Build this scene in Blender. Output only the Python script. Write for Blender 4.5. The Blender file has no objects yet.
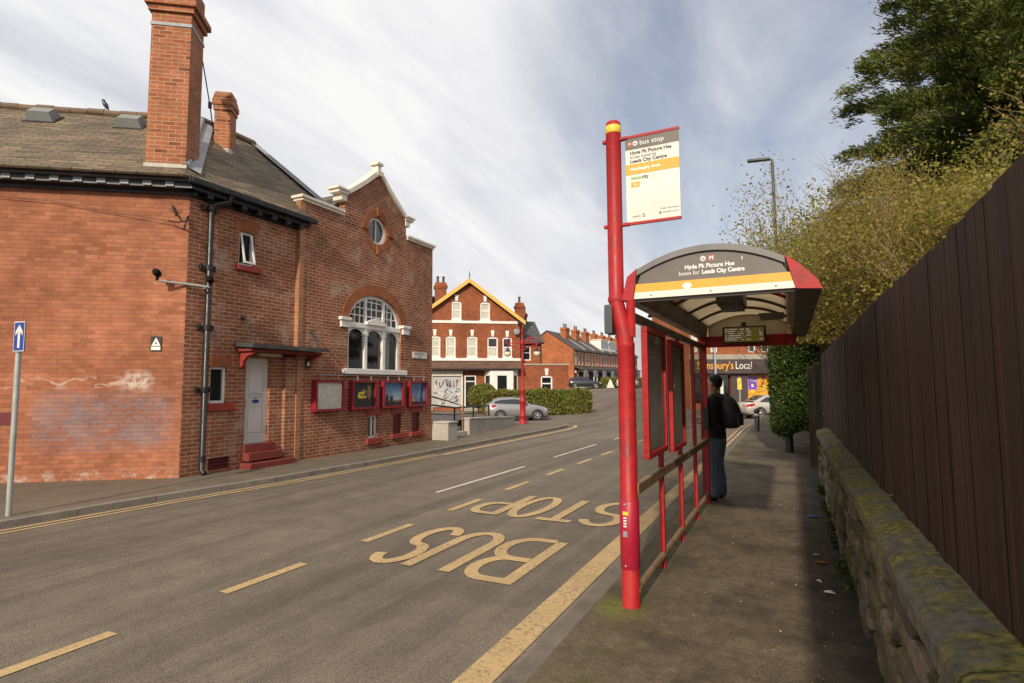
import bpy, bmesh, math, random
import numpy as np
from mathutils import Vector, Matrix
from mathutils.geometry import tessellate_polygon
random.seed(7); RNG = np.random.default_rng(7)
SC = bpy.context.scene; COL = SC.collection
pi = math.pi

# ------------------------------------------------------------------ node helpers
class NT:
    def __init__(s, nt):
        s.nt = nt; s.L = nt.links
    def n(s, t, **k):
        nd = s.nt.nodes.new('ShaderNode' + t)
        for a, b in k.items(): setattr(nd, a, b)
        return nd
    def set(s, sock, v):
        if isinstance(v, bpy.types.NodeSocket): s.L.new(v, sock)
        elif isinstance(v, (tuple, list)) and len(v) == 3 and sock.type == 'RGBA': sock.default_value = (*v, 1)
        else: sock.default_value = v
    def noise(s, vec, scale, detail=4, rough=.55, dist=0):
        nd = s.n('TexNoise'); s.set(nd.inputs['Vector'], vec)
        nd.inputs['Scale'].default_value = scale; nd.inputs['Detail'].default_value = detail
        nd.inputs['Roughness'].default_value = rough; nd.inputs['Distortion'].default_value = dist
        return nd.outputs['Fac']
    def ramp(s, fac, a, b, c0=0., c1=1.):
        nd = s.n('MapRange'); nd.clamp = True
        s.set(nd.inputs['Value'], fac)
        for i, v in ((1, a), (2, b), (3, c0), (4, c1)): nd.inputs[i].default_value = v
        return nd.outputs[0]
    def mix(s, fac, a, b, mode='MIX'):
        nd = s.n('Mix'); nd.data_type = 'RGBA'; nd.blend_type = mode
        s.set(nd.inputs[0], fac); s.set(nd.inputs[6], a); s.set(nd.inputs[7], b)
        return nd.outputs[2]
    def math(s, op, a, b=0.):
        nd = s.n('Math'); nd.operation = op
        s.set(nd.inputs[0], a); s.set(nd.inputs[1], b); return nd.outputs[0]
    def scale(s, vec, v):
        nd = s.n('Mapping'); s.set(nd.inputs[0], vec); nd.inputs['Scale'].default_value = v
        return nd.outputs[0]
    def sep(s, vec):
        nd = s.n('SeparateXYZ'); s.set(nd.inputs[0], vec); return nd.outputs
    def bump(s, h, strength=.3, dist=.01):
        nd = s.n('Bump'); nd.inputs['Strength'].default_value = strength
        nd.inputs['Distance'].default_value = dist; s.set(nd.inputs['Height'], h); return nd.outputs[0]

def newmat(name):
    m = bpy.data.materials.new(name); m.use_nodes = True
    t = NT(m.node_tree); b = m.node_tree.nodes['Principled BSDF']
    return m, t, b
def mottled(name, col, rough=.6, amt=.25, scale=6., metal=0., bump=.0, dirt=None, dirt_amt=.5, spec=.5, coat=0):
    """plain material with uneven tone; dirt = colour of grime patches"""
    m, t, b = newmat(name); tc = t.n('TexCoord').outputs['Object']
    n1 = t.noise(tc, scale, 5); n2 = t.noise(tc, scale * 7, 3)
    f = t.math('ADD', t.math('MULTIPLY', n1, .65), t.math('MULTIPLY', n2, .35))
    lo = tuple(c * (1 - amt) for c in col); hi = tuple(min(1, c * (1 + amt)) for c in col)
    c = t.mix(t.ramp(f, .32, .68), lo, hi)
    if dirt:
        d = t.ramp(t.noise(tc, scale * .6, 6, .65), .5, .72, 0, dirt_amt)
        c = t.mix(d, c, dirt)
    t.set(b.inputs['Base Color'], c); b.inputs['Metallic'].default_value = metal
    t.set(b.inputs['Roughness'], t.ramp(n1, .3, .7, max(0, rough - .1), min(1, rough + .1)))
    b.inputs['Specular IOR Level'].default_value = spec
    if coat: b.inputs['Coat Weight'].default_value = coat
    if bump: t.set(b.inputs['Normal'], t.bump(n2, bump, .01))
    return m
def brickmat(name, c1, c2, mortar, ms=.009, bw=.225, rh=.075, dark=.5, white=None, wthr=.6, graff=False, soot=None, sootthr=.58, cell=1.0):
    m, t, b = newmat(name); uv = t.n('TexCoord').outputs['UV']
    wob = t.n('VectorMath'); wob.operation = 'ADD'; t.L.new(uv, wob.inputs[0])
    nz = t.n('TexNoise'); t.L.new(uv, nz.inputs['Vector']); nz.inputs['Scale'].default_value = 9
    sc = t.n('VectorMath'); sc.operation = 'SCALE'; t.L.new(nz.outputs['Color'], sc.inputs[0]); sc.inputs['Scale'].default_value = .008
    t.L.new(sc.outputs[0], wob.inputs[1])
    br = t.n('TexBrick'); t.L.new(wob.outputs[0], br.inputs['Vector'])
    br.inputs['Scale'].default_value = 1; br.inputs['Brick Width'].default_value = bw; br.inputs['Row Height'].default_value = rh
    br.inputs['Mortar Size'].default_value = ms; br.inputs['Mortar Smooth'].default_value = .25
    br.inputs['Bias'].default_value = -.1
    t.set(br.inputs['Color1'], c1); t.set(br.inputs['Color2'], c2); t.set(br.inputs['Mortar'], mortar)
    # a second brick pattern drives dark, over-burnt single bricks
    b2 = t.n('TexBrick'); t.L.new(wob.outputs[0], b2.inputs['Vector'])
    b2.inputs['Scale'].default_value = 1; b2.inputs['Brick Width'].default_value = bw; b2.inputs['Row Height'].default_value = rh
    b2.inputs['Mortar Size'].default_value = ms; b2.inputs['Bias'].default_value = 0
    t.set(b2.inputs['Color1'], (1, 1, 1)); t.set(b2.inputs['Color2'], (0, 0, 0)); t.set(b2.inputs['Mortar'], (1, 1, 1))
    dk = t.math('MULTIPLY', t.ramp(b2.outputs['Color'], .3, .05), t.ramp(t.noise(uv, 1.1, 3), .45, .6))
    c = t.mix(t.math('MULTIPLY', dk, dark), br.outputs['Color'], tuple(x * .33 for x in c1))
    big = t.noise(uv, .55, 6, .6); mid = t.noise(uv, 3.2, 5, .6)
    c = t.mix(1, c, t.mix(t.ramp(big, .3, .7), (.72, .68, .66), (1.22, 1.2, 1.16)), 'MULTIPLY')
    c = t.mix(1, c, t.mix(t.ramp(mid, .25, .75), (.72, .70, .68), (1.20, 1.20, 1.18)), 'MULTIPLY')
    fine = t.noise(uv, 60, 3)
    c = t.mix(1, c, t.mix(t.ramp(fine, .3, .7), (.82, .82, .82), (1.14, 1.14, 1.14)), 'MULTIPLY')
    if soot: c = t.mix(t.ramp(t.noise(uv, .9, 8, .68), sootthr, sootthr + .16, 0, .7), c, soot)
    if white:
        w = t.ramp(t.noise(uv, 1.6, 8, .68), wthr, wthr + .16, 0, .55)
        c = t.mix(w, c, white)
    if graff:
        # old blue-grey spray paint and a pale scuffed band, in wall coordinates (metres)
        u, v, _ = t.sep(uv)
        def box(lo, hi, sft, x): return t.math('MULTIPLY', t.ramp(x, lo, lo + sft), t.ramp(x, hi, hi - sft))
        u0 = graff
        bx = t.math('MULTIPLY', box(u0 - 2.45, u0 - .05, .25, u), box(.42, 1.62, .3, v))
        wv = t.noise(t.scale(uv, (1.3, 1.7, 1)), 2.6, 3, .5, 2.2)
        st = t.math('MULTIPLY', t.ramp(t.math('ABSOLUTE', t.math('SUBTRACT', wv, .5)), .034, .014), bx)
        wv2 = t.noise(t.scale(uv, (1.1, 1.5, 1)), 3.4, 2, .5, 3.0)
        st = t.math('MAXIMUM', st, t.math('MULTIPLY', t.ramp(t.math('ABSOLUTE', t.math('SUBTRACT', wv2, .47)), .026, .01), bx))
        st = t.math('MULTIPLY', st, t.ramp(t.noise(uv, 30, 4), .40, .56))
        c = t.mix(t.math('MULTIPLY', st, .95), c, (.17, .20, .265))
        hz = t.math('MULTIPLY', bx, t.ramp(t.noise(uv, 2.2, 6, .6), .42, .60, 0, .42))
        c = t.mix(hz, c, (.215, .20, .225))
        bx2 = t.math('MULTIPLY', box(u0 - 1.05, u0 - .42, .2, u), box(1.5, 1.95, .16, v))
        c = t.mix(t.math('MULTIPLY', bx2, t.ramp(t.noise(uv, 7, 6, .7), .42, .55, 0, .85)), c, (.62, .52, .45))
        bx3 = t.math('MULTIPLY', box(u0 - 3.4, u0 - .4, .3, u), box(1.55, 1.85, .12, v))
        ln = t.ramp(t.math('ABSOLUTE', t.math('SUBTRACT', t.noise(uv, 1.3, 2, .5, 1.4), .5)), .03, .005)
        c = t.mix(t.math('MULTIPLY', t.math('MULTIPLY', bx3, ln), .6), c, (.58, .48, .42))
        bx4 = t.math('MULTIPLY', box(u0 - 4, u0 + .1, .2, u), box(-.3, .22, .14, v))
        c = t.mix(t.math('MULTIPLY', bx4, t.ramp(t.noise(uv, 5, 6, .7), .5, .64, 0, .75)), c, (.50, .44, .38))
    t.set(b.inputs['Base Color'], c); b.inputs['Roughness'].default_value = .85
    b.inputs['Specular IOR Level'].default_value = .25
    h = t.math('ADD', t.math('MULTIPLY', br.outputs['Fac'], -1.), t.math('MULTIPLY', fine, .5))
    t.set(b.inputs['Normal'], t.bump(h, .8, .010))
    return m
def slatemat(name, c1, c2, gap, bw=.28, rh=.13, moss=(.12, .10, .04)):
    m, t, b = newmat(name); uv = t.n('TexCoord').outputs['UV']
    nz = t.n('TexNoise'); t.L.new(uv, nz.inputs['Vector']); nz.inputs['Scale'].default_value = 6
    sc = t.n('VectorMath'); sc.operation = 'SCALE'; t.L.new(nz.outputs['Color'], sc.inputs[0]); sc.inputs['Scale'].default_value = .03
    wob = t.n('VectorMath'); wob.operation = 'ADD'; t.L.new(uv, wob.inputs[0]); t.L.new(sc.outputs[0], wob.inputs[1])
    br = t.n('TexBrick'); t.L.new(wob.outputs[0], br.inputs['Vector'])
    br.inputs['Scale'].default_value = 1; br.inputs['Brick Width'].default_value = bw; br.inputs['Row Height'].default_value = rh
    br.inputs['Mortar Size'].default_value = .009; br.inputs['Bias'].default_value = 0
    t.set(br.inputs['Color1'], c1); t.set(br.inputs['Color2'], c2); t.set(br.inputs['Mortar'], gap)
    c = t.mix(1, br.outputs['Color'], t.mix(t.ramp(t.noise(uv, 1.2, 6, .65), .3, .7), (.65, .65, .68), (1.3, 1.28, 1.2)), 'MULTIPLY')
    c = t.mix(1, c, t.mix(t.ramp(t.noise(t.scale(uv, (1.1, 21, 1)), 1, 4), .3, .7), (.55, .53, .5), (1.45, 1.42, 1.38)), 'MULTIPLY')
    c = t.mix(t.ramp(t.noise(uv, 2.1, 7, .7), .52, .7, 0, .6), c, moss)
    t.set(b.inputs['Base Color'], c); b.inputs['Roughness'].default_value = .75
    t.set(b.inputs['Normal'], t.bump(t.math('MULTIPLY', br.outputs['Fac'], -1.), .7, .02))
    return m
def glassmat(name, tint=(.9, .93, .92), dirt=.12, gloss=.9):
    m, t, b = newmat(name); nt = m.node_tree; out = nt.nodes['Material Output']; nt.nodes.remove(b)
    tr = t.n('BsdfTransparent'); tr.inputs[0].default_value = (*tint, 1)
    gl = t.n('BsdfGlossy'); gl.inputs['Roughness'].default_value = .03
    df = t.n('BsdfDiffuse'); df.inputs[0].default_value = (.42, .39, .33, 1)
    fr = t.n('Fresnel'); fr.inputs[0].default_value = 1.45
    m1 = t.n('MixShader'); t.L.new(t.math('MULTIPLY', fr.outputs[0], gloss), m1.inputs[0]); t.L.new(tr.outputs[0], m1.inputs[1]); t.L.new(gl.outputs[0], m1.inputs[2])
    m2 = t.n('MixShader'); tc = t.n('TexCoord').outputs['Object']
    t.L.new(t.ramp(t.noise(tc, 3.5, 7, .65), .35, .75, dirt * .3, dirt * 1.8), m2.inputs[0])
    t.L.new(m1.outputs[0], m2.inputs[1]); t.L.new(df.outputs[0], m2.inputs[2]); t.L.new(m2.outputs[0], out.inputs[0])
    return m
def leafmat(name, lo, hi, lo2=None, transl=.3, rough=.55):
    m, t, b = newmat(name); nt = m.node_tree; out = nt.nodes['Material Output']
    geo = t.n('NewGeometry'); tc = t.n('TexCoord').outputs['Object']
    c = t.mix(geo.outputs['Random Per Island'], lo, hi)
    c = t.mix(t.ramp(t.noise(tc, .7, 4), .38, .62, 0, .75), c, lo2 if lo2 else tuple(x * .7 for x in lo))
    t.set(b.inputs['Base Color'], c); b.inputs['Roughness'].default_value = rough; b.inputs['Specular IOR Level'].default_value = .3
    tl = t.n('BsdfTranslucent'); t.set(tl.inputs[0], c)
    mx = t.n('MixShader'); mx.inputs[0].default_value = transl
    t.L.new(b.outputs[0], mx.inputs[1]); t.L.new(tl.outputs[0], mx.inputs[2]); t.L.new(mx.outputs[0], out.inputs[0])
    return m
def emitmat(name, col, s):
    m, t, b = newmat(name); b.inputs['Base Color'].default_value = (.02, .02, .02, 1)
    b.inputs['Emission Color'].default_value = (*col, 1); b.inputs['Emission Strength'].default_value = s
    return m

M = {}
M['brick_side'] = brickmat('brick_side', (.42, .165, .090), (.33, .118, .062), (.29, .155, .10), ms=.006, dark=.4, graff=-4.06, soot=(.17, .07, .042), sootthr=.575)
M['brick_front'] = brickmat('brick_front', (.355, .122, .064), (.285, .094, .050), (.46, .335, .245), ms=.010, dark=.5, white=(.46, .36, .29), wthr=.53)
M['brick_quoin'] = brickmat('brick_quoin', (.44, .20, .10), (.38, .16, .08), (.45, .36, .27), ms=.007, dark=.1)
M['brick_arch'] = brickmat('brick_arch', (.37, .125, .048), (.31, .10, .040), (.34, .19, .11), ms=.006, dark=.15, bw=.24, rh=.075)
M['brick_chimney'] = brickmat('brick_chimney', (.42, .15, .07), (.34, .11, .05), (.46, .34, .24), ms=.008, dark=1.0)
M['brick_house'] = brickmat('brick_house', (.34, .108, .048), (.29, .09, .04), (.32, .15, .09), ms=.004, dark=.2)
M['brick_terrace'] = brickmat('brick_terrace', (.44, .15, .06), (.38, .125, .05), (.34, .18, .10), ms=.004, dark=.25)
M['slate'] = slatemat('slate', (.20, .150, .092), (.105, .080, .052), (.026, .021, .016), bw=.34, rh=.10, moss=(.15, .105, .04))
M['slate_grey'] = slatemat('slate_grey', (.095, .095, .10), (.07, .07, .075), (.03, .03, .03), moss=(.07, .07, .06))
M['tile_pent'] = slatemat('tile_pent', (.17, .085, .055), (.11, .065, .05), (.05, .03, .025), bw=.2, rh=.2)
M['white'] = mottled('white_paint', (.78, .76, .72), .5, .08, 3, dirt=(.50, .45, .38), dirt_amt=.3)
M['cream'] = mottled('cream_paint', (.72, .66, .55), .6, .1, 4, dirt=(.4, .34, .26), dirt_amt=.4)
M['gold'] = mottled('yellow_ochre_paint', (.70, .44, .10), .5, .08, 2)
M['door_grey'] = mottled('pale_grey_door_paint', (.62, .59, .56), .45, .06, 2, dirt=(.4, .36, .32), dirt_amt=.25)
M['red'] = mottled('red_gloss_paint', (.37, .012, .014), .5, .22, 9, dirt=(.20, .022, .018), dirt_amt=.75, spec=.4, bump=.12)
M['red_sleeve'] = mottled('crimson_sleeve_paint', (.38, .010, .035), .48, .15, 5, dirt=(.25, .02, .03), dirt_amt=.4)
M['red_dull'] = mottled('dull_red_paint', (.30, .035, .025), .6, .18, 5, dirt=(.14, .03, .02), dirt_amt=.5)
M['step_and_shaded_red'] = mottled('worn_step_and_shaded_red_paint', (.20, .030, .022), .7, .2, 5, dirt=(.10, .05, .035), dirt_amt=.6)
M['case_red'] = mottled('dark_crimson_case_paint', (.24, .010, .020), .45, .2, 6)
M['maroon'] = mottled('maroon_paint', (.13, .012, .016), .5, .2, 8)
M['black'] = mottled('black_paint', (.016, .016, .017), .4, .3, 6, dirt=(.05, .045, .04), dirt_amt=.4)
M['matt_black'] = mottled('matt_black_casing', (.012, .012, .012), .95, .2, 6, spec=.1)
M['iron_grey'] = mottled('weathered_gutter_paint', (.055, .055, .055), .5, .3, 5, dirt=(.16, .15, .13), dirt_amt=.5)
M['lead'] = mottled('lead_flashing', (.26, .27, .29), .55, .18, 5, dirt=(.42, .42, .42), dirt_amt=.5)
M['pale_lead'] = mottled('mortar_smeared_flashing', (.50, .47, .42), .75, .2, 6, dirt=(.30, .28, .25), dirt_amt=.5)
M['vent_grey'] = mottled('grey_roof_vent', (.20, .21, .20), .55, .12, 4, dirt=(.10, .10, .09), dirt_amt=.4)
M['render_pale'] = mottled('pale_cement_render', (.43, .40, .35), .85, .18, 4, dirt=(.22, .19, .14), dirt_amt=.5, bump=.3)
M['steel'] = mottled('galvanised_steel', (.42, .43, .41), .45, .12, 8, metal=.3)
M['lamp_grey'] = mottled('dark_grey_column_paint', (.06, .062, .066), .5, .2, 5)
M['brass'] = mottled('worn_brass_rail', (.26, .17, .085), .5, .3, 7, dirt=(.09, .06, .03), dirt_amt=.6, metal=.2)
M['sign_blue'] = mottled('blue_sign_sheet', (.012, .045, .26), .4, .05, 3)
M['sign_white'] = mottled('white_sign_sheet', (.70, .67, .60), .4, .05, 3, dirt=(.50, .46, .38), dirt_amt=.6)
M['sign_grey'] = mottled('warm_grey_sign_sheet', (.130, .112, .095), .45, .08, 3)
M['sign_amber'] = mottled('amber_sign_sheet', (.70, .36, .035), .45, .06, 3)
M['listing_ink'] = mottled('grey_print_ink', (.34, .33, .31), .5, .05, 3)
M['letter_white'] = mottled('white_lettering', (.8, .78, .74), .5, .03, 3)
M['letter_dark'] = mottled('dark_lettering', (.05, .045, .04), .5, .05, 3)
M['letter_green'] = mottled('green_lettering', (.18, .42, .06), .5, .05, 3)
M['logo_red'] = mottled('logo_red_sheet', (.55, .06, .05), .5, .05, 3)
M['sticker_yellow'] = mottled('yellow_sticker', (.75, .55, .05), .5, .05, 3)
M['glass_dark'] = mottled('dark_window_glass', (.015, .018, .02), .06, .3, 1.0, spec=.9)
M['glass_curtain'] = mottled('net_curtain_behind_glass', (.52, .52, .42), .12, .22, 2.2, spec=.8)
M['glass_shelter'] = glassmat('scratched_shelter_glazing', (.93, .94, .92), .10)
M['glass_clear'] = glassmat('clear_window_glass', (.9, .92, .92), .03, 1.0)
M['roof_acrylic'] = mottled('cream_roof_panel', (.74, .66, .52), .35, .12, 2.5, dirt=(.42, .34, .24), dirt_amt=.5)
def _translucent(m, k):
    nt = m.node_tree; t = NT(nt); b = nt.nodes['Principled BSDF']; out = nt.nodes['Material Output']; tl = t.n('BsdfTranslucent'); t.L.new(b.inputs['Base Color'].links[0].from_socket, tl.inputs[0]); mx = t.n('MixShader'); mx.inputs[0].default_value = k
    t.L.new(b.outputs[0], mx.inputs[1]); t.L.new(tl.outputs[0], mx.inputs[2]); t.L.new(mx.outputs[0], out.inputs[0])
_translucent(M['roof_acrylic'], .6)
M['shelter_brown'] = mottled('dark_brown_gutter', (.055, .028, .022), .4, .25, 4)
M['shelter_grey'] = mottled('grey_roof_rim', (.16, .15, .14), .45, .2, 5)
M['rubber'] = mottled('black_rubber', (.02, .02, .02), .8, .2, 9)
M['alloy'] = mottled('alloy_rim', (.45, .45, .46), .3, .1, 9, metal=.7)
M['plastic'] = mottled('dark_plastic', (.025, .025, .027), .55, .2, 9)
M['globe'] = mottled('opal_globe_glass', (.72, .62, .42), .25, .06, 6)
M['ridge_clay'] = mottled('weathered_clay_ridge', (.16, .105, .065), .85, .3, 4, dirt=(.08, .06, .04), dirt_amt=.6)
M['bark'] = mottled('bark', (.085, .065, .045), .9, .35, 12, bump=.5)
M['twig'] = mottled('dry_twig_bark', (.30, .20, .115), .85, .3, 3)
M['bare_twig'] = mottled('grey_bare_twig', (.13, .105, .085), .85, .3, 3)
M['skin'] = mottled('skin', (.46, .24, .16), .5, .08, 12)
M['lip'] = mottled('lip', (.36, .13, .10), .5, .05, 9)
M['hair'] = mottled('black_hair', (.012, .010, .009), .5, .3, 20)
M['black_cloth'] = mottled('black_cloth', (.012, .012, .014), .8, .3, 14, bump=.3)
M['denim'] = mottled('blue_denim', (.10, .155, .24), .85, .35, 7, dirt=(.20, .26, .34), dirt_amt=.5, bump=.3)
M['bag_cloth'] = mottled('black_nylon_bag', (.016, .017, .018), .6, .3, 10, bump=.3)
M['fascia_brown'] = mottled('dark_brown_shop_fascia', (.075, .055, .055), .5, .08, 1)
M['orange_letter'] = mottled('orange_shop_letters', (.85, .36, .02), .4, .04, 2)
M['stone_band'] = mottled('grey_stone_band', (.36, .32, .26), .85, .15, 3)
M['leaf_bush'] = leafmat('clipped_evergreen_leaf', (.024, .052, .008), (.105, .145, .026), (.020, .036, .006), .22, .4)
M['leaf_hedge'] = leafmat('garden_hedge_leaf', (.10, .14, .02), (.28, .30, .065), (.22, .17, .05), .35)
M['leaf_shrub'] = leafmat('yellow_green_shrub_leaf', (.12, .13, .018), (.38, .34, .055), (.25, .17, .045), .4)
M['leaf_conifer'] = leafmat('conifer_spray', (.040, .068, .013), (.28, .30, .065), (.040, .062, .014), .25)
M['leaf_dry'] = leafmat('dead_leaf', (.12, .085, .05), (.30, .25, .19), (.16, .12, .08), .1)

def asphalt(name, base, streak, moss=False, kind='road'):
    m, t, b = newmat(name); tc = t.n('TexCoord').outputs['Object']
    ag = t.n('TexVoronoi'); t.L.new(tc, ag.inputs['Vector']); ag.inputs['Scale'].default_value = 95
    sp = t.n('TexNoise'); t.L.new(tc, sp.inputs['Vector']); sp.inputs['Scale'].default_value = 170; sp.inputs['Detail'].default_value = 2
    big = t.noise(tc, .35, 7, .62); mid = t.noise(tc, 2.4, 6, .65)
    c = t.mix(t.ramp(big, .3, .7), tuple(x * .84 for x in base), tuple(x * 1.14 for x in base))
    c = t.mix(1, c, t.mix(t.ramp(mid, .3, .7), (.83, .83, .83), (1.15, 1.14, 1.12)), 'MULTIPLY')
    c = t.mix(1, c, t.mix(t.ramp(sp.outputs['Fac'], .35, .65), (.6, .6, .6), (1.45, 1.43, 1.4)), 'MULTIPLY')
    if streak:   # worn wheel tracks along the road
        st = t.noise(t.scale(tc, (1.5, .05, 1)), 1.0, 5, .6)
        c = t.mix(1, c, t.mix(t.ramp(st, .35, .65), (.74, .73, .72), (1.14, 1.13, 1.12)), 'MULTIPLY')
        st2 = t.noise(t.scale(tc, (7, .10, 1)), 1.0, 4, .6)
        c = t.mix(1, c, t.mix(t.ramp(st2, .4, .6), (.90, .90, .90), (1.06, 1.06, 1.06)), 'MULTIPLY')
        cr = t.n('TexVoronoi'); cr.feature = 'DISTANCE_TO_EDGE'; t.L.new(t.scale(tc, (.5, .22, 1)), cr.inputs['Vector']); cr.inputs['Scale'].default_value = 1.3
        c = t.mix(t.math('MULTIPLY', t.ramp(cr.outputs['Distance'], .004, .001, 0, .3), t.ramp(t.noise(tc, .5, 3), .55, .65)), c, (.05, .045, .04))
        pv = t.n('TexVoronoi'); pv.distance = 'CHEBYCHEV'; t.L.new(t.scale(tc, (.22, .09, 1)), pv.inputs['Vector']); pv.inputs['Scale'].default_value = 1
        c = t.mix(1, c, t.mix(t.sep(pv.outputs['Color'])[0], (.88, .88, .88), (1.09, 1.085, 1.08)), 'MULTIPLY')
        c = t.mix(t.ramp(t.noise(tc, 1.3, 6, .7), .60, .72, 0, .35), c, (.07, .06, .05))
    if moss:
        c = t.mix(1, c, t.mix(t.ramp(t.noise(tc, 11, 6, .7), .3, .7), (.68, .66, .62), (1.28, 1.27, 1.24)), 'MULTIPLY')
        c = t.mix(1, c, t.mix(t.ramp(t.noise(tc, 48, 3, .6), .35, .65), (.75, .75, .75), (1.25, 1.25, 1.25)), 'MULTIPLY')
        c = t.mix(t.ramp(t.noise(tc, 1.5, 8, .7), .46, .66, 0, .75), c, (.036, .027, .016))
        c = t.mix(t.ramp(t.noise(tc, .8, 5, .6), .52, .7, 0, .5), c, (.17, .135, .09))
        x, y, _ = t.sep(tc)
        gum = t.n('TexVoronoi'); t.L.new(tc, gum.inputs['Vector']); gum.inputs['Scale'].default_value = 4.2
        c = t.mix(t.ramp(gum.outputs['Distance'], .05, .03, 0, .35), c, (.20, .18, .15))
        g2 = t.n('TexVoronoi'); t.L.new(tc, g2.inputs['Vector']); g2.inputs['Scale'].default_value = 9.5
        c = t.mix(t.ramp(g2.outputs['Distance'], .07, .04, 0, .35), c, (.27, .24, .20))
        # darker along the wall foot; moss and dirt at the foot of the shelter posts
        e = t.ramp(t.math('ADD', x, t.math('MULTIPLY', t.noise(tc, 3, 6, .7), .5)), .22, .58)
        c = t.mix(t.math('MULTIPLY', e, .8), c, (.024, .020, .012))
        d1 = t.math('ABSOLUTE', t.math('ADD', x, 1.12))
        ms = t.math('MULTIPLY', t.ramp(d1, .26, .0), t.ramp(t.noise(tc, 5, 6, .7), .42, .62))
        c = t.mix(t.math('MULTIPLY', ms, .7), c, (.075, .070, .016))
        dv = t.n('VectorMath'); dv.operation = 'DISTANCE'; t.L.new(tc, dv.inputs[0]); dv.inputs[1].default_value = (-1.19, 4.16, 0)
        ms = t.math('MULTIPLY', t.ramp(dv.outputs['Value'], .30, .06), t.ramp(t.noise(tc, 14, 6, .7), .36, .56))
        c = t.mix(t.math('MULTIPLY', ms, .85), c, (.15, .16, .018))
    t.set(b.inputs['Base Color'], c)
    t.set(b.inputs['Roughness'], t.ramp(mid, .3, .7, .75, .95)); b.inputs['Specular IOR Level'].default_value = .3
    t.set(b.inputs['Normal'], t.bump(ag.outputs['Distance'], .45, .006))
    return m
M['road'] = asphalt('worn_road_asphalt', (.168, .141, .111), True)
M['pavement'] = asphalt('left_pavement_asphalt', (.15, .122, .090), False)
M['pavement_moss'] = asphalt('mossy_footpath_asphalt', (.125, .099, .069), False, True)
M['kerb_dark'] = mottled('dark_kerb_stone', (.15, .125, .095), .9, .25, 5, dirt=(.07, .06, .045), dirt_amt=.7, bump=.3)
M['kerb'] = mottled('kerb_stone', (.22, .19, .155), .9, .25, 5, dirt=(.10, .085, .07), dirt_amt=.6, bump=.3)
def linemat(name, col, wear=.5):
    m, t, b = newmat(name); tc = t.n('TexCoord').outputs['Object']
    w = t.ramp(t.noise(tc, 26, 6, .75), .50, .62, 0, wear); w2 = t.ramp(t.noise(tc, 1.7, 5, .6), .35, .7)
    c = t.mix(w2, tuple(x * .82 for x in col), tuple(x * 1.06 for x in col))
    c = t.mix(t.math('MULTIPLY', w, t.ramp(t.noise(tc, 3, 4), .3, .6)), c, (.13, .11, .09))
    c = t.mix(1, c, t.mix(t.ramp(t.noise(tc, 150, 2), .35, .65), (.78, .78, .78), (1.12, 1.12, 1.12)), 'MULTIPLY')
    t.set(b.inputs['Base Color'], c); b.inputs['Roughness'].default_value = .8; return m
M['yellow_line'] = linemat('faded_yellow_road_paint', (.56, .385, .175), .85)
M['white_line'] = linemat('white_road_paint', (.66, .60, .50), .6)
def stonewall():
    m, t, b = newmat('coursed_gritstone'); uv = t.n('TexCoord').outputs['UV']
    nz = t.n('TexNoise'); t.L.new(uv, nz.inputs['Vector']); nz.inputs['Scale'].default_value = 4; nz.inputs['Detail'].default_value = 5
    sc = t.n('VectorMath'); sc.operation = 'SCALE'; t.L.new(nz.outputs['Color'], sc.inputs[0]); sc.inputs['Scale'].default_value = .035
    wob = t.n('VectorMath'); wob.operation = 'ADD'; t.L.new(uv, wob.inputs[0]); t.L.new(sc.outputs[0], wob.inputs[1])
    tc = t.n('TexCoord').outputs['Object']; geo = t.n('NewGeometry').outputs['Random Per Island']
    n1 = t.noise(tc, 14, 8, .72); n2 = t.noise(tc, 2.4, 8, .7); n3 = t.noise(tc, 60, 4, .6)
    c = t.mix(geo, (.080, .064, .044), (.27, .215, .145))
    c = t.mix(1, c, t.mix(t.ramp(n1, .3, .7), (.35, .35, .35), (1.5, 1.46, 1.4)), 'MULTIPLY')
    c = t.mix(t.ramp(n2, .46, .60, 0, .85), c, t.mix(t.ramp(n3, .35, .65), (.04, .038, .009), (.20, .18, .032)))
    t.set(b.inputs['Base Color'], c); b.inputs['Roughness'].default_value = .95
    t.set(b.inputs['Normal'], t.bump(t.math('ADD', n1, t.math('MULTIPLY', n3, .3)), 1., .03))
    return m
M['stone'] = stonewall()
def copemat():
    m, t, b = newmat('mossy_coping_stone'); tc = t.n('TexCoord').outputs['Object']
    n1 = t.noise(tc, 16, 8, .75); n2 = t.noise(tc, 3.4, 8, .72)
    c = t.mix(t.ramp(n1, .3, .7), (.065, .056, .043), (.23, .20, .16))
    c = t.mix(t.ramp(n2, .43, .55, 0, .92), c, t.mix(t.ramp(t.noise(tc, 30, 4), .35, .65), (.06, .055, .010), (.31, .27, .045)))
    t.set(b.inputs['Base Color'], c); b.inputs['Roughness'].default_value = .95
    t.set(b.inputs['Normal'], t.bump(n1, 1., .025)); return m
M['coping'] = copemat()
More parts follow.
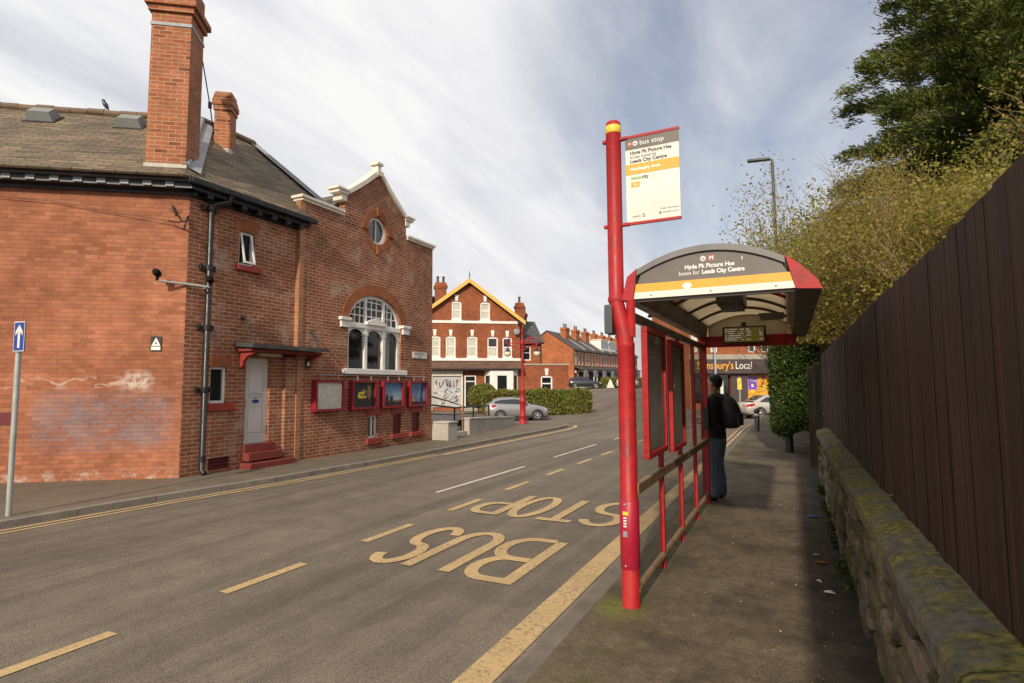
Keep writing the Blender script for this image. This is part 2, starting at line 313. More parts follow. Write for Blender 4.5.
def woodmat(name, col, dark):
    m, t, b = newmat(name); tc = t.n('TexCoord').outputs['Object']
    gr = t.noise(t.scale(tc, (6, 22, .9)), 1.6, 6, .65, .6); bigv = t.noise(t.scale(tc, (.6, 1.4, .25)), 1.0, 5, .6)
    geo = t.n('NewGeometry').outputs['Random Per Island']
    c = t.mix(t.ramp(gr, .32, .68), dark, col)
    gr2 = t.noise(t.scale(tc, (3, 60, .5)), 1.5, 5, .7)
    c = t.mix(t.ramp(gr2, .52, .72, 0, .55), c, tuple(min(1, q * 1.9 + .012) for q in col))
    c = t.mix(1, c, t.mix(t.ramp(bigv, .3, .7), (.65, .63, .62), (1.35, 1.32, 1.28)), 'MULTIPLY')
    c = t.mix(1, c, t.mix(geo, (.78, .78, .78), (1.2, 1.18, 1.15)), 'MULTIPLY')
    sc = t.ramp(t.noise(t.scale(tc, (3, 9, 1.6)), 1.0, 5, .6), .70, .78, 0, .5)
    c = t.mix(sc, c, (.16, .125, .095))
    t.set(b.inputs['Base Color'], c); b.inputs['Roughness'].default_value = .8; b.inputs['Specular IOR Level'].default_value = .3
    t.set(b.inputs['Normal'], t.bump(gr, .45, .006)); return m
M['fence'] = woodmat('brown_stained_boards', (.056, .028, .0135), (.025, .013, .007))
M['old_wood'] = woodmat('weathered_post_wood', (.085, .062, .042), (.04, .029, .02))
M['earth'] = mottled('garden_earth', (.035, .029, .019), .95, .3, 2)
def carpaint(name, col):
    m, t, b = newmat(name); b.inputs['Base Color'].default_value = (*col, 1); b.inputs['Metallic'].default_value = .45
    b.inputs['Roughness'].default_value = .35; b.inputs['Coat Weight'].default_value = .8; b.inputs['Coat Roughness'].default_value = .06
    return m
M['car_silver'] = carpaint('silver_car_paint', (.30, .30, .31)); M['car_champagne'] = carpaint('champagne_car_paint', (.55, .51, .45))
M['car_dark'] = carpaint('dark_grey_car_paint', (.03, .033, .036)); M['car_white'] = carpaint('white_car_paint', (.7, .7, .7))
M['lens_red'] = mottled('red_lamp_lens', (.45, .02, .02), .15, .1, 5); M['lens_clear'] = mottled('clear_lamp_lens', (.6, .6, .6), .1, .1, 5)
M['plate_yellow'] = mottled('yellow_number_plate', (.7, .5, .05), .4, .05, 5)
M['screen'] = emitmat('display_screen_glow', (.15, .105, .012), .42); M['screen_text'] = emitmat('display_text_glow', (.50, .42, .44), .7)

# ------------------------------------------------------------------ mesh builder
class Fr:
    """local frame: a along u, b along n, c along w (up)"""
    def __init__(s, o, u, n, w=(0, 0, 1)):
        s.o = Vector(o); s.u = Vector(u).normalized(); s.n = Vector(n).normalized(); s.w = Vector(w).normalized()
    def __call__(s, a, b, c): return s.o + s.u * a + s.n * b + s.w * c
WORLD = Fr((0, 0, 0), (1, 0, 0), (0, 1, 0))
class MB:
    def __init__(s, fr=WORLD):
        s.fr = fr; s.V = []; s.F = []; s.mi = []; s.sm = []; s.uv = {}
    def verts(s, pts):
        i = len(s.V); s.V += [s.fr(*p) for p in pts]; return i
    def face(s, pts, m=0, uv=None, smooth=False):
        i = s.verts(pts); s.F.append(tuple(range(i, i + len(pts)))); s.mi.append(m); s.sm.append(smooth)
        if uv: s.uv[len(s.F) - 1] = uv
    def mesh(s, pts, faces, m=0, smooth=False):
        i = s.verts(pts)
        for f in faces: s.F.append(tuple(i + k for k in f)); s.mi.append(m); s.sm.append(smooth)
        return s
    def box(s, a0, a1, b0, b1, c0, c1, m=0, ch=0.):
        if ch:   # chamfered box: each face inset, edges and corners bridged
            bm = bmesh.new(); bmesh.ops.create_cube(bm, size=1)
            for v in bm.verts:
                v.co = ((a0 + a1) / 2 + v.co.x * (a1 - a0), (b0 + b1) / 2 + v.co.y * (b1 - b0), (c0 + c1) / 2 + v.co.z * (c1 - c0))
            bmesh.ops.bevel(bm, geom=bm.edges[:], offset=ch, segments=2, affect='EDGES', profile=.6)
            s.mesh([v.co[:] for v in bm.verts], [[v.index for v in f.verts] for f in bm.faces], m); bm.free(); return s
        p = [(a, b, c) for c in (c0, c1) for b in (b0, b1) for a in (a0, a1)]
        return s.mesh(p, [(0, 2, 3, 1), (4, 5, 7, 6), (0, 1, 5, 4), (2, 6, 7, 3), (0, 4, 6, 2), (1, 3, 7, 5)], m)
    def prism(s, poly, b0, b1, m=0, caps=True):
        """poly: (a,c) outline, extruded along b"""
        n = len(poly); pts = [(a, b0, c) for a, c in poly] + [(a, b1, c) for a, c in poly]
        fs = [(i, (i + 1) % n, n + (i + 1) % n, n + i) for i in range(n)]
        if caps:
            tri = tessellate_polygon([[Vector((a, c, 0)) for a, c in poly]])
            fs += [tuple(t) for t in tri] + [tuple(n + k for k in t) for t in tri]
        return s.mesh(pts, fs, m)
    def extr(s, loop, d, m=0, smooth=False):
        """loop of 3d points extruded by vector d, with caps"""
        n = len(loop); pts = [tuple(p) for p in loop] + [tuple(Vector(p) + Vector(d)) for p in loop]
        s.mesh(pts, [(i, (i + 1) % n, n + (i + 1) % n, n + i) for i in range(n)] + [tuple(range(n)), tuple(range(n, 2 * n))], m, smooth); return s
    def wall(s, outline, holes=(), b=0., depth=.1, m=0):
        """flat wall in the a-c plane with openings and their reveals"""
        loops = [outline] + list(holes); flat = [p for l in loops for p in l]
        for t in tessellate_polygon([[Vector((a, c, 0)) for a, c in l] for l in loops]):
            s.face([(flat[k][0], b, flat[k][1]) for k in t], m)
        for h in holes:
            n = len(h)
            for i in range(n):
                p, q = h[i], h[(i + 1) % n]
                s.face([(p[0], b, p[1]), (q[0], b, q[1]), (q[0], b - depth, q[1]), (p[0], b - depth, p[1])], m)
        return s
    def tube(s, path, r, n=8, m=0, caps=True, smooth=True):
        path = [Vector(p) for p in path]; rs = r if isinstance(r, (list, tuple)) else [r] * len(path)
        rings = []; ref = None
        for i, p in enumerate(path):
            d = (path[min(i + 1, len(path) - 1)] - path[max(i - 1, 0)])
            d = d.normalized() if d.length > 1e-9 else Vector((0, 0, 1))
            if ref is None:
                ref = d.orthogonal().normalized()
                if abs(d.z) > .99: ref = Vector((1, 0, 0))
            ref = (ref - d * ref.dot(d)).normalized(); q = d.cross(ref)
            rings.append([p + (ref * math.cos(2 * pi * (k + .5) / n) + q * math.sin(2 * pi * (k + .5) / n)) * rs[i] for k in range(n)])
        fs = []
        for i in range(len(path) - 1):
            for k in range(n):
                fs.append((i * n + k, i * n + (k + 1) % n, (i + 1) * n + (k + 1) % n, (i + 1) * n + k))
        s.mesh([tuple(v) for rg in rings for v in rg], fs, m, smooth)
        if caps:
            s.face([tuple(v) for v in rings[0]], m); s.face([tuple(v) for v in rings[-1]], m)
        return s
    def lathe(s, prof, o=(0, 0, 0), n=20, m=0, smooth=True):
        """prof: (r, z) pairs turned about the local w axis at o"""
        pts = []; fs = []
        for r, z in prof:
            for k in range(n):
                pts.append((o[0] + r * math.cos(2 * pi * k / n), o[1] + r * math.sin(2 * pi * k / n), o[2] + z))
        for i in range(len(prof) - 1):
            for k in range(n): fs.append((i * n + k, i * n + (k + 1) % n, (i + 1) * n + (k + 1) % n, (i + 1) * n + k))
        fs.append(tuple(range(n))); fs.append(tuple((len(prof) - 1) * n + k for k in range(n)))
        return s.mesh(pts, fs, m, smooth)
    def ball(s, o, r, m=0, nu=14, nv=9):
        rx, ry, rz = r if isinstance(r, tuple) else (r, r, r)
        pts = [(o[0] + rx * math.sin(pi * j / nv) * math.cos(2 * pi * k / nu), o[1] + ry * math.sin(pi * j / nv) * math.sin(2 * pi * k / nu), o[2] + rz * math.cos(pi * j / nv)) for j in range(nv + 1) for k in range(nu)]
        return s.mesh(pts, [(j * nu + k, j * nu + (k + 1) % nu, (j + 1) * nu + (k + 1) % nu, (j + 1) * nu + k) for j in range(nv) for k in range(nu)], m, True)
    def ribbon(s, pts, w, b=0., m=0, closed=False):
        """flat stroke of width w through (a,c) points, lying in the a-c plane at b"""
        P = [Vector(p) for p in pts]; n = len(P); L = []; R = []
        for i in range(n):
            p0 = P[(i - 1) % n] if (closed or i > 0) else None; p1 = P[(i + 1) % n] if (closed or i < n - 1) else None
            d0 = (P[i] - p0).normalized() if p0 is not None else None; d1 = (p1 - P[i]).normalized() if p1 is not None else None
            if d0 is None: d0 = d1
            if d1 is None: d1 = d0
            t = (d0 + d1); t = t.normalized() if t.length > 1e-6 else d0
            nn = Vector((-t.y, t.x)); k = w / 2 / max(.5, nn.dot(Vector((-d1.y, d1.x)))); L.append(P[i] + nn * k); R.append(P[i] - nn * k)
        pp = [(v.x, b, v.y) for v in L] + [(v.x, b, v.y) for v in R]
        s.mesh(pp, [(i, (i + 1) % n, n + (i + 1) % n, n + i) for i in range(n if closed else n - 1)], m); return s
    def text(s, string, size, a, c, b=0., align='LEFT', m=0, sx=1., bold=0.):
        cu = bpy.data.curves.new('lettering', 'FONT'); cu.body = string; cu.size = size; cu.align_x = align; cu.offset = bold; cu.resolution_u = 3
        ob = bpy.data.objects.new('lettering', cu); COL.objects.link(ob)
        dg = bpy.context.evaluated_depsgraph_get(); dg.update(); me = ob.evaluated_get(dg).to_mesh()
        s.mesh([(a + v.co.x * sx, b, c + v.co.y) for v in me.vertices], [tuple(p.vertices) for p in me.polygons], m)
        ob.evaluated_get(dg).to_mesh_clear(); bpy.data.objects.remove(ob); bpy.data.curves.remove(cu); return s
    def build(s, name, mats, parent=None, loc=None, uvn=None):
        if not isinstance(mats, (list, tuple)): mats = [mats]
        o = Vector((0, 0, 0))
        if parent is not None:
            q = parent
            while q is not None: o = o + q.location; q = q.parent
        elif loc is not None: o = Vector(loc)
        me = bpy.data.meshes.new(name); me.from_pydata([tuple(v - o) for v in s.V], [], s.F)
        for mt in mats: me.materials.append(M[mt] if isinstance(mt, str) else mt)
        me.polygons.foreach_set('material_index', s.mi); me.polygons.foreach_set('use_smooth', s.sm)
        uvl = me.uv_layers.new(name='UVMap'); data = [0.] * (2 * len(me.loops)); Z = Vector((0, 0, 1))
        for p in me.polygons:
            n = Vector(uvn) if uvn else p.normal; cu = s.uv.get(p.index)
            if abs(n.z) > .995: t = Vector((1, 0, 0)); bb = Vector((0, 1, 0))
            else:
                t = Z.cross(n).normalized()
                if (t.x if abs(t.x) >= abs(t.y) else t.y) < 0: t = -t
                bb = t.cross(n)
                if bb.z < 0: bb = -bb
            for j, (li, vi) in enumerate(zip(p.loop_indices, p.vertices)):
                if cu: data[2 * li], data[2 * li + 1] = cu[j]
                else:
                    w = s.V[vi]; data[2 * li] = w.dot(t); data[2 * li + 1] = w.dot(bb)
        uvl.data.foreach_set('uv', data); me.update()
        ob = bpy.data.objects.new(name, me); COL.objects.link(ob)
        if parent is not None: ob.parent = parent
        elif loc is not None: ob.location = o
        return ob
def tag(o, label=None, cat=None, group=None, kind=None):
    for k, v in (('label', label), ('category', cat), ('group', group), ('kind', kind)):
        if v: o[k] = v
    return o
def thing(name, label, cat, loc=(0, 0, 0), group=None):
    o = bpy.data.objects.new(name, None); COL.objects.link(o); o.location = loc; o.empty_display_size = .2
    return tag(o, label, cat, group)
def copy_tree(o, parent=None):
    c = o.copy(); COL.objects.link(c)
    if parent is not None: c.parent = parent
    for ch in [x for x in COL.objects if x.parent == o]: copy_tree(ch, c)
    return c
def rect(a0, a1, c0, c1): return [(a0, c0), (a1, c0), (a1, c1), (a0, c1)]
def arcp(ca, cc, rx, ry, t0, t1, n): return [(ca + rx * math.cos(t0 + (t1 - t0) * i / n), cc + ry * math.sin(t0 + (t1 - t0) * i / n)) for i in range(n + 1)]
def sstep(x, a, b):
    t = min(1, max(0, (x - a) / (b - a))); return t * t * (3 - 2 * t)
def ground_z(x, y):
    """level at street corner, dipping into the side street and climbing away past it"""
    j = sstep(y, 20, 30)
    h = -.55 * math.exp(-((x + 16) / 13) ** 2 - ((y - 34.5) / 8.5) ** 2) * j
    h += -.36 * sstep(y, 23, 40) * sstep(x, -10, -4)
    h += 1.3 * sstep(y, 43, 72) * sstep(-x, 6, 17)
    return h
def printmat(name, stops, rough=.35, tilt=0., nz=.0, axis=1, sc=1., o=0.):
    """printed sheet: colours running up the sheet with soft mottling"""
    m, t, b = newmat(name); uv = t.n('TexCoord').outputs['UV']; u, v, _ = t.sep(uv)
    f = t.math('ADD', v, t.math('ADD', t.math('MULTIPLY', u, tilt), t.math('MULTIPLY', t.noise(uv, 5, 5, .6), nz)))
    rp = t.n('ValToRGB'); t.L.new(t.ramp(f, o, o + sc), rp.inputs[0]); cr = rp.color_ramp
    cr.elements[0].position = stops[0][0]; cr.elements[0].color = (*stops[0][1], 1); cr.elements[1].position = stops[-1][0]; cr.elements[1].color = (*stops[-1][1], 1)
    for p, c in stops[1:-1]: e = cr.elements.new(p); e.color = (*c, 1)
    t.L.new(rp.outputs[0], b.inputs['Base Color']); b.inputs['Roughness'].default_value = rough; return m
M['sky_print'] = printmat('sky_poster_print', [(0, (.45, .40, .28)), (.4, (.30, .42, .48)), (1, (.03, .12, .28))], o=1.1, sc=.6, nz=.1)
M['storm_print'] = printmat('lilac_poster_print', [(0, (.22, .10, .12)), (.35, (.20, .14, .26)), (.6, (.16, .26, .42)), (1, (.05, .12, .26))], o=1.1, sc=.6, nz=.25)
M['timetable_print'] = printmat('faded_notice_print', [(0, (.36, .34, .30)), (.5, (.72, .69, .62)), (1, (.30, .29, .26))], o=.9, sc=1.3, nz=.5)
_translucent(M['timetable_print'], .6)
M['shutter_grey'] = mottled('pale_grey_shutter', (.50, .49, .48), .55, .1, 3, dirt=(.3, .28, .26), dirt_amt=.4); M['shutter_blue'] = mottled('pale_blue_spray_paint', (.30, .42, .55), .6, .2, 4); M['purple_print'] = mottled('lilac_print', (.36, .20, .55), .5, .1, 4); M['violet_print'] = mottled('violet_print', (.16, .06, .42), .5, .1, 4)

# ================================================================== GROUND
def grid_sheet(name, mat, xs, ys, off, kind='structure', inside=None):
    V = [(x, y, ground_z(x, y) + off) for y in ys for x in xs]; nx = len(xs); F = []
    for j in range(len(ys) - 1):
        for i in range(nx - 1):
            if inside and not inside((xs[i] + xs[i + 1]) / 2, (ys[j] + ys[j + 1]) / 2): continue
            F.append((j * nx + i, j * nx + i + 1, (j + 1) * nx + i + 1, (j + 1) * nx + i))
    me = bpy.data.meshes.new(name); me.from_pydata(V, [], F); me.materials.append(M[mat])
    me.polygons.foreach_set('use_smooth', [True] * len(F))
    o = bpy.data.objects.new(name, me); COL.objects.link(o); tag(o, kind=kind); return o
def frange(a, b, st):
    n = max(1, int(round((b - a) / st))); return [a + (b - a) * i / n for i in range(n + 1)]
RZ = -.08
grid_sheet('road', 'road', frange(-60, 26, 1.0), frange(-14, 130, 1.0), RZ)
g = MB(); g.mesh([(-900, -900, -1.6), (900, -900, -1.6), (900, 900, -1.6), (-900, 900, -1.6)], [(0, 1, 2, 3)])
tag(g.build('ground', 'earth'), kind='structure')

# left kerb line (top edge), from side street round the shallow bend, to the far corner
KL = [(-10.6, -4.0), (-9.6, -.5), (-8.95, 1.6), (-8.62, 3.4), (-8.50, 5.4), (-8.28, 7.4), (-8.14, 9.6), (-8.11, 12), (-8.11, 20.6), (-8.18, 21.8), (-8.5, 22.7), (-9.2, 23.2), (-10.0, 23.0), (-12.5, 21.3), (-15, 19.5)]
def offs(path, d):
    P = [Vector(p) for p in path]; out = []
    for i, p in enumerate(P):
        t = (P[min(i + 1, len(P) - 1)] - P[max(i - 1, 0)]).normalized(); out.append(tuple(p + Vector((t.y, -t.x)) * d))
    return out
def slab(name, outer, zt, zb, mat, inner=None):
    """raised slab: flat top with a vertical edge"""
    m = MB(); poly = list(outer)
    for t in tessellate_polygon([[Vector((x, y, 0)) for x, y in poly]]): m.face([(poly[k][0], poly[k][1], zt) for k in t])
    for i in range(len(poly)):
        p, q = poly[i], poly[(i + 1) % len(poly)]; m.face([(*p, zt), (*q, zt), (*q, zb), (*p, zb)])
    return tag(m.build(name, mat), kind='structure')
inner = offs(KL, -.14)
slab('left_pavement', inner + [(-22, 19), (-22, -6)], 0., -.4, 'pavement')
k = MB(); lf = KL; segs = []
for i in range(len(KL) - 1):
    p, q = Vector(KL[i]), Vector(KL[i + 1]); pi_, qi = Vector(inner[i]), Vector(inner[i + 1])
    n = max(1, int(round((q - p).length / .92)))
    for j in range(n):
        a, b = p.lerp(q, (j + .006) / n), p.lerp(q, (j + .994) / n); c, d = qi.lerp(pi_, 1 - (j + .994) / n), qi.lerp(pi_, 1 - (j + .006) / n)
        zt = .004 + random.uniform(-.003, .003)
        k.face([(*a, zt), (*b, zt), (*c, zt), (*d, zt)]); k.face([(*a, zt), (*b, zt), (*b, -.3), (*a, -.3)])
        k.face([(*a, zt), (*d, zt), (*d, -.3), (*a, -.3)]); k.face([(*b, zt), (*c, zt), (*c, -.3), (*b, -.3)])
tag(k.build('left_kerb', 'kerb'), kind='structure')
# right footpath
RK = -1.47
slab('right_footpath', [(RK + .12, -14), (RK + .12, 33), (3.2, 33), (3.2, -14)], 0., -.9, 'pavement_moss')
k = MB()
for i in range(52):
    y = -14 + i * .91
    if y > 32.5: break
    k.box(RK, RK + .12, y + .005, y + .905, -.9, .002 + random.uniform(-.003, .002))
tag(k.build('right_kerb', 'kerb_dark'), kind='structure')
# pavements in the distance
grid_sheet('far_pavement', 'pavement', frange(-34, -22.6, .8), frange(66, 128, 1.0), .04)
# road markings (flat paint, 4 mm above the asphalt)
FLOOR = Fr((0, 0, RZ), (1, 0, 0), (0, 0, 1), (0, 1, 0))
def paint_strip(mb, pts, w):
    n = len(pts); L = offs(pts, -w / 2); R = offs(pts, w / 2)
    for i in range(n - 1):
        q = [L[i], L[i + 1], R[i + 1], R[i]]; mb.face([(x, y, ground_z(x, y) + RZ + .006 + (.012 if y > 21 else 0)) for x, y in q])
def line_pts(x0, y0, x1, y1, st=.9):
    n = max(1, int(math.hypot(x1 - x0, y1 - y0) / st)); return [(x0 + (x1 - x0) * i / n, y0 + (y1 - y0) * i / n) for i in range(n + 1)]
m = MB(); paint_strip(m, line_pts(-1.685, -6, -1.685, 15.2), .205); tag(m.build('bus_stop_edge_line', 'yellow_line'), kind='structure')
m = MB()
for x in (-1.64, -1.80): paint_strip(m, line_pts(x, 15.5, x, 32), .075)
tag(m.build('right_double_yellow_line', 'yellow_line'), kind='structure')
m = MB()
for d in (.16, .32): paint_strip(m, [p for p in offs(KL[1:8], d)], .07)
tag(m.build('left_double_yellow_line', 'yellow_line'), kind='structure')
m = MB(); paint_strip(m, [p for p in offs(KL[7:9], .36)], .17); c0 = offs(KL[8:], .36); paint_strip(m, c0, .17)
tag(m.build('left_bus_bay_line', 'yellow_line'), kind='structure')
m = MB()
for i in range(12):
    y = -1.82 + 1.70 * i; paint_strip(m, [(-4.28 + .014 * i, y), (-4.275 + .014 * i, y + .86)], .105)
tag(m.build('bus_bay_dashes', 'yellow_line'), kind='structure')
m = MB()
for a, b in ((-2.0, 1.4), (7.72, 10.95), (12.58, 15.86), (17.5, 20.8), (22.4, 25.6)): paint_strip(m, line_pts(-5.11 + .01 * max(0, a - 7), a, -5.05, b), .075)
tag(m.build('centre_line_dashes', 'white_line'), kind='structure')
m = MB(); paint_strip(m, line_pts(-13.2, 24.6, -9.0, 25.6), .1); paint_strip(m, line_pts(-8.2, 27.5, -4.0, 31.5), .1)
paint_strip(m, line_pts(-14.5, 39.2, -10.5, 40.8), .12)
tag(m.build('junction_line', 'yellow_line'), kind='structure')
m = MB(FLOOR)
_lt = [.006]
def lt(pts, w=.125, closed=False): _lt[0] += .0006; m.ribbon(pts, w, _lt[0], 0, closed)
# BUS STOP, painted for traffic coming towards the camera: letter tops towards -Y, reading towards -X
def BX(x0, y0, w, h): return lambda u, v: (x0 - u * w, y0 + (1 - v) * h)   # u right, v up in the letter
def arc(f, cu, cv, ru, rv, t0, t1, n=10): return [f(cu + ru * math.cos(math.radians(t0 + (t1 - t0) * i / n)), cv + rv * math.sin(math.radians(t0 + (t1 - t0) * i / n))) for i in range(n + 1)]
f = BX(-2.25, 4.50, .50, 1.34)
lt([f(0, 0), f(0, 1), f(.5, 1)] + arc(f, .55, .77, .38, .23, 90, -90) + [f(.135, .54)]); lt([f(.5, .54)] + arc(f, .55, .27, .45, .27, 90, -90) + [f(.135, 0)])
f = BX(-2.90, 4.50, .42, 1.34); lt([f(0, 1), f(0, .3)] + arc(f, .5, .26, .5, .26, 180, 360) + [f(1, .3), f(1, 1)])
def letter_s(f): lt(arc(f, .5, .76, .5, .24, 15, 250) + arc(f, .5, .25, .5, .27, 75, -165))
letter_s(BX(-3.45, 4.50, .34, 1.34))
f = BX(-1.98, 6.72, .42, 1.32); letter_s(f)
f = BX(-2.50, 6.76, .46, 1.28); lt([f(0, 1), f(1, 1)]); lt([f(.5, .95), f(.5, 0)])
f = BX(-3.04, 6.74, .40, 1.30); lt(arc(f, .5, .5, .5, .5, 0, 342, 20), closed=True)
f = BX(-3.56, 6.76, .40, 1.28); lt([f(0, 0), f(0, 1), f(.5, 1)] + arc(f, .55, .75, .45, .25, 90, -90) + [f(.165, .5)])
tag(m.build('bus_stop_road_lettering', 'yellow_line'), kind='structure')

# ================================================================== PICTURE HOUSE (left)
HX = thing('picture_house', 'red brick picture house with shaped white-coped gable and big arched window, left of road', 'cinema', (-9.8, 8.5, 0))
FF = Fr((-9.83, 0, 0), (0, 1, 0), (1, 0, 0)); FG = Fr((-9.72, 0, 0), (0, 1, 0), (1, 0, 0))
UL = (.80902, .58779, 0); NL = (.58779, -.80902, 0)
FL = Fr((-9.83, 6.63, 0), UL, NL)
EAVE = 5.2
m = MB(FL); m.wall(rect(-9, 0, -.8, EAVE)); m.build('side_wall', 'brick_side', HX)
w1 = rect(7.70, 8.07, 4.05, 4.75); w2 = rect(7.17, 7.53, 1.30, 2.0); dr = rect(7.95, 8.55, .46, 2.2); vt = rect(7.19, 7.65, .05, .27)
m = MB(FF); m.wall(rect(6.63, 9.2, -.3, EAVE), [w1, w2, dr, vt], 0, .12); m.box(8.88, 9.2, 0.001, .09, -.2, 2.24); m.build('front_wall', 'brick_front', HX)
# gabled bay
GC = 11.82
half = [(14.42, -.3), (14.42, 5.80), (13.06, 5.80), (13.06, 6.30), (12.96, 6.42), (12.62, 6.66), (12.28, 6.92), (12.02, 7.14), (11.9, 7.22)]
out = [(2 * GC - a, c) for a, c in half] + half[::-1]
hc = arcp(GC, 5.73, .37, .37, 0, 2 * pi, 24)[:-1]
ha = [(10.76, 2.05), (12.88, 2.05)] + arcp(GC, 3.2, 1.06, .78, 0, pi, 22)
s1 = rect(11.56, 11.92, .28, .86); v2 = rect(12.56, 12.94, .32, .86); v3 = rect(13.42, 13.80, .32, .86)
m = MB(FG); m.wall(out, [hc, ha, s1, v2, v3], 0, .16); m.build('gable_wall', 'brick_front', HX)
m = MB(FG); m.box(9.16, 9.30, -.14, .012, -.2, 5.80); m.build('quoin_strip', 'brick_quoin', HX)
m = MB(); m.face([(-9.72, 14.42, -.4), (-20, 14.42, -.4), (-20, 14.42, 5.6), (-9.72, 14.42, 5.6)]); m.face([(-20, 14.42, -.4), (-20, 0, -.4), (-20, 0, 5.6), (-20, 14.42, 5.6)])
m.face([(-9.74, 9.2, 5.0), (-14, 9.2, 5.0), (-14, 9.2, 5.8), (-9.74, 9.2, 5.8)]); m.build('rear_wall', 'brick_front', HX)
# arch of gauged brick over the big window, and lintels (radial brick pattern)
def arch_ring(mb, ca, cc, rx0, ry0, rx1, ry1, t0, t1, n, b0, b1):
    I = arcp(ca, cc, rx0, ry0, t0, t1, n); O = arcp(ca, cc, rx1, ry1, t0, t1, n); s = 0
    for i in range(n):
        ds = math.hypot(O[i + 1][0] - O[i][0], O[i + 1][1] - O[i][1]); w = .24
        mb.face([(*I[i][:1], b1, I[i][1]), (*I[i + 1][:1], b1, I[i + 1][1]), (*O[i + 1][:1], b1, O[i + 1][1]), (*O[i][:1], b1, O[i][1])], 0, [(0, s), (0, s + ds), (w, s + ds), (w, s)])
        for (P, Q) in ((I[i], I[i + 1]), (O[i], O[i + 1])): mb.face([(P[0], b1, P[1]), (Q[0], b1, Q[1]), (Q[0], b0, Q[1]), (P[0], b0, P[1])], 0, [(0, s), (0, s + ds), (.05, s + ds), (.05, s)])
        s += ds
m = MB(FG); arch_ring(m, GC, 3.2, 1.062, .782, 1.30, 1.06, 0, pi, 40, -.1, .014); m.build('brick_arch', 'brick_arch', HX)
m = MB(FG); arch_ring(m, GC, 5.73, .372, .372, .56, .56, 0, 2 * pi, 40, -.1, .012)
for t in (0, pi / 2, pi, 1.5 * pi):
    ca, cc = GC + .52 * math.cos(t), 5.73 + .52 * math.sin(t); wa, wc = (.11, .055) if abs(math.cos(t)) > .5 else (.055, .11); m.box(ca - wa, ca + wa, -.05, .05, cc - wc, cc + wc)
m.build('round_window_surround', 'brick_arch', HX)
for a0, a1, c in ((7.60, 8.17, 4.75), (7.08, 7.62, 2.0)):
    m = MB(FF); n = 9; R = .235
    for i in range(n):
        x0 = a0 + (a1 - a0) * i / n; x1 = a0 + (a1 - a0) * (i + 1) / n; m.face([(x0, .006, c), (x1, .006, c), (x1, .006, c + R), (x0, .006, c + R)], 0, [(0, x0), (0, x1), (.235, x1), (.235, x0)])
    m.build('window_lintel', 'brick_arch', HX)
# big arched window
m = MB(FG); W_ = .07
A = arcp(GC, 3.2, 1.06, .78, 0, pi, 24); B = arcp(GC, 3.2, .97, .69, 0, pi, 24)
for i in range(24):
    for b in (-.06,): m.face([(A[i][0], b, A[i][1]), (A[i + 1][0], b, A[i + 1][1]), (B[i + 1][0], b, B[i + 1][1]), (B[i][0], b, B[i][1])])
    m.face([(B[i][0], -.06, B[i][1]), (B[i + 1][0], -.06, B[i + 1][1]), (B[i + 1][0], -.14, B[i + 1][1]), (B[i][0], -.14, B[i][1])])
for a0, a1 in ((10.76, 10.85), (12.79, 12.88)): m.box(a0, a1, -.14, -.06, 2.05, 3.2)
m.box(10.76, 12.88, -.15, -.02, 3.08, 3.22, ch=.02)
for a in (11.46, 12.18):
    m.box(a - .05, a + .05, -.14, -.03, 2.05, 3.08); m.box(a - .04, a + .04, -.14, -.05, 3.22, 3.93)
    m.box(a - .085, a + .085, -.12, -.02, 2.9, 2.98, ch=.015)
for lo, hi in ((10.85, 11.41), (11.51, 12.13), (12.23, 12.79)):   # arched heads of three lower lights
    n = 10; mid = (lo + hi) / 2; r = (hi - lo) / 2
    P = arcp(mid, 2.84, r, .22, 0, pi, n)
    for i in range(n): m.face([(P[i][0], -.08, P[i][1]), (P[i + 1][0], -.08, P[i + 1][1]), (P[i + 1][0], -.08, 3.09), (P[i][0], -.08, 3.09)])
for a in (11.08, 11.27, 11.72, 11.92, 12.36, 12.55): m.box(a - .014, a + .014, -.13, -.085, 3.22, 3.2 + .74 * math.sqrt(max(0, 1 - ((a - GC) / 1.03) ** 2)))
for c in (3.42, 3.62, 3.80): 
    hw = 1.03 * math.sqrt(max(0, 1 - ((c - 3.2) / .75) ** 2)); m.box(GC - hw, GC + hw, -.128, -.088, c - .014, c + .014)
# small moulded pediment on the transom
m.prism([(11.44, 3.20), (12.2, 3.20), (12.2, 3.26), (12.02, 3.33), (11.82, 3.385), (11.62, 3.33), (11.44, 3.26)], -.05, .035)
fr = m.build('arched_window_frame', 'white', HX)
m = MB(FG); m.face([(a, -.11, c) for a, c in [(10.80, 2.06), (12.84, 2.06)] + arcp(GC, 3.2, 1.02, .74, 0, pi, 20)]); m.build('pane', 'glass_clear', fr)
m = MB(FG)
for i in range(14):   # pale curtain drawn at the right of the window, in folds
    a = 12.33 + i * .035; m.face([(a, -.35 + .02 * (i % 2), 2.0), (a + .035, -.35 + .02 * ((i + 1) % 2), 2.0), (a + .035, -.35 + .02 * ((i + 1) % 2), 3.9), (a, -.35 + .02 * (i % 2), 3.9)])
m.build('curtain', 'cream', fr)
m = MB(FG); m.box(12.14, 12.30, -.4, -.36, 2.0, 3.9); m.build('red_curtain', 'maroon', fr)
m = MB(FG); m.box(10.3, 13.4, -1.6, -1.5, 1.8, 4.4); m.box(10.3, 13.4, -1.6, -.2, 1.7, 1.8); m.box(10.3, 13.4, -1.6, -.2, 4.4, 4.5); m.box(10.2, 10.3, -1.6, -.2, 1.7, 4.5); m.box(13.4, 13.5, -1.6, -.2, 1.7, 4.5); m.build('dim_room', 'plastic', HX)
m = MB(FG); m.box(10.58, 13.06, -.14, .10, 1.91, 2.05, ch=.015); m.build('window_sill', 'white', HX)
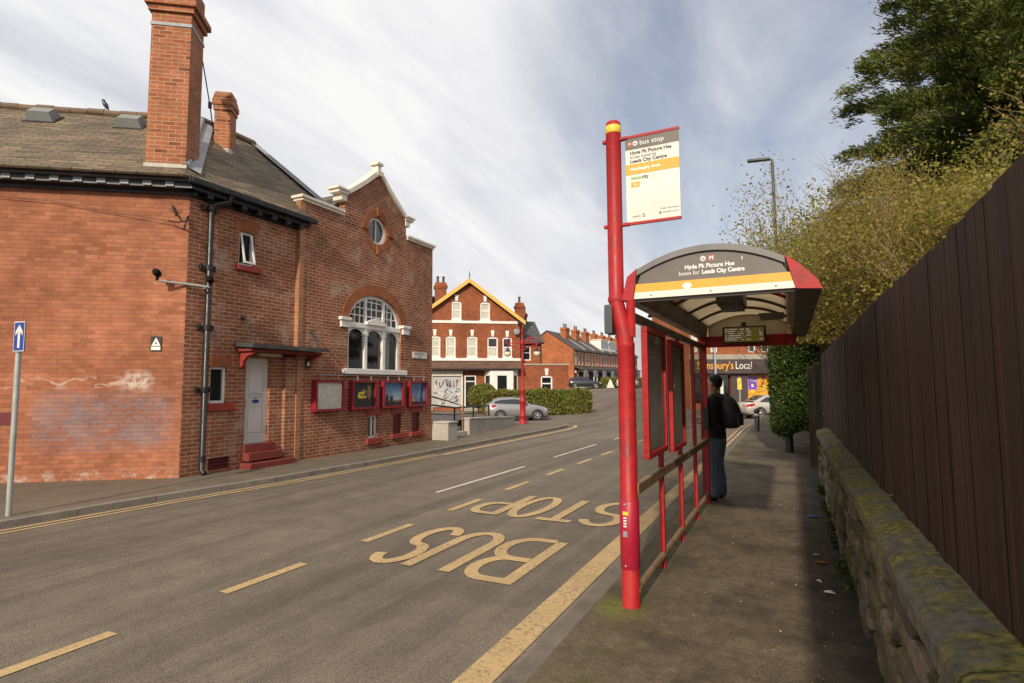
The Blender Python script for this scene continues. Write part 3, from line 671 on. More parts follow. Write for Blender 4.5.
for a0, a1 in ((10.42, 10.80), (12.86, 13.24)): m = MB(FG); m.box(a0, a1, -.1, .10, 3.22, 3.30, ch=.012); m.box(a0 + .05, a1 - .03, -.1, .06, 3.05, 3.22, ch=.012); m.build('impost', 'white', HX)
m = MB(FG)
ring = arcp(GC, 5.73, .37, .37, 0, 2 * pi, 28); r2 = arcp(GC, 5.73, .30, .30, 0, 2 * pi, 28)
for i in range(28): m.face([(ring[i][0], -.05, ring[i][1]), (ring[i + 1][0], -.05, ring[i + 1][1]), (r2[i + 1][0], -.05, r2[i + 1][1]), (r2[i][0], -.05, r2[i][1])]); m.face([(r2[i][0], -.05, r2[i][1]), (r2[i + 1][0], -.05, r2[i + 1][1]), (r2[i + 1][0], -.12, r2[i + 1][1]), (r2[i][0], -.12, r2[i][1])])
m.box(GC - .012, GC + .012, -.10, -.06, 5.43, 6.03)
fr = m.build('round_window_frame', 'white', HX)
m = MB(FG); m.face([(a, -.1, c) for a, c in arcp(GC, 5.73, .33, .33, 0, 2 * pi, 24)[:-1]]); m.build('pane', 'glass_dark', fr)
# small windows, vents
def casement(F, a0, a1, c0, c1, par, b=-.06, fw=.045, open_=False, pane='glass_dark', mat='white', bars=()):
    m = MB(F); m.box(a0, a1, b - .05, b, c0, c0 + fw); m.box(a0, a1, b - .05, b, c1 - fw, c1); m.box(a0, a0 + fw, b - .05, b, c0 + fw, c1 - fw); m.box(a1 - fw, a1, b - .05, b, c0 + fw, c1 - fw)
    for c in bars: m.box(a0 + fw, a1 - fw, b - .05, b + .006, c - .022, c + .022)
    fr = m.build('window_frame', mat, par)
    m = MB(F); m.face([(a0 + fw, b - .035, c0 + fw), (a1 - fw, b - .035, c0 + fw), (a1 - fw, b - .035, c1 - fw), (a0 + fw, b - .035, c1 - fw)]); m.build('pane', pane, fr)
    return fr
fr = casement(FF, 7.70, 8.07, 4.05, 4.75, HX, -.05, .05)
m = MB(FF)   # its top-hung sash tilted outwards
p0, p1 = (7.75, 4.70, -.04), (8.02, 4.10, .10)
for a0, a1 in ((7.75, 7.785), (7.985, 8.02)): m.extr([(a0, -.045, 4.69), (a1, -.045, 4.69), (a1, -.02, 4.70), (a0, -.02, 4.70)], (0, .13, -.58))
m.box(7.75, 8.02, .08, .115, 4.09, 4.13); m.build('open_sash', 'white', fr)
casement(FF, 7.17, 7.53, 1.30, 2.0, HX, -.06, .05)
casement(FG, 11.56, 11.92, .28, .86, HX, -.06, .05, bars=())
m = MB(FG); m.box(11.72, 11.76, -.1, -.05, .33, .82); m.build('mullion', 'white', HX)
for F, a0, a1, c0, c1 in ((FF, 7.64, 8.22, 3.94, 4.05), (FF, 7.08, 7.70, 1.16, 1.30), (FG, 11.46, 12.04, .13, .28), (FG, 12.46, 13.06, .19, .32), (FG, 13.32, 13.92, .19, .32)):
    m = MB(F); m.box(a0, a1, -.11, .07, c0, c1, ch=.012); m.build('painted_sill', 'red_dull', HX)
for a0, a1 in ((11.46, 12.08), (12.44, 13.06), (13.32, 13.92)):
    m = MB(FG); m.box(a0, a1, -.1, .025, .86, 1.06); m.build('painted_lintel', 'red_dull', HX)
for F, a0, a1, c0, c1 in ((FF, 7.19, 7.65, .05, .27), (FG, 12.56, 12.94, .32, .86), (FG, 13.42, 13.80, .32, .86)):
    m = MB(F); m.box(a0, a1, -.10, -.07, c0, c1)
    n = int((c1 - c0) / .06)
    for i in range(n): m.box(a0 + .02, a1 - .02, -.07, -.045, c0 + .02 + i * .06, c0 + .05 + i * .06)
    m.build('louvred_vent', 'maroon', HX)
m = MB(FL); m.box(-3.3, -2.66, -.02, .012, .98, 1.19); m.build('wall_vent', 'maroon', HX)
# door with steps and canopy
m = MB(FF); m.box(7.95, 8.55, -.12, -.075, .46, 2.2)
for c0, c1 in ((.62, 1.22), (1.34, 2.02)): m.ribbon([(8.04, c0), (8.46, c0), (8.46, c1), (8.04, c1)], .03, -.066, 0, True); m.box(8.09, 8.41, -.075, -.062, c0 + .06, c1 - .06, ch=.012)
d = m.build('door', 'door_grey', HX)
m = MB(FF); m.box(7.985, 8.02, -.075, -.03, 1.20, 1.32, ch=.01); m.build('handle', 'steel', d)
m = MB(FF); m.box(8.19, 8.33, -.066, -.056, 1.285, 1.345); m.build('blue_sign', 'sign_blue', d)
m = MB(FF); m.box(8.24, 8.28, -.066, -.058, 1.36, 1.41); m.ribbon([(8.1, 1.44), (8.2, 1.47), (8.32, 1.47), (8.42, 1.44)], .025, -.055); m.build('letter_plate', 'steel', d)
for (a0, a1, b, c0, c1) in ((7.93, 8.66, .06, .30, .46), (7.92, 8.76, .20, .14, .30), (7.86, 8.96, .34, -.1, .11)):
    m = MB(FF); m.box(a0, a1, -.13, b, c0, c1, ch=.012); m.build('step', 'step_and_shaded_red', HX)
m = MB(FF); m.extr([(7.66, -.02, 2.41), (7.66, .54, 2.37), (7.66, .54, 2.45), (7.66, -.02, 2.50)], (2.02, 0, 0)); hood = m.build('door_canopy', 'iron_grey', HX)
m = MB(FF); m.box(7.72, 9.6, 0, .42, 2.31, 2.368); m.build('fascia', 'step_and_shaded_red', hood)  # shade under the canopy slab put into the colour: darker red than the brackets
for a in (7.78, 9.5):
    m = MB(FF); m.extr([(a, 0, 2.33), (a, .42, 2.33), (a, .40, 2.26), (a, .24, 2.22), (a, .13, 2.12), (a, .10, 2.02), (a, 0, 1.98)], (.07, 0, 0)); m.build('bracket', 'red_dull', hood)
    m = MB(FF); q = a + .05
    pts = [(q + .012 * math.cos(i * 1.7), .03 + (.38) * i / 22 + .012 * math.sin(i * 1.7), 2.98 - .54 * i / 22) for i in range(23)]
    m.tube(pts, [.016 + .008 * (i % 2) for i in range(23)], 6); m.ball((q, .025, 2.99), .045, nu=8, nv=6); m.build('stay_chain', 'black', hood)
m = MB(FF); m.box(8.2, 8.75, 0, .1, 2.24, 2.30); m.build('canopy_lamp', 'sign_white', hood)
# eaves: black boards, gutter, bracket blocks
m = MB(FL); m.box(-9, .12, 0, .24, EAVE, EAVE + .14); m.box(-9, .15, 0, .05, EAVE - .07, EAVE); m.build('eaves_board', 'black', HX)
m = MB(FL); m.box(-9, .17, .24, .33, EAVE + .10, EAVE + .20, ch=.02); m.build('gutter', 'iron_grey', HX)
m = MB(FF); m.box(6.52, 9.36, 0.0, .22, EAVE, EAVE + .14); m.box(6.6, 9.19, 0.01, .05, EAVE - .09, EAVE); m.build('eaves_board', 'black', HX)
m = MB(FF); m.box(6.40, 9.50, .22, .32, EAVE + .08, EAVE + .20, ch=.02); m.build('gutter', 'black', HX)
for i in range(19):
    m = MB(FL); a = -.25 - .37 * i; m.box(a - .07, a + .07, .09, .262, EAVE + .015, EAVE + .095); m.build('eaves_block', 'lead', HX)
for i in range(7):
    m = MB(FF); a = 6.9 + .37 * i; m.box(a - .06, a + .06, .06, .215, EAVE - .075, EAVE - .003); m.build('eaves_block', 'black', HX)
# roofs
E1 = Vector((-9.53, 6.30, 5.38)); Ax = Vector((-11.74, 8.13, 7.60)); Bx = Vector((-11.74, 9.55, 7.60)); E2 = Vector((-9.53, 11.0, 5.38))
dl = Vector((-.80902, -.58779, 0)); L0 = E1 + dl * 10; R0 = Ax + dl * 10
def slab3(mb, pts, th=.05):
    p = [Vector(x) for x in pts]; n = (p[1] - p[0]).cross(p[2] - p[0]).normalized(); n = n if n.z > 0 else -n
    mb.extr([tuple(x) for x in p], tuple(-n * th))
m = MB(); slab3(m, [L0, E1, Ax, R0]); Cc = Vector((-9.88, 10.78, 5.73)); slab3(m, [E1, Vector((-9.53, 9.30, 5.38)), Vector((-9.85, 9.30, 5.70)), Cc, Bx, Ax]); slab3(m, [Cc, Vector((-14, 12.4, 5.4)), Bx]); slab3(m, [R0, Ax, Bx, Vector((-15, 13, 5.4)), Vector((-21, 4, 5.4))])
roof = m.build('slate_roof', 'slate', HX)
m = MB()
for P, Q, r in ((E1.lerp(Ax, .10), Ax, .07), (Bx, Cc, .055)):
    m.tube([P + Vector((0, 0, .02)), Q + Vector((0, 0, .03))], r, 8)
    u = (Q - P).normalized()
    for sd in (-1, 1):
        s_ = u.cross(Vector((0, 0, 1))).normalized() * sd * .24 + Vector((0, 0, -.135 if r > .06 else -.1)); m.face([tuple(P + Vector((0, 0, .03))), tuple(Q + Vector((0, 0, .03))), tuple(Q + s_ + Vector((0, 0, .05))), tuple(P + s_ + Vector((0, 0, .05)))])
m.build('lead_hip', 'lead', roof)
m = MB(); n = 30
for i in range(n):
    p = Ax + dl * (i * .33); q = Ax + dl * (i * .33 + .322); z = .012 * math.sin(i * 2.3); m.tube([p + Vector((0, 0, .03 + z)), q + Vector((0, 0, .03 + z))], .085, 6)
for i in range(4): m.tube([Ax + Vector((0, i * .35, .03)), Ax + Vector((0, i * .35 + .345, .03))], .085, 6)
m.build('ridge_tiles', 'ridge_clay', roof)
m = MB(); slab3(m, [(-9.95, 11.82, 6.95), (-9.95, 9.4, 5.45), (-16, 9.4, 5.45), (-16, 11.82, 6.95)]); slab3(m, [(-9.95, 11.82, 6.95), (-9.95, 14.3, 5.45), (-16, 14.3, 5.45), (-16, 11.82, 6.95)]); m.build('gable_roof', 'slate', HX)
m = MB(); m.box(-9.86, -9.74, 9.2, 10.45, 5.7, 5.78); m.build('parapet_flashing', 'lead', HX)
# white coping of the shaped gable
m = MB(FG)
for sgn in (-1, 1):
    def q(a): return GC + sgn * (a - GC)
    def bx(a0, a1, b0, b1, c0, c1): x = sorted((q(a0), q(a1))); m.box(x[0], x[1], b0, b1, c0, c1, ch=.012)
    bx(13.10, 14.50, -.28, .07, 5.86, 5.93); bx(13.10, 14.46, -.26, .04, 5.795, 5.86)
    bx(12.98, 13.40, -.28, .09, 6.42, 6.48); bx(13.0, 13.35, -.26, .06, 6.34, 6.42); bx(13.02, 13.22, -.26, .03, 6.18, 6.34)
    top = [(13.12, 6.46), (12.96, 6.52), (12.64, 6.76), (12.30, 7.02), (12.04, 7.24), (11.93, 7.33)]
    bot = [(13.10, 6.34), (12.94, 6.41), (12.60, 6.65), (12.26, 6.91), (12.0, 7.13), (11.88, 7.21)]
    m.prism([(q(a), c) for a, c in top + bot[::-1]], -.24, .07)
m.box(GC - .13, GC + .13, -.24, .09, 7.22, 7.36, ch=.015); m.prism([(GC - .09, 7.36), (GC + .09, 7.36), (GC + .05, 7.52), (GC - .05, 7.52)], -.16, .04); m.box(GC - .12, GC + .12, -.2, .08, 7.52, 7.60, ch=.015)
m.build('gable_coping', 'cream', HX)
for a0, a1 in ((10.58, 10.74), (12.90, 13.06)): m = MB(FG); m.box(a0, a1, -.2, .004, 5.8, 6.17); m.build('gable_shoulder', 'brick_front', HX)
# chimneys
def chimney(F, a0, a1, b0, b1, c0, c1, par, strap=True, flash=True, pots=0, cap=.55, mat='brick_chimney'):
    e = .045 if a1 - a0 < .5 else .1; m = MB(F); m.box(a0, a1, b0, b1, c0, c1 - cap)
    m.box(a0 - e / 2, a1 + e / 2, b0 - e / 2, b1 + e / 2, c1 - cap, c1 - cap + .11); m.box(a0 - e, a1 + e, b0 - e, b1 + e, c1 - cap + .11, c1 - cap + .22)
    m.prism([(a0 - e * .8, c1 - cap + .22), (a1 + e * .8, c1 - cap + .22), (a1 - .0, c1 - cap + .36), (a0 + .0, c1 - cap + .36)], b0 - .05, b1 + .05); m.box(a0, a1, b0, b1, c1 - cap + .36, c1)
    ch = m.build('chimney', mat, par)
    if strap: m = MB(F); m.box(a0 - .015, a1 + .015, b0 - .015, b1 + .015, c1 - cap - .26, c1 - cap - .20); m.build('strap', 'lead', ch)
    if flash: m = MB(F); m.box(a0 - .02, a1 + .02, b0 - .02, b1 + .02, c0, c0 + flash); m.build('flashing', 'pale_lead', ch)
    if pots: 
        for i in range(pots):
            m = MB(F); a = a0 + (a1 - a0) * (i + .5) / pots; o = (a, (b0 + b1) / 2, c1)
            m.lathe([(.13, 0), (.11, .1), (.10, .45), (.13, .5), (.13, .56), (.08, .58)], o, 10); m.build('chimney_pot', 'tile_pent', ch)
    return ch
chimney(FL, -.705, -.03, -.46, .17, 5.46, 9.15, HX, flash=.19, cap=.62)
FC = Fr((-11.12, 8.26, 0), UL, NL)
chimney(FC, -.17, .17, -.19, .19, 6.5, 8.12, HX, strap=False, flash=.33, cap=.42)
# drainpipe
m = MB(FF); m.tube([(7.3, .26, 5.30), (7.28, .24, 5.16), (7.06, .10, 5.08), (7.02, .08, 5.0), (7.01, .08, .1), (7.01, .16, .02)], .05, 10)
for c in (5.0, 3.85, 2.72, 1.56, .3): m.tube([(7.01, .08, c - .05), (7.01, .08, c + .05)], .066, 10)
pipe = m.build('drainpipe', 'black', HX)
for c in (4.98, 3.85, 2.72, 1.56):
    m = MB(FF)
    for s_ in (-1, 1): m.box(7.01 - s_ * .13 - .03, 7.01 - s_ * .13 + .03, .0, .07, c - .05, c + .05, ch=.012)
    m.box(6.9, 7.12, .02, .05, c - .02, c + .02); m.build('bracket', 'black', pipe)
m = MB(); P = [(-10.3, 7.1, 8.1), (-10.45, 7.4, 7.35), (-10.65, 7.65, 6.9)]; m.tube(P, .012, 5); m.tube([(-10.45, 7.4, 7.42), (-10.45, 7.4, 7.3)], .04, 6); m.build('aerial_cable', 'black', HX)
m = MB(FL); m.tube([(-.3, .1, 4.62), (-.12, .16, 4.58), (.02, .2, 4.6)], .014, 6); m.tube([(-.28, .02, 4.92), (-.18, .10, 4.72)], .02, 6); m.tube([(-.02, .0, 4.75), (-.02, .16, 4.45)], .016, 6)
m.tube([(-4.5, .04, 5.0), (-2.2, .05, 4.9), (-1.2, .06, 4.74), (-.3, .1, 4.62)], .006, 5); m.build('cable_bracket', 'black', HX)

# fittings on the picture house
for i, (a0, a1, kind, lab) in enumerate(((9.60, 10.52, 'list', 'red framed notice case with white listings sheet, nearest to canopied door'), (10.80, 11.70, 'dark', 'red framed poster case with dark poster and yellow figure'), (11.98, 12.86, 'sky', 'red framed poster case with blue sky above two silhouettes'), (13.14, 14.02, 'storm', 'red framed poster case with blue and lilac poster, furthest from door'))):
    t = thing('poster_case', lab, 'poster case', tuple(FG((a0 + a1) / 2, 0, 1.04)), 'poster cases on the picture house wall')
    c0, c1 = 1.04, 1.76; m = MB(FG); fw = .055
    m.box(a0, a1, .005, .03, c0, c1); m.box(a0, a1, .03, .15, c0, c0 + fw); m.box(a0, a1, .03, .15, c1 - fw, c1); m.box(a0, a0 + fw, .03, .15, c0 + fw, c1 - fw); m.box(a1 - fw, a1, .03, .15, c0 + fw, c1 - fw); m.build('case', 'case_red', t)
    A0, A1, C0_, C1_ = a0 + fw, a1 - fw, c0 + fw, c1 - fw; m = MB(FG); b = .10
    W, H = A1 - A0, C1_ - C0_
    if kind == 'list':
        m.box(A0, A1, .03, b, C0_, C1_, 0)
        for r in range(25):
            x = A0 + .05
            while x < A1 - .08:
                l = random.uniform(.02, .075)
                if random.random() < .72: m.box(x, min(x + l, A1 - .05), b, b + .003, C1_ - .05 - r * .0225, C1_ - .042 - r * .0225, 1)
                x += l + .02
        m.build('listings_sheet', ['sign_white', 'listing_ink'], t)
    else:
        cols = {'dark': ('plastic', 'brass', 'sticker_yellow'), 'sky': ('sky_print', 'plastic', 'brass'), 'storm': ('storm_print', 'plastic', 'sign_amber')}[kind]
        m.box(A0, A1, .03, b, C0_, C1_, 0)
        def blob(cx, cy, rx, ry, mm, e=.003): m.face([(A0 + W * (cx + rx * math.cos(q)), b + e, C0_ + H * (cy + ry * math.sin(q))) for q in [2 * pi * k / 14 for k in range(14)]], mm)
        if kind == 'dark':
            blob(.5, .62, .10, .13, 1); blob(.28, .46, .07, .1, 2, .005); m.ribbon([(A0 + W * .26, C0_ + H * .56), (A0 + W * .52, C0_ + H * .6), (A0 + W * .34, C0_ + H * .38), (A0 + W * .62, C0_ + H * .42)], .06, b + .004, 2); blob(.75, .6, .1, .3, 1)
        elif kind == 'sky':
            m.box(A0, A1, b, b + .002, C0_, C0_ + H * .16, 1)
            for cx, h in ((.18, .58), (.42, .50)): m.box(A0 + W * (cx - .08), A0 + W * (cx + .08), b, b + .003, C0_ + H * .1, C0_ + H * h * .8, 1); blob(cx, h * .84, .05, .06, 2, .004)
            m.box(A0, A1, b, b + .0025, C0_ + H * .16, C0_ + H * .24, 2)
        else:
            m.face([(A0 + W * .62, b + .003, C0_), (A0 + W * .8, b + .003, C0_), (A0 + W * .74, b + .003, C0_ + H * .5), (A0 + W * .95, b + .003, C1_), (A0 + W * .72, b + .003, C1_), (A0 + W * .66, b + .003, C0_ + H * .5)], 1); m.box(A0, A1, b, b + .002, C0_, C0_ + H * .12, 1); blob(.2, .2, .09, .07, 2)
        m.build('poster', list(cols), t)
    m = MB(FG)
    for k in range(2): m.tube([(a0 + .2 + k * (a1 - a0 - .4), .12, c1), (a0 + .2 + k * (a1 - a0 - .4), .12, 1.86)], .010, 5)
    m.build('hanger', 'steel', t)
m = MB(FG); m.tube([(9.75, .05, 1.875), (13.9, .05, 1.875)], .012, 6); m.tube([(9.75, 0, 1.875), (9.75, .12, 1.875)], .012, 6); m.tube([(13.9, 0, 1.875), (13.9, .12, 1.875)], .012, 6)
tag(m.build('conduit_rail', 'steel', loc=tuple(FG(9.75, 0, 1.875))), 'thin grey conduit rail running above the four poster cases', 'rail')
t = thing('street_name_sign', 'pale street name plate high on gable wall, right of arched window', 'sign', tuple(FG(13.4, 0, 2.42)))
m = MB(FG); m.box(13.42, 14.12, .003, .022, 2.42, 2.60); m.build('plate', 'sign_white', t)
m = MB(FG); m.text('BRUDENELL', .10, 13.77, 2.515, .026, 'CENTER', sx=.9); m.text('ROAD', .075, 13.77, 2.44, .026, 'CENTER'); m.build('lettering', 'letter_dark', t)
t = thing('wall_notice', 'small dark notice plate with white symbol beside the door canopy', 'sign', tuple(FG(9.4, 0, 2.1)))
m = MB(FG); m.box(9.40, 9.55, .003, .02, 2.02, 2.24); m.build('plate', 'black', t)
m = MB(FG); m.prism([(9.43, 2.08), (9.52, 2.08), (9.475, 2.19)], .02, .023); m.build('symbol', 'letter_white', t)
t = thing('warning_sign', 'small black plate with white triangle on orange brick side wall', 'sign', tuple(FL(-.45, 0, 2.3)))
m = MB(FL); m.box(-.54, -.37, .003, .02, 2.26, 2.52); m.build('plate', 'black', t)
m = MB(FL); m.prism([(-.53, 2.35), (-.38, 2.35), (-.455, 2.50)], .02, .023); m.box(-.53, -.38, .02, .023, 2.275, 2.335); m.build('symbol', 'letter_white', t)
m = MB(FL); m.prism([(-.47, 2.38), (-.44, 2.38), (-.455, 2.45)], .0235, .025); m.build('mark', 'letter_dark', t)
t = thing('floodlight_bar', 'grey wall bar with two black spotlights at brick corner', 'wall light', (-9.75, 6.6, 3.45))
m = MB(); P1 = Vector(FL(-.40, .22, 3.50)); P2 = Vector((-9.62, 6.95, 3.46)); m.tube([P1, P2], .022, 8); m.tube([P2, (-9.84, 6.98, 3.46)], .022, 8); m.build('bar', 'steel', t)
for P in (P1, P2):
    m = MB(); d = Vector((.5, -.8, .25)).normalized(); o = P + Vector((0, 0, .13)); m.tube([o - d * .08, o - d * .02, o + d * .05, o + d * .09], [.035, .06, .063, .05], 12); m.tube([P, P + Vector((0, 0, .10))], .028, 6); m.build('spotlight', 'matt_black', t)
# rooftop vents and bird
RP = Vector((.58779 * math.sin(math.radians(40)), -.80902 * math.sin(math.radians(40)), math.cos(math.radians(40))))
up = Vector((-.58779 * math.cos(math.radians(40)), .80902 * math.cos(math.radians(40)), math.sin(math.radians(40))))
for p, lab in (((-13.72, 6.02, 7.18), 'grey roof vent on slates further from the chimney'), ((-12.35, 6.98, 7.15), 'grey roof vent on slates next to the tall chimney')):
    t = thing('roof_vent', lab, 'roof vent', p, 'roof vents on the picture house'); F = Fr(p, UL, RP, up)
    m = MB(F); a, b = .25, .19
    m.mesh([(-a, 0, -b), (a, 0, -b), (a, 0, b), (-a, 0, b), (-a + .05, .19, -b + .06), (a - .05, .19, -b + .06), (a - .05, .19, b - .06), (-a + .05, .19, b - .06)], [(4, 5, 6, 7), (0, 1, 5, 4), (1, 2, 6, 5), (2, 3, 7, 6), (3, 0, 4, 7)]); m.build('cowl', 'vent_grey', t)
    m = MB(F); m.box(-a - .03, a + .03, -.01, .02, -b - .05, b + .04); m.build('flange', 'iron_grey', t)
m = MB(Fr(tuple(Ax + dl * 1.98 + Vector((0, 0, .10))), UL, NL))
m.tube([(.10, 0, .04), (.06, 0, .10), (0, 0, .19), (-.045, 0, .27), (-.05, 0, .32), (-.075, 0, .335), (-.12, 0, .33)], [.012, .045, .07, .05, .042, .03, .004], 10); m.tube([(0, .02, .13), (0, .02, 0)], .008, 5); m.tube([(.02, -.02, .13), (.02, -.02, 0)], .008, 5); m.tube([(.05, 0, .1), (.13, 0, -.04)], [.03, .012], 6)
o_ = m.fr.o.copy(); m.V = [o_ + (v - o_) * .72 for v in m.V]
tag(m.build('bird', 'black', loc=tuple(Ax + dl * 1.98)), 'dark bird perched on roof ridge beside tall chimney', 'bird')

# one way sign
t = thing('one_way_sign', 'blue one way arrow sign on slim grey pole at left kerb', 'traffic sign', (-8.93, 3.8, 0))
m = MB(Fr((-8.93, 3.8, 0), (.93, .36, 0), (.36, -.93, 0))); m.tube([(0, 0, -.1), (0, 0, 2.42)], .032, 12); m.tube([(0, 0, 2.42), (0, 0, 2.43)], [.032, .012], 12); m.build('pole', 'steel', t)
F = Fr((-8.93, 3.8, 0), (.985, .17, 0), (.17, -.985, 0)); m = MB(F); m.box(-.035, .160, .034, .045, 2.070, 2.460, ch=.004); pl = m.build('plate', 'sign_blue', t)
m = MB(F); m.box(-.032, .157, .0455, .0475, 2.074, 2.458); m.box(-.024, .149, .047, .0485, 2.084, 2.446, 1); ca = .0625
m.prism([(ca - .02, 2.118), (ca + .02, 2.118), (ca + .02, 2.325), (ca + .062, 2.277), (ca + .062, 2.333), (ca, 2.416), (ca - .062, 2.333), (ca - .062, 2.277), (ca - .02, 2.325)], .0485, .050); m.build('arrow', ['sign_white', 'sign_blue'], pl)

# ================================================================== FORECOURT beyond the picture house
m = MB(); m.box(-9.78, -9.16, 14.46, 14.98, -.1, .50, ch=.015); m.box(-9.80, -9.13, 14.44, 15.0, .50, .545, ch=.012)
tag(m.build('wall_pillar', 'render_pale', loc=(-9.47, 14.7, 0)), 'short pale rendered pillar at far corner of picture house', 'pillar')
m = MB(); P = [(-9.62, 16.5), (-9.85, 18.9), (-10.12, 21.0)]
for i in range(2):
    (x0, y0), (x1, y1) = P[i], P[i + 1]; h0, h1 = .50 - .09 * i, .41 - .1 * i
    m.mesh([(x0, y0, -.1), (x1, y1, -.1), (x1 - .28, y1 + .05, -.1), (x0 - .28, y0 + .05, -.1), (x0, y0, h0), (x1, y1, h1), (x1 - .28, y1 + .05, h1), (x0 - .28, y0 + .05, h0)], [(0, 1, 5, 4), (1, 2, 6, 5), (2, 3, 7, 6), (3, 0, 4, 7), (4, 5, 6, 7)])
    m.mesh([(x0 + .03, y0 - .02, h0), (x1 + .03, y1, h1), (x1 - .31, y1 + .05, h1), (x0 - .31, y0, h0), (x0 + .03, y0 - .02, h0 + .05), (x1 + .03, y1, h1 + .05), (x1 - .31, y1 + .05, h1 + .05), (x0 - .31, y0, h0 + .05)], [(0, 1, 5, 4), (1, 2, 6, 5), (2, 3, 7, 6), (3, 0, 4, 7), (4, 5, 6, 7)])
tag(m.build('low_wall', 'render_pale', loc=(-9.9, 18.8, 0)), 'low pale rendered wall along forecourt, ending at red lamp post', 'wall')
t = thing('entrance_ramp', 'dark raised ramp with steps between pillar and low pale wall', 'ramp', (-10.6, 15.8, 0))
m = MB(); m.box(-13.5, -10.35, 14.5, 19.5, -.1, .40); m.box(-13.5, -10.32, 14.48, 19.52, .40, .44); m.build('deck', 'black', t)
m = MB(); m.box(-10.35, -10.0, 15.0, 16.6, -.1, .26); m.box(-10.0, -9.7, 15.0, 16.6, -.1, .12); m.build('steps', 'render_pale', t)
t = thing('handrail', 'black steel handrail along entrance ramp beyond picture house', 'handrail', (-10.4, 16.5, .44))
m = MB(); m.tube([(-10.45, 14.6, 1.02), (-10.45, 15.3, 1.02), (-10.42, 16.9, .86), (-10.45, 19.4, .86)], .03, 8); m.tube([(-10.45, 14.6, .72), (-10.45, 15.3, .72), (-10.42, 16.9, .62), (-10.45, 19.4, .62)], .018, 8)
m.build('rail', 'black', t)
for y, h in ((14.65, 1.02), (15.4, 1.01), (16.9, .86), (18.2, .86), (19.4, .86)):
    m = MB(); m.tube([(-10.45, y, .42), (-10.45, y, h)], .028, 8); m.build('post', 'black', t)
m = MB(); m.tube([(-9.86, 16.45, 0), (-9.86, 16.45, .95), (-10.3, 16.3, 1.1), (-10.8, 15.9, 1.28)], .026, 8); m.build('short_rail', 'brass', t)

# red ornamental lamp post
LX, LY = -10.2, 21.95
t = thing('red_lamp_post', 'red cast iron lamp post with twin hanging globes at far kerb', 'lamp post', (LX, LY, 0))
m = MB(); m.lathe([(0.168, -.1), (0.168, .10), (0.143, .14), (0.139, .30), (0.160, .33), (0.126, .38), (0.118, .85), (0.143, .90), (0.151, .98), (0.101, 1.05), (0.088, 1.35), (0.109, 1.38), (0.109, 1.44), (0.063, 1.52), (0.050, 2.6), (0.063, 2.64), (0.063, 2.74), (0.046, 2.8), (0.042, 3.3), (0.071, 3.36), (0.071, 3.48), (0.042, 3.55), (0.034, 3.9), (0.050, 3.95), (0.017, 4.05), (0.010, 4.22)], (LX, LY, 0), 16); m.build('column', 'red', t)
ux, uy = .90, .44
for sg in (-1, 1):
    m = MB()
    def LP(a, z): return (LX + ux * a * sg, LY + uy * a * sg, z)
    m.tube([LP(.03, 3.1), LP(.2, 3.22), LP(.4, 3.3), LP(.58, 3.34), LP(.68, 3.42), LP(.66, 3.56), LP(.5, 3.66), LP(.3, 3.66), LP(.12, 3.54), LP(.05, 3.42)], .024, 6)
    m.tube([LP(.04, 3.4), LP(.3, 3.42), LP(.64, 3.42)], .022, 6); sc = [LP(.34 + .12 * math.cos(q * .7) * (1 - q / 14), 3.53 + .1 * math.sin(q * .7) * (1 - q / 14)) for q in range(12)]; m.tube(sc, .016, 5); m.tube([LP(.62, 3.42), LP(.62, 3.20)], .02, 6); m.build('arm', 'red', t)
    m = MB(); o = LP(.62, 2.98); m.ball(o, (.14, .14, .135), nu=16, nv=12); g_ = m.build('globe', 'globe', t)
    m = MB(); m.lathe([(.04, .22), (.06, .17), (.12, .10), (.13, .08)], o, 14); m.build('cap', 'black', g_)

# ================================================================== GABLED HOUSE
HO = Vector((-23.11, 40.21, 0)); FHH = Fr(HO, UL, NL)
HS = thing('gabled_house', 'red brick house with yellow bargeboards and a graffiti covered shutter, across side street', 'house', tuple(HO))
ARC = lambda a0, a1, c0, c1: [(a0, c0), (a1, c0)] + arcp((a0 + a1) / 2, c1 - .12, (a1 - a0) / 2, .12, 0, pi, 8)
wins = [(-5.45, -4.6, 3.93, 5.66), (-3.55, -2.65, 3.93, 5.66), (-2.22, -1.42, 3.93, 5.66), (-.50, .35, 3.93, 5.66), (1.17, 2.05, 3.93, 5.64), (2.43, 3.22, 3.93, 5.62)]
attic = [(-1.75, -.95, 7.02, 8.52), (.58, 1.40, 7.02, 8.50)]
door = rect(-.62, .16, -.06, 2.38)
GA = -.33; HL, HR = -6.2, 3.9
m = MB(FHH); m.wall([(HL, -.8), (HR, -.8), (HR, 6.95), (GA, 10.1), (HL, 5.98 + (HL + 5.0) * .7 + .9)], [ARC(*w) for w in wins + attic] + [door], 0, .12); m.build('wall', 'brick_house', HS)
m = MB(FHH)
for a in (HL, HR): m.face([(a, 0, -.8), (a, -9, -.8), (a, -9, 6.9), (a, 0, 6.9)])
m.face([(HL, -9, -.8), (HR, -9, -.8), (HR, -9, 6.9), (HL, -9, 6.9)]); m.build('side_wall', 'brick_house', HS)
sl = (10.1 - 6.95) / (HR - GA)
def rz(a): return 10.32 - abs(a - GA) * sl
m = MB(FHH)
for sg, end in ((1, 4.30), (-1, -6.4)):
    m.extr([(GA, .34, 10.32), (end, .34, rz(end)), (end, -5.5, rz(end)), (GA, -5.5, 10.32)], (0, 0, .09))
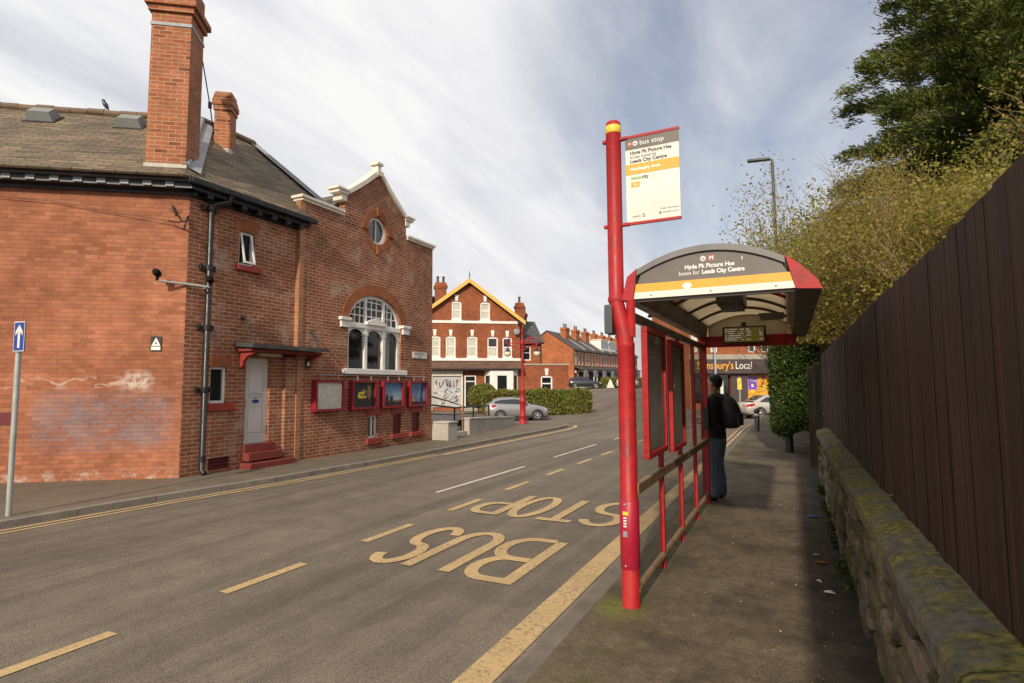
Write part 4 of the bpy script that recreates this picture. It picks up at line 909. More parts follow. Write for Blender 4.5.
m.extr([(-6.4, -1.0, 6.6), (-3.2, -1.0, 6.6), (-3.2, -4.6, 9.6), (-6.4, -4.6, 9.6)], (0, 0, .09)); m.extr([(-6.4, -9.2, 6.6), (3.9, -9.2, 6.6), (-1.5, -4.6, 9.5), (-6.4, -4.6, 9.6)], (0, 0, .09)); rf = m.build('roof', 'slate_grey', HS)
m = MB(FHH)
for end in (4.30, -6.4):
    p = [(GA, 10.40), (end, rz(end) + .08), (end, rz(end) - .26), (GA, 10.04)]; m.prism(p, .34, .40)
    
m.build('bargeboard', 'gold', HS)
m = MB(FHH)
for end in (4.28, -6.4): m.extr([(GA, 0, 10.03), (end, 0, rz(end) - .30), (end, .33, rz(end) - .30), (GA, .33, 10.03)], (0, 0, .03))
m.prism([(3.75, 6.62), (4.4, 6.78), (4.4, 7.02), (3.75, 7.02)], -.1, .36); m.build('soffit', 'black', HS)
m = MB(FHH); m.tube([(GA, .3, 10.35), (GA, .3, 11.0)], [.05, .015], 6); m.ball((GA, .3, 10.72), .06, nu=8, nv=6); m.build('finial', 'black', rf)
for c0, c1, a1 in ((6.72, 6.93, 3.7), (3.66, 3.87, 3.94)):
    m = MB(FHH); m.box(HL, a1, -.02, .07, c0, c1, ch=.015); m.build('white_band', 'white', HS)
for w in wins + attic:
    a0, a1, c0, c1 = w; m = MB(FHH); b = -.04; fw = .11
    m.box(a0, a0 + fw, b - .08, b, c0, c1 - .12); m.box(a1 - fw, a1, b - .08, b, c0, c1 - .12); m.box(a0 + fw, a1 - fw, b - .08, b, c0, c0 + .14); m.box(a0 + fw, a1 - fw, b - .07, b - .01, (c0 + c1) / 2 - .05, (c0 + c1) / 2 + .05)
    O = arcp((a0 + a1) / 2, c1 - .12, (a1 - a0) / 2, .12, 0, pi, 8)
    m.prism(O + [(a0 + fw, c1 - .16), (a1 - fw, c1 - .16)], b - .08, b); m.box(a0 - .06, a1 + .06, -.02, .06, c0 - .09, c0)
    fr = m.build('window_frame', 'white', HS)
    dark = a0 > 1; m = MB(FHH); m.face([(a0 + fw, b - .05, c0 + .1), (a1 - fw, b - .05, c0 + .1), (a1 - fw, b - .05, (c0 + c1) / 2), (a0 + fw, b - .05, (c0 + c1) / 2)], 1 if w not in attic or True else 0); m.face([(a0 + fw, b - .05, (c0 + c1) / 2), (a1 - fw, b - .05, (c0 + c1) / 2), (a1 - fw, b - .05, c1 - .1), (a0 + fw, b - .05, c1 - .1)], 0 if dark else 1)
    m.build('pane', ['glass_dark', 'glass_curtain'], fr)
    m = MB(FHH); ca = (a0 + a1) / 2; m.prism([(ca - .09, c1 + .02), (ca + .09, c1 + .02), (ca + .15, c1 + .52), (ca - .15, c1 + .52)], -.02, .06); m.build('keystone', 'white', HS)
# tiled pent roof above the shopfront, shopfront, door, bay
m = MB(FHH); m.extr([(HL, 0, 3.64), (3.98, 0, 3.64), (3.98, .75, 3.05), (HL, .75, 3.05)], (0, 0, -.06)); m.build('pent_roof', 'tile_pent', HS)
m = MB(FHH); m.box(HL, 3.96, .55, .72, 2.88, 2.99); m.build('pent_fascia', 'black', HS)
m = MB(FHH); m.box(-3.6, -.86, .01, .20, 2.44, 2.86); m.box(-3.6, -3.26, .01, .14, -.3, 2.44); m.box(-.96, -.84, .01, .14, -.3, 2.44); m.build('shop_fascia', 'cream', HS)
m = MB(FHH); m.box(-3.26, -.96, .01, .05, -.05, 2.44, 0)
for i in range(34): m.box(-3.26, -.96, .05, .062, -.03 + i * .072, .02 + i * .072, 0)
rr = random.Random(4)
for i in range(60):
    x, y = rr.uniform(-3.1, -1.1), rr.uniform(.15, 1.7); s_ = rr.uniform(.08, .28); th = rr.uniform(0, 6)
    pts = [(x + s_ * math.cos(th + k * .55) * (1 - k / 16), y + s_ * 1.0 * math.sin(th + k * .55 * rr.choice((1, 1, .8))) * (1 - k / 20)) for k in range(rr.randint(4, 9))]
    pts = [(min(-1.0, max(-3.2, a)), c) for a, c in pts]; m.ribbon(pts, rr.uniform(.03, .07), .066 + .0008 * i, rr.choice((1, 1, 1, 2, 2, 3, 3, 4, 4)))
x = -3.1
for ch in range(7):   # big black tag across the top
    P = [(x + rr.uniform(0, .26), rr.choice((1.55, 2.05)) + rr.uniform(-.12, .12)) for k in range(4)]; m.ribbon(P, .055, .116 + .001 * ch, 1); x += .28
m.build('shutter', ['shutter_grey', 'letter_dark', 'sign_white', 'shutter_blue', 'white'], HS)
m = MB(FHH); m.box(-.62, .16, -.11, -.06, -.06, 1.95)
for c0, c1 in ((.1, .8), (.95, 1.8)): 
    for a in (-.53, -.18): m.ribbon([(a, c0), (a + .26, c0), (a + .26, c1), (a, c1)], .03, -.055, 0, True)
d = m.build('door', 'black', HS)
m = MB(FHH); m.box(-.34, -.12, -.06, -.045, .98, 1.03); m.build('letter_plate', 'steel', d)
m = MB(FHH); m.box(-.70, -.60, -.1, .05, -.06, 2.38); m.box(.14, .24, -.1, .05, -.06, 2.38); m.box(-.70, .24, -.1, .05, 2.38, 2.48); m.box(-.60, .14, -.1, -.03, 1.95, 2.03); df = m.build('door_frame', 'white', HS)
m = MB(FHH); m.face([(-.6, -.07, 2.03), (.14, -.07, 2.03), (.14, -.07, 2.38), (-.6, -.07, 2.38)]); m.build('pane', 'glass_dark', df)
m = MB(FHH); m.prism([(-.75, -.6), (.3, -.6), (.3, -.06), (-.75, -.06)], .0, .5); m.build('doorstep', 'stone_band', HS)
# bay window
BX_ = [(.95, 0), (1.35, .62), (3.2, .62), (3.7, 0)]
m = MB(FHH); m.extr([(a, b, -.5) for a, b in BX_], (0, 0, 1.55)); bay = m.build('bay_window', 'white', HS)
m = MB(FHH)
m.extr([(a, b, 2.45) for a, b in BX_], (0, 0, .45))
for i in range(3):
    (a0, b0), (a1, b1) = BX_[i], BX_[i + 1]
    for k in ((0, .14), (.86, 1)) if i != 1 else ((0, .3), (.72, 1)):
        p, q = (a0 + (a1 - a0) * k[0], b0 + (b1 - b0) * k[0]), (a0 + (a1 - a0) * k[1], b0 + (b1 - b0) * k[1]); d_ = Vector((q[0] - p[0], q[1] - p[1])).normalized(); nn = (d_.y * .1, -d_.x * .1)
        m.extr([(p[0], p[1], 1.05), (q[0], q[1], 1.05), (q[0] + nn[0], q[1] + nn[1], 1.05), (p[0] + nn[0], p[1] + nn[1], 1.05)], (0, 0, 1.4))
m.build('bay_frame', 'white', bay)
m = MB(FHH)
for i in range(3):
    (a0, b0), (a1, b1) = BX_[i], BX_[i + 1]; m.face([(a0, b0 - .04, 1.05), (a1, b1 - .04, 1.05), (a1, b1 - .04, 2.45), (a0, b0 - .04, 2.45)])
m.build('pane', 'glass_dark', bay)
# chimneys
chimney(FHH, -3.05, -2.1, -2.0, -1.1, 8.0, 10.25, HS, strap=False, flash=0, pots=2, cap=.5, mat='brick_house')
chimney(FHH, 3.95, 4.62, -2.6, -1.9, 5.0, 8.8, HS, strap=False, flash=0, pots=1, cap=.5, mat='brick_house')
m = MB(FHH); m.lathe([(.02, 0), (.16, .03), (.24, .09)], (0, 0, 0), 14); dish = MB(Fr(FHH(3.55, .28, 6.05), UL, (0, 0, 1), NL)); dish.lathe([(.02, 0), (.15, .02), (.25, .08), (.24, .085)], (0, 0, 0), 16); dish.tube([(0, 0, 0), (0, 0, -.25)], .02, 5); dish.build('satellite_dish', 'lead', HS)
# rear wing of the house with its own roof, window and chimney
m = MB(FHH); m.wall([(3.9, -.8), (6.0, -.8), (6.0, 5.25), (3.9, 5.25)], [rect(4.35, 5.05, 3.75, 5.0)], -1.2, .1); m.face([(6.0, -1.2, -.8), (6.0, -8, -.8), (6.0, -8, 5.25), (6.0, -1.2, 5.25)]); wg = m.build('rear_wing', 'brick_house', HS)
m = MB(FHH); m.extr([(3.7, -1.0, 5.25), (6.15, -1.0, 5.25), (6.15, -4.6, 7.4), (3.7, -4.6, 7.4)], (0, 0, .08)); m.extr([(3.7, -8.2, 5.25), (6.15, -8.2, 5.25), (6.15, -4.6, 7.4), (3.7, -4.6, 7.4)], (0, 0, .08)); m.build('roof', 'slate_grey', wg)
m = MB(FHH); m.box(3.9, 6.18, -1.02, -.9, 5.15, 5.27); m.tube([(5.9, -1.1, 5.2), (5.9, -1.1, -.3)], .05, 6); m.build('gutter', 'black', wg)
casement(FHH, 4.35, 5.05, 3.75, 5.0, HS, -1.24, .09, bars=(4.4,))
chimney(FHH, 4.75, 5.35, -4.9, -4.2, 6.9, 8.2, HS, strap=False, flash=0, pots=2, cap=.4, mat='brick_house')
# flat-roofed side extension
m = MB(FHH); ew = ARC(5.62, 6.62, 1.15, 2.45); m.wall([(3.9, -.8), (8.0, -.8), (8.0, 3.3), (3.9, 3.3)], [ew], .02, .1); m.face([(8.0, .02, -.8), (8.0, -4, -.8), (8.0, -4, 3.3), (8.0, .02, 3.3)]); ex = m.build('side_extension', 'brick_house', HS)
m = MB(FHH); m.box(3.9, 8.1, -4, .09, 3.3, 3.43, ch=.02); m.build('coping', 'stone_band', ex)
a0, a1, c0, c1 = 5.62, 6.62, 1.15, 2.45; m = MB(FHH); b = -.02
m.box(a0, a0 + .12, b - .08, b, c0, c1 - .12); m.box(a1 - .12, a1, b - .08, b, c0, c1 - .12); m.box(a0 + .12, a1 - .12, b - .08, b, c0, c0 + .12); m.box(a0 + .12, a1 - .12, b - .08, b, 1.74, 1.84); m.prism(arcp((a0 + a1) / 2, c1 - .12, (a1 - a0) / 2, .12, 0, pi, 8) + [(a0 + .12, c1 - .17), (a1 - .12, c1 - .17)], b - .08, b)
fr = m.build('window_frame', 'white', HS); m = MB(FHH); m.face([(a0 + .1, b - .06, c0), (a1 - .1, b - .06, c0), (a1 - .1, b - .06, c1 - .1), (a0 + .1, b - .06, c1 - .1)]); m.build('pane', 'glass_dark', fr)
m = MB(FHH); ca = 6.12; m.prism([(ca - .1, c1 + .02), (ca + .1, c1 + .02), (ca + .17, c1 + .58), (ca - .17, c1 + .58)], 0, .08); m.build('keystone', 'white', HS)

# ================================================================== TERRACE up the hill
FT = Fr((-26.65, 0, 0), (0, 1, 0), (1, 0, 0)); TZ = 1.2; TP = 4.55
def terrace_house(i, end=False, dormer=False):
    y0 = 74.07 + TP * i; base = TZ + .06 * i
    lab = ['end terrace house with bare brick gable wall facing the junction', 'terrace house next to the bare gable end, plain slate roof', 'middle terrace house just before the white dormers', 'terrace house under the nearest white dormer', 'terrace house under the second white dormer', 'sixth terrace house up the hill beyond the dormers', 'far terrace house near top of the row', 'furthest terrace house in the row'][i]
    t = thing('terraced_house', lab, 'house', (-26.65, y0, base), 'brick terrace up the hill')
    H = 5.5; m = MB(FT)
    W = [rect(y0 + .45, y0 + 1.2, base + 3.35, base + 4.9), rect(y0 + 1.75, y0 + 2.5, base + 3.35, base + 4.9), rect(y0 + 3.35, y0 + 4.1, base + 3.35, base + 4.9)]
    D = rect(y0 + .5, y0 + 1.4, base + .1, base + 2.5)
    m.wall(rect(y0, y0 + TP, base - .8, base + H), W + [D], 0, .12)
    if end: m.mesh([(y0, 0, base - 1), (y0, -7.8, base - 1), (y0, -7.8, base + H), (y0, -3.9, base + H + 2.55), (y0, 0, base + H)], [(0, 1, 2, 3, 4)])
    m.build('wall', 'brick_terrace', t)
    m = MB(FT); oy = y0 - (.18 if end else 0)
    m.extr([(oy, .25, base + H - .1), (y0 + TP, .25, base + H - .1), (y0 + TP, -3.9, base + H + 2.62), (oy, -3.9, base + H + 2.62)], (0, 0, .1)); m.extr([(oy, -8, base + H - .1), (y0 + TP, -8, base + H - .1), (y0 + TP, -3.9, base + H + 2.62), (oy, -3.9, base + H + 2.62)], (0, 0, .1))
    r = m.build('roof', 'slate_grey', t)
    m = MB(FT); m.extr([(y0 + TP - .2, .22, base + H + .02), (y0 + TP - .02, .22, base + H + .02), (y0 + TP - .02, -3.85, base + H + 2.68), (y0 + TP - .2, -3.85, base + H + 2.68)], (0, 0, .14)); m.build('party_coping', 'stone_band', r)
    m = MB(FT); m.box(oy, y0 + TP, .15, .30, base + H - .22, base + H - .08); m.build('gutter', 'black', t)
    chimney(FT, y0 + 2.9, y0 + 4.5, -3.0, -2.2, base + H + 1.2, base + H + 3.35, t, strap=False, flash=0, pots=2, cap=.45, mat='brick_terrace')
    if dormer:
        m = MB(FT); m.box(y0 + .3, y0 + 4.2, -2.9, -.35, base + H + .3, base + H + 2.0); m.box(y0 + .2, y0 + 4.3, -3, -.2, base + H + 2.0, base + H + 2.12); dm = m.build('dormer', 'white', t)
        for k in (.6, 1.85, 3.1):
            m = MB(FT); m.box(y0 + k, y0 + k + .85, -.36, -.33, base + H + .75, base + H + 1.8); m.build('pane', 'glass_dark', dm)
    for w in W:
        a0, a1, c0, c1 = w[0][0], w[1][0], w[0][1], w[2][1]; fr = casement(FT, a0, a1, c0, c1, t, -.05, .1, bars=((c0 + c1) / 2,)); m = MB(FT); m.box(a0 - .1, a1 + .1, -.02, .07, c1, c1 + .22); m.box(a0 - .08, a1 + .08, -.02, .09, c0 - .13, c0); m.build('stone_lintel', 'stone_band', fr)
    m = MB(FT); m.box(y0 + .5, y0 + 1.4, -.12, -.06, base + .1, base + 2.2); m.build('door', 'maroon', t)
    m = MB(FT); P = [(y0 + 1.8, 0), (y0 + 2.2, .75), (y0 + 3.7, .75), (y0 + 4.1, 0)]; m.extr([(a, b, base - .6) for a, b in P], (0, 0, 1.3)); m.extr([(a, b, base + 2.35) for a, b in P], (0, 0, .3))
    for (a, b) in P: m.box(a - .08, a + .08, b - .1, b + .02, base + .7, base + 2.35)
    bw = m.build('bay_window', 'white', t)
    m = MB(FT)
    for k in range(3): (a0, b0), (a1, b1) = P[k], P[k + 1]; m.face([(a0, b0 - .05, base + .7), (a1, b1 - .05, base + .7), (a1, b1 - .05, base + 2.35), (a0, b0 - .05, base + 2.35)])
    m.build('pane', 'glass_dark', bw)
    m = MB(FT); m.extr([(y0 + .2, 0, base + 3.0), (y0 + 4.3, 0, base + 3.0), (y0 + 4.3, 1.0, base + 2.62), (y0 + .2, 1.0, base + 2.62)], (0, 0, .07)); m.build('bay_roof', 'slate_grey', t)
for i in range(8): terrace_house(i, i == 0, i in (3, 4))

# ================================================================== SHOP at the end of the road
SO = Vector((-5.04, 47.89, 0)); FS = Fr(SO, (.866, .5, 0), (.5, -.866, 0)); SG = -.36
SH = thing('corner_shop', 'brick building with dark brown supermarket fascia at end of road', 'shop', tuple(SO))
UW = [ (-2.2, -1.7, 4.2, 5.7), (-.62, -.08, 4.2, 5.7), (2.5, 3.05, 4.2, 5.75), (3.55, 4.15, 4.2, 5.75), (5.9, 6.5, 4.2, 5.75), (7.2, 7.8, 4.2, 5.75)]
m = MB(FS); m.wall(rect(-2.4, 12, 3.6, 8.2), [rect(*w) for w in UW], 0, .12); m.wall(rect(-2.4, 12, SG - .6, 2.6), [rect(-2.1, -1.2, SG + .5, 2.4), rect(-.9, 1.0, SG, 2.4), rect(2.3, 7.6, SG + .7, 2.36)], 0, .3)
m.face([(-2.4, 0, -1), (-2.4, -9, -1), (-2.4, -9, 8.2), (-2.4, 0, 8.2)]); m.face([(12, 0, -1), (12, -9, -1), (12, -9, 8.2), (12, 0, 8.2)]); m.build('wall', 'brick_terrace', SH)
m = MB(FS); m.extr([(-2.7, .4, 8.1), (12.3, .4, 8.1), (12.3, -4.5, 11), (-2.7, -4.5, 11)], (0, 0, .1)); m.extr([(-2.7, -9.4, 8.1), (12.3, -9.4, 8.1), (12.3, -4.5, 11), (-2.7, -4.5, 11)], (0, 0, .1)); m.build('roof', 'slate_grey', SH)
m = MB(FS); m.face([(-2.4, 0, 8.1), (-2.4, -9, 8.1), (-2.4, -4.5, 10.95)]); m.face([(12, 0, 8.1), (12, -9, 8.1), (12, -4.5, 10.95)]); m.face([(-2.4, -9, -1), (12, -9, -1), (12, -9, 8.2), (-2.4, -9, 8.2)]); m.build('gable_end', 'brick_terrace', SH)
for w in UW: casement(FS, *w, SH, -.05, .08, bars=((w[2] + w[3]) / 2,), pane='glass_curtain' if w[0] < 0 else 'glass_dark')
m = MB(FS); m.box(-2.4, 12, .01, .14, 3.62, 4.02, ch=.02); m.build('stone_band', 'stone_band', SH)
m = MB(FS); m.box(-2.4, 12, .02, .42, 2.5, 3.6); fa = m.build('shop_fascia', 'fascia_brown', SH)
m = MB(FS); m.text("Sainsbury's", .84, 1.02, 2.86, .44, 'RIGHT', sx=.80, bold=.012); m.build('orange_lettering', 'orange_letter', fa)
m = MB(FS); m.text('Local', .84, 1.14, 2.86, .44, 'LEFT', sx=.78); m.build('white_lettering', 'letter_white', fa)
m = MB(FS); m.box(1.0, 2.3, .005, .05, SG - .3, 2.5); m.build('cladding', 'fascia_brown', SH); m = MB(FS); m.box(-1.2, -.9, .005, .05, SG - .3, 2.5); m.build('cladding', 'fascia_brown', SH)
m = MB(FS); m.face([(-2.1, -.28, SG + .5), (-1.2, -.28, SG + .5), (-1.2, -.28, 2.4), (-2.1, -.28, 2.4)]); m.face([(-.9, -.28, SG), (1.0, -.28, SG), (1.0, -.28, 2.4), (-.9, -.28, 2.4)]); m.build('shop_glazing', 'glass_dark', SH)
m = MB(FS); m.box(2.3, 7.6, -.27, -.24, SG + .7, 2.36, 0); m.box(2.42, 3.22, -.24, -.225, 1.2, 2.28, 1)
m.box(2.55, 3.1, -.225, -.215, 1.28, 2.2, 2); m.text('you', .34, 2.62, 1.85, -.21, m=3); m.box(2.72, 2.93, -.215, -.205, 1.42, 1.68, 3)
rr = random.Random(11)
for i in range(70):
    x, z = rr.uniform(2.4, 7.4), rr.uniform(SG + .85, 2.2)
    if x < 3.3 and z > 1.15: continue
    r = rr.uniform(.08, .2); m.face([(x + r * math.cos(q), -.232 + .0004 * i, z + r * math.sin(q)) for q in [2 * pi * k / 9 for k in range(9)]], rr.choice((4, 4, 5, 5, 6, 7)))
m.build('window_poster', ['sign_amber', 'purple_print', 'violet_print', 'letter_white', 'sticker_yellow', 'logo_red', 'letter_green', 'orange_letter'], SH)
m = MB(FS); m.box(-.5, -.1, .03, .06, .5, 2.35, 0); m.box(.05, .3, .03, .06, .9, 1.9, 1); m.build('door_poster', ['sticker_yellow', 'sign_white'], SH)

# ================================================================== CARS
def car(name, label, loc, ang, paint, L=4.3, W=1.78, H=1.5, style='hatch', detail=True):
    t = thing(name, label, 'car', loc); t.rotation_euler = (0, 0, ang)
    # stations from nose (x=+L/2) to tail; local build in thing space
    lo = Vector(loc); F = WORLD
    if style == 'saloon':   # (x/L, half width, underside, waist)
        st = [(.5, .62, .30, .55), (.485, .74, .22, .66), (.44, .84, .19, .74), (.30, .89, .18, .86), (.14, .89, .18, .93), (-.1, .89, .18, .95), (-.3, .89, .18, .97), (-.44, .86, .2, .98), (-.485, .78, .26, .95), (-.5, .66, .38, .88)]
        roof = [(.16, .93), (.03, H - .06), (-.08, H), (-.2, H - .03), (-.38, 1.02)]
    else:
        st = [(.5, .60, .34, .62), (.485, .74, .24, .74), (.44, .84, .20, .84), (.30, .89, .19, .96), (.16, .89, .19, 1.02), (-.1, .89, .19, 1.05), (-.34, .89, .19, 1.09), (-.46, .86, .22, 1.10), (-.49, .80, .28, 1.06), (-.5, .70, .38, .98)]
        roof = [(.20, 1.0), (.06, H - .07), (-.08, H), (-.28, H - .03), (-.40, H - .14), (-.475, 1.1)]
    k = W / 1.78; V = []; n = 9
    for x, w, zb, zw in st:
        w *= k; zm = (zb + zw) / 2
        prof = [(-w * .86, zb), (-w, zb + .1), (-w, zm), (-w * .97, zw - .05), (-w * .90, zw), (0, zw + .02), (w * .90, zw), (w * .97, zw - .05), (w, zm), (w, zb + .1), (w * .86, zb)]
        n = len(prof); V += [(x * L, y, z) for y, z in prof]
    Fc = [(i * n + j, i * n + (j + 1) % n, (i + 1) * n + (j + 1) % n, (i + 1) * n + j) for i in range(len(st) - 1) for j in range(n)] + [tuple(range(n)), tuple((len(st) - 1) * n + j for j in range(n))]
    def bld(m, nm, mt, par=t):
        m.V = [v + lo for v in m.V]; return m.build(nm, mt, par)
    m = MB(); m.mesh(V, Fc, 0, True); body = bld(m, 'body', paint)
    rx = [r[0] * L for r in roof]; wb = .80 * k; wt = .60 * k
    def hw(z): return wb + (wt - wb) * (z - 1.0) / (H - 1.0)
    def waist(x): 
        xs = [s_[0] * L for s_ in st]; 
        for i in range(len(st) - 1):
            if xs[i] >= x >= xs[i + 1]: f = (xs[i] - x) / (xs[i] - xs[i + 1]); return st[i][3] + f * (st[i + 1][3] - st[i][3]) - .02
        return 1.0
    V = []; 
    for x, z in roof: zz = z; V += [(x * L, -hw(zz), zz), (x * L, -hw(zz) * .8, zz + .03), (x * L, hw(zz) * .8, zz + .03), (x * L, hw(zz), zz)]
    nb = len(V)
    for x, z in roof: w0 = waist(x * L); V += [(x * L, -wb, w0), (x * L, wb, w0)]
    Fc = []; R = len(roof)
    for i in range(R - 1):
        for j in range(3): Fc.append((4 * i + j, 4 * i + j + 1, 4 * i + 5 + j, 4 * i + 4 + j))
        Fc.append((nb + 2 * i, 4 * i, 4 * i + 4, nb + 2 * i + 2)); Fc.append((nb + 2 * i + 1, 4 * i + 3, 4 * i + 7, nb + 2 * i + 3))
    m = MB(); m.mesh(V, Fc, 0, True); bld(m, 'cabin', paint)
    # glass: side windows, windscreen, rear screen
    e = .012; m = MB()
    for sg in (-1, 1):
        lowx = [x * L for x, _ in roof]
        pts = []
        top = [(roof[1][0] * L - .05, roof[1][1] - .07)] + [(x * L, z - .10) for x, z in roof[2:-1]]
        bot = [(roof[-1][0] * L + .34, waist(roof[-1][0] * L) + .06), (roof[0][0] * L - .30, waist(roof[0][0] * L) + .06)]
        poly = top + bot
        def sd(x, z): w0 = waist(x); q = (z - w0) / max(.05, (H - w0)); return sg * (wb + (wt - wb) * max(0, q) * .93 + e + .012)
        m.face([(x, sd(x, z), z) for x, z in poly])
    m2 = MB()
    def screen(i0, i1, f0, f1):
        (x0, z0), (x1, z1) = roof[i0], roof[i1]; P = []
        for f, s_ in ((f0, -1), (f0, 1), (f1, 1), (f1, -1)):
            x, z = x0 + (x1 - x0) * f, z0 + (z1 - z0) * f; dn = Vector((-(z1 - z0) * L / L, 0, (x1 - x0) * L)).normalized(); dn = dn if dn.z > 0 else -dn
            P.append((x * L + dn.x * .03, s_ * (hw(z) - .08), z + .03 + dn.z * .015))
        m.face(P)
    screen(0, 1, .1, .95); screen(R - 2, R - 1, .08, .85); bld(m, 'window_glass', 'glass_dark')
    m = MB()
    for sg in (-1, 1):
        x = -.06 * L; w0 = waist(x); m.mesh([(x - .04, sg * (wb + .026), w0), (x + .04, sg * (wb + .026), w0), (x + .02, sg * (wt + .035), H - .1), (x - .06, sg * (wt + .035), H - .1)], [(0, 1, 2, 3)])
    bld(m, 'door_pillar', 'plastic')
    for fx in (.305, -.30):
        for sg in (-1, 1):
            r = .33 if style == 'hatch' else .32; F2 = Fr((fx * L, sg * (.885 * k), r), (1, 0, 0), (0, 0, 1), (0, sg, 0)); m = MB(F2)
            m.lathe([(r * .62, -.18), (r, -.17), (r + .005, -.1), (r, -.01), (r * .93, .015), (r * .66, .02), (r * .64, -.01)], (0, 0, 0), 24); wh = bld(m, 'wheel', 'rubber')
            m = MB(F2); m.lathe([(r * .66, 0), (r * .62, .016), (r * .56, .004), (r * .16, .004), (r * .13, .02), (.02, .022)], (0, 0, 0), 20)
            rim = bld(m, 'rim', 'alloy', wh); m = MB(F2)
            for q in range(5):
                a = 2 * pi * q / 5 + .63; m.face([(r * .53 * math.cos(a + dd), r * .53 * math.sin(a + dd), .008) for dd in (-.38, -.13, .13, .38)] + [(r * .24 * math.cos(a + dd), r * .24 * math.sin(a + dd), .008) for dd in (.3, -.3)])
            bld(m, 'rim_gap', 'plastic', wh)
            m = MB(F2); m.mesh([((r + (.065 if q_ else .005)) * math.cos(2 * pi * k_ / 24), (r + (.065 if q_ else .005)) * math.sin(2 * pi * k_ / 24), .022) for q_ in (0, 1) for k_ in range(24)], [(k_, (k_ + 1) % 24, 24 + (k_ + 1) % 24, 24 + k_) for k_ in range(24)]); bld(m, 'wheel_arch', 'plastic', body)
    m = MB(); m.box(-.497 * L, .497 * L, -.80 * k, .80 * k, .17, .24, ch=.02); 
    for sg in (-1, 1): m.box(-.22 * L, .22 * L, sg * .895 * k - .01, sg * .895 * k + .01, .2, .32, ch=.006)
    bld(m, 'sill', 'plastic')
    for sg in (-1, 1):
        zt = st[-3][3] - .12; m = MB(); m.mesh([(-.478 * L, sg * .80 * k, zt), (-.43 * L, sg * .885 * k, zt + .03), (-.38 * L, sg * .905 * k, zt + .05), (-.38 * L, sg * .905 * k, zt - .05), (-.43 * L, sg * .885 * k, zt - .13), (-.488 * L, sg * .80 * k, zt - .16), (-.508 * L, sg * .5 * k, zt - .12), (-.500 * L, sg * .5 * k, zt)], [(0, 1, 4, 5), (1, 2, 3, 4), (0, 5, 6, 7)]); bld(m, 'tail_light', 'lens_red')
        m = MB(); m.mesh([(.49 * L, sg * .55 * k, .60), (.482 * L, sg * .77 * k, .64), (.43 * L, sg * .875 * k, .74), (.40 * L, sg * .905 * k, .80), (.43 * L, sg * .87 * k, .64), (.496 * L, sg * .66 * k, .54)], [(0, 1, 5), (1, 2, 4, 5), (2, 3, 4)]); bld(m, 'headlight', 'lens_clear')
        m = MB(); x = roof[0][0] * L - .38; m.box(x, x + .12, min(sg * .9 * k, sg * 1.04 * k), max(sg * .9 * k, sg * 1.04 * k), 1.0, 1.13, ch=.03); bld(m, 'mirror', 'plastic' if detail else paint)
    m = MB(); m.box(-.507 * L, -.500 * L, -.26, .26, .52, .63) if style == 'hatch' else m.box(-.507 * L, -.5 * L, -.26, .26, .62, .73); bld(m, 'number_plate', 'plate_yellow')
    return t
A_ST = math.atan2(.588, .809)
car('parked_car', 'silver hatchback parked by green hedge, partly behind red lamp post', (-16.1, 33.7, ground_z(-16.1, 33.7) + RZ + .02), A_ST, 'car_silver', L=3.95, W=1.75, H=1.46)
car('parked_car', 'champagne saloon seen from behind, crossing in front of the shop', (-.95, 41.0, ground_z(-.95, 41.0) + RZ + .02), math.radians(27), 'car_champagne', L=4.5, W=1.82, H=1.42, style='saloon')
car('parked_car', 'dark grey car parked up the hill below the bare gable end', (-24.0, 70.9, ground_z(-24, 70.9) + RZ + .02), math.radians(24), 'car_dark', L=4.35, H=1.5)
car('parked_car', 'white car parked up the hill past the terrace hedge', (-18.7, 72.5, ground_z(-18.7, 72.5) + RZ + .02), math.radians(85), 'car_white', L=4.2, H=1.45)
t = thing('road_works_sign', 'small white triangular sign standing by terrace hedge', 'sign', (-20.4, 70.2, ground_z(-20.4, 70.2) + RZ))
F = Fr((-20.4, 70.2, ground_z(-20.4, 70.2) + RZ), (.9, .44, 0), (.44, -.9, 0)); m = MB(F); m.prism([(-.5, .1), (.5, .1), (.08, 1.15), (-.08, 1.15)], 0, .05); m.build('board', 'sign_white', t); m = MB(F); m.tube([(-.3, -.3, 0), (-.05, 0, 1.0)], .03, 5); m.tube([(.3, -.3, 0), (.05, 0, 1.0)], .03, 5); m.build('stand', 'steel', t)

# ================================================================== BUS SHELTER
SX, SY0, SY1 = -1.06, 4.22, 8.34
T = thing('bus_shelter', 'red framed bus shelter with arched roof and glazed back on right footpath', 'bus shelter', (-.5, 6.3, 0))
m = MB(); m.lathe([(.064, -.05), (.064, 1.885), (.0655, 1.89), (.0655, 1.91), (.0635, 1.92)], (-1.10, SY0, 0), 24); post = m.build('corner_post', 'red', T)
m = MB(); m.lathe([(.066, .27), (.071, .275), (.071, .755), (.066, .76)], (-1.10, SY0, 0), 24); sl_ = m.build('sleeve', 'red_sleeve', post)
FP = Fr((-1.10, SY0 - .0725, 0), (1, 0, 0), (0, -1, 0))
m = MB(FP); m.box(-.030, .010, -.012, .0015, .66, .685, 0)
for i in range(4): m.box(-.026, -.004, -.012, .001, .635 - .02 * i, .645 - .02 * i, 1)
m.box(-.03, .0, -.012, .001, .505, .545, 2); m.build('sticker', ['sticker_yellow', 'letter_white', 'lead'], sl_)
for z in (.30, .735):
    m = MB(FP); m.ball((-.015, -.001, z), .008, nu=8, nv=6); m.build('bolt', 'steel', sl_)
m = MB(); m.lathe([(.034, 1.96), (.034, 2.24)], (-1.058, SY0, 0), 14); m.build('roof_strut', 'red', T)
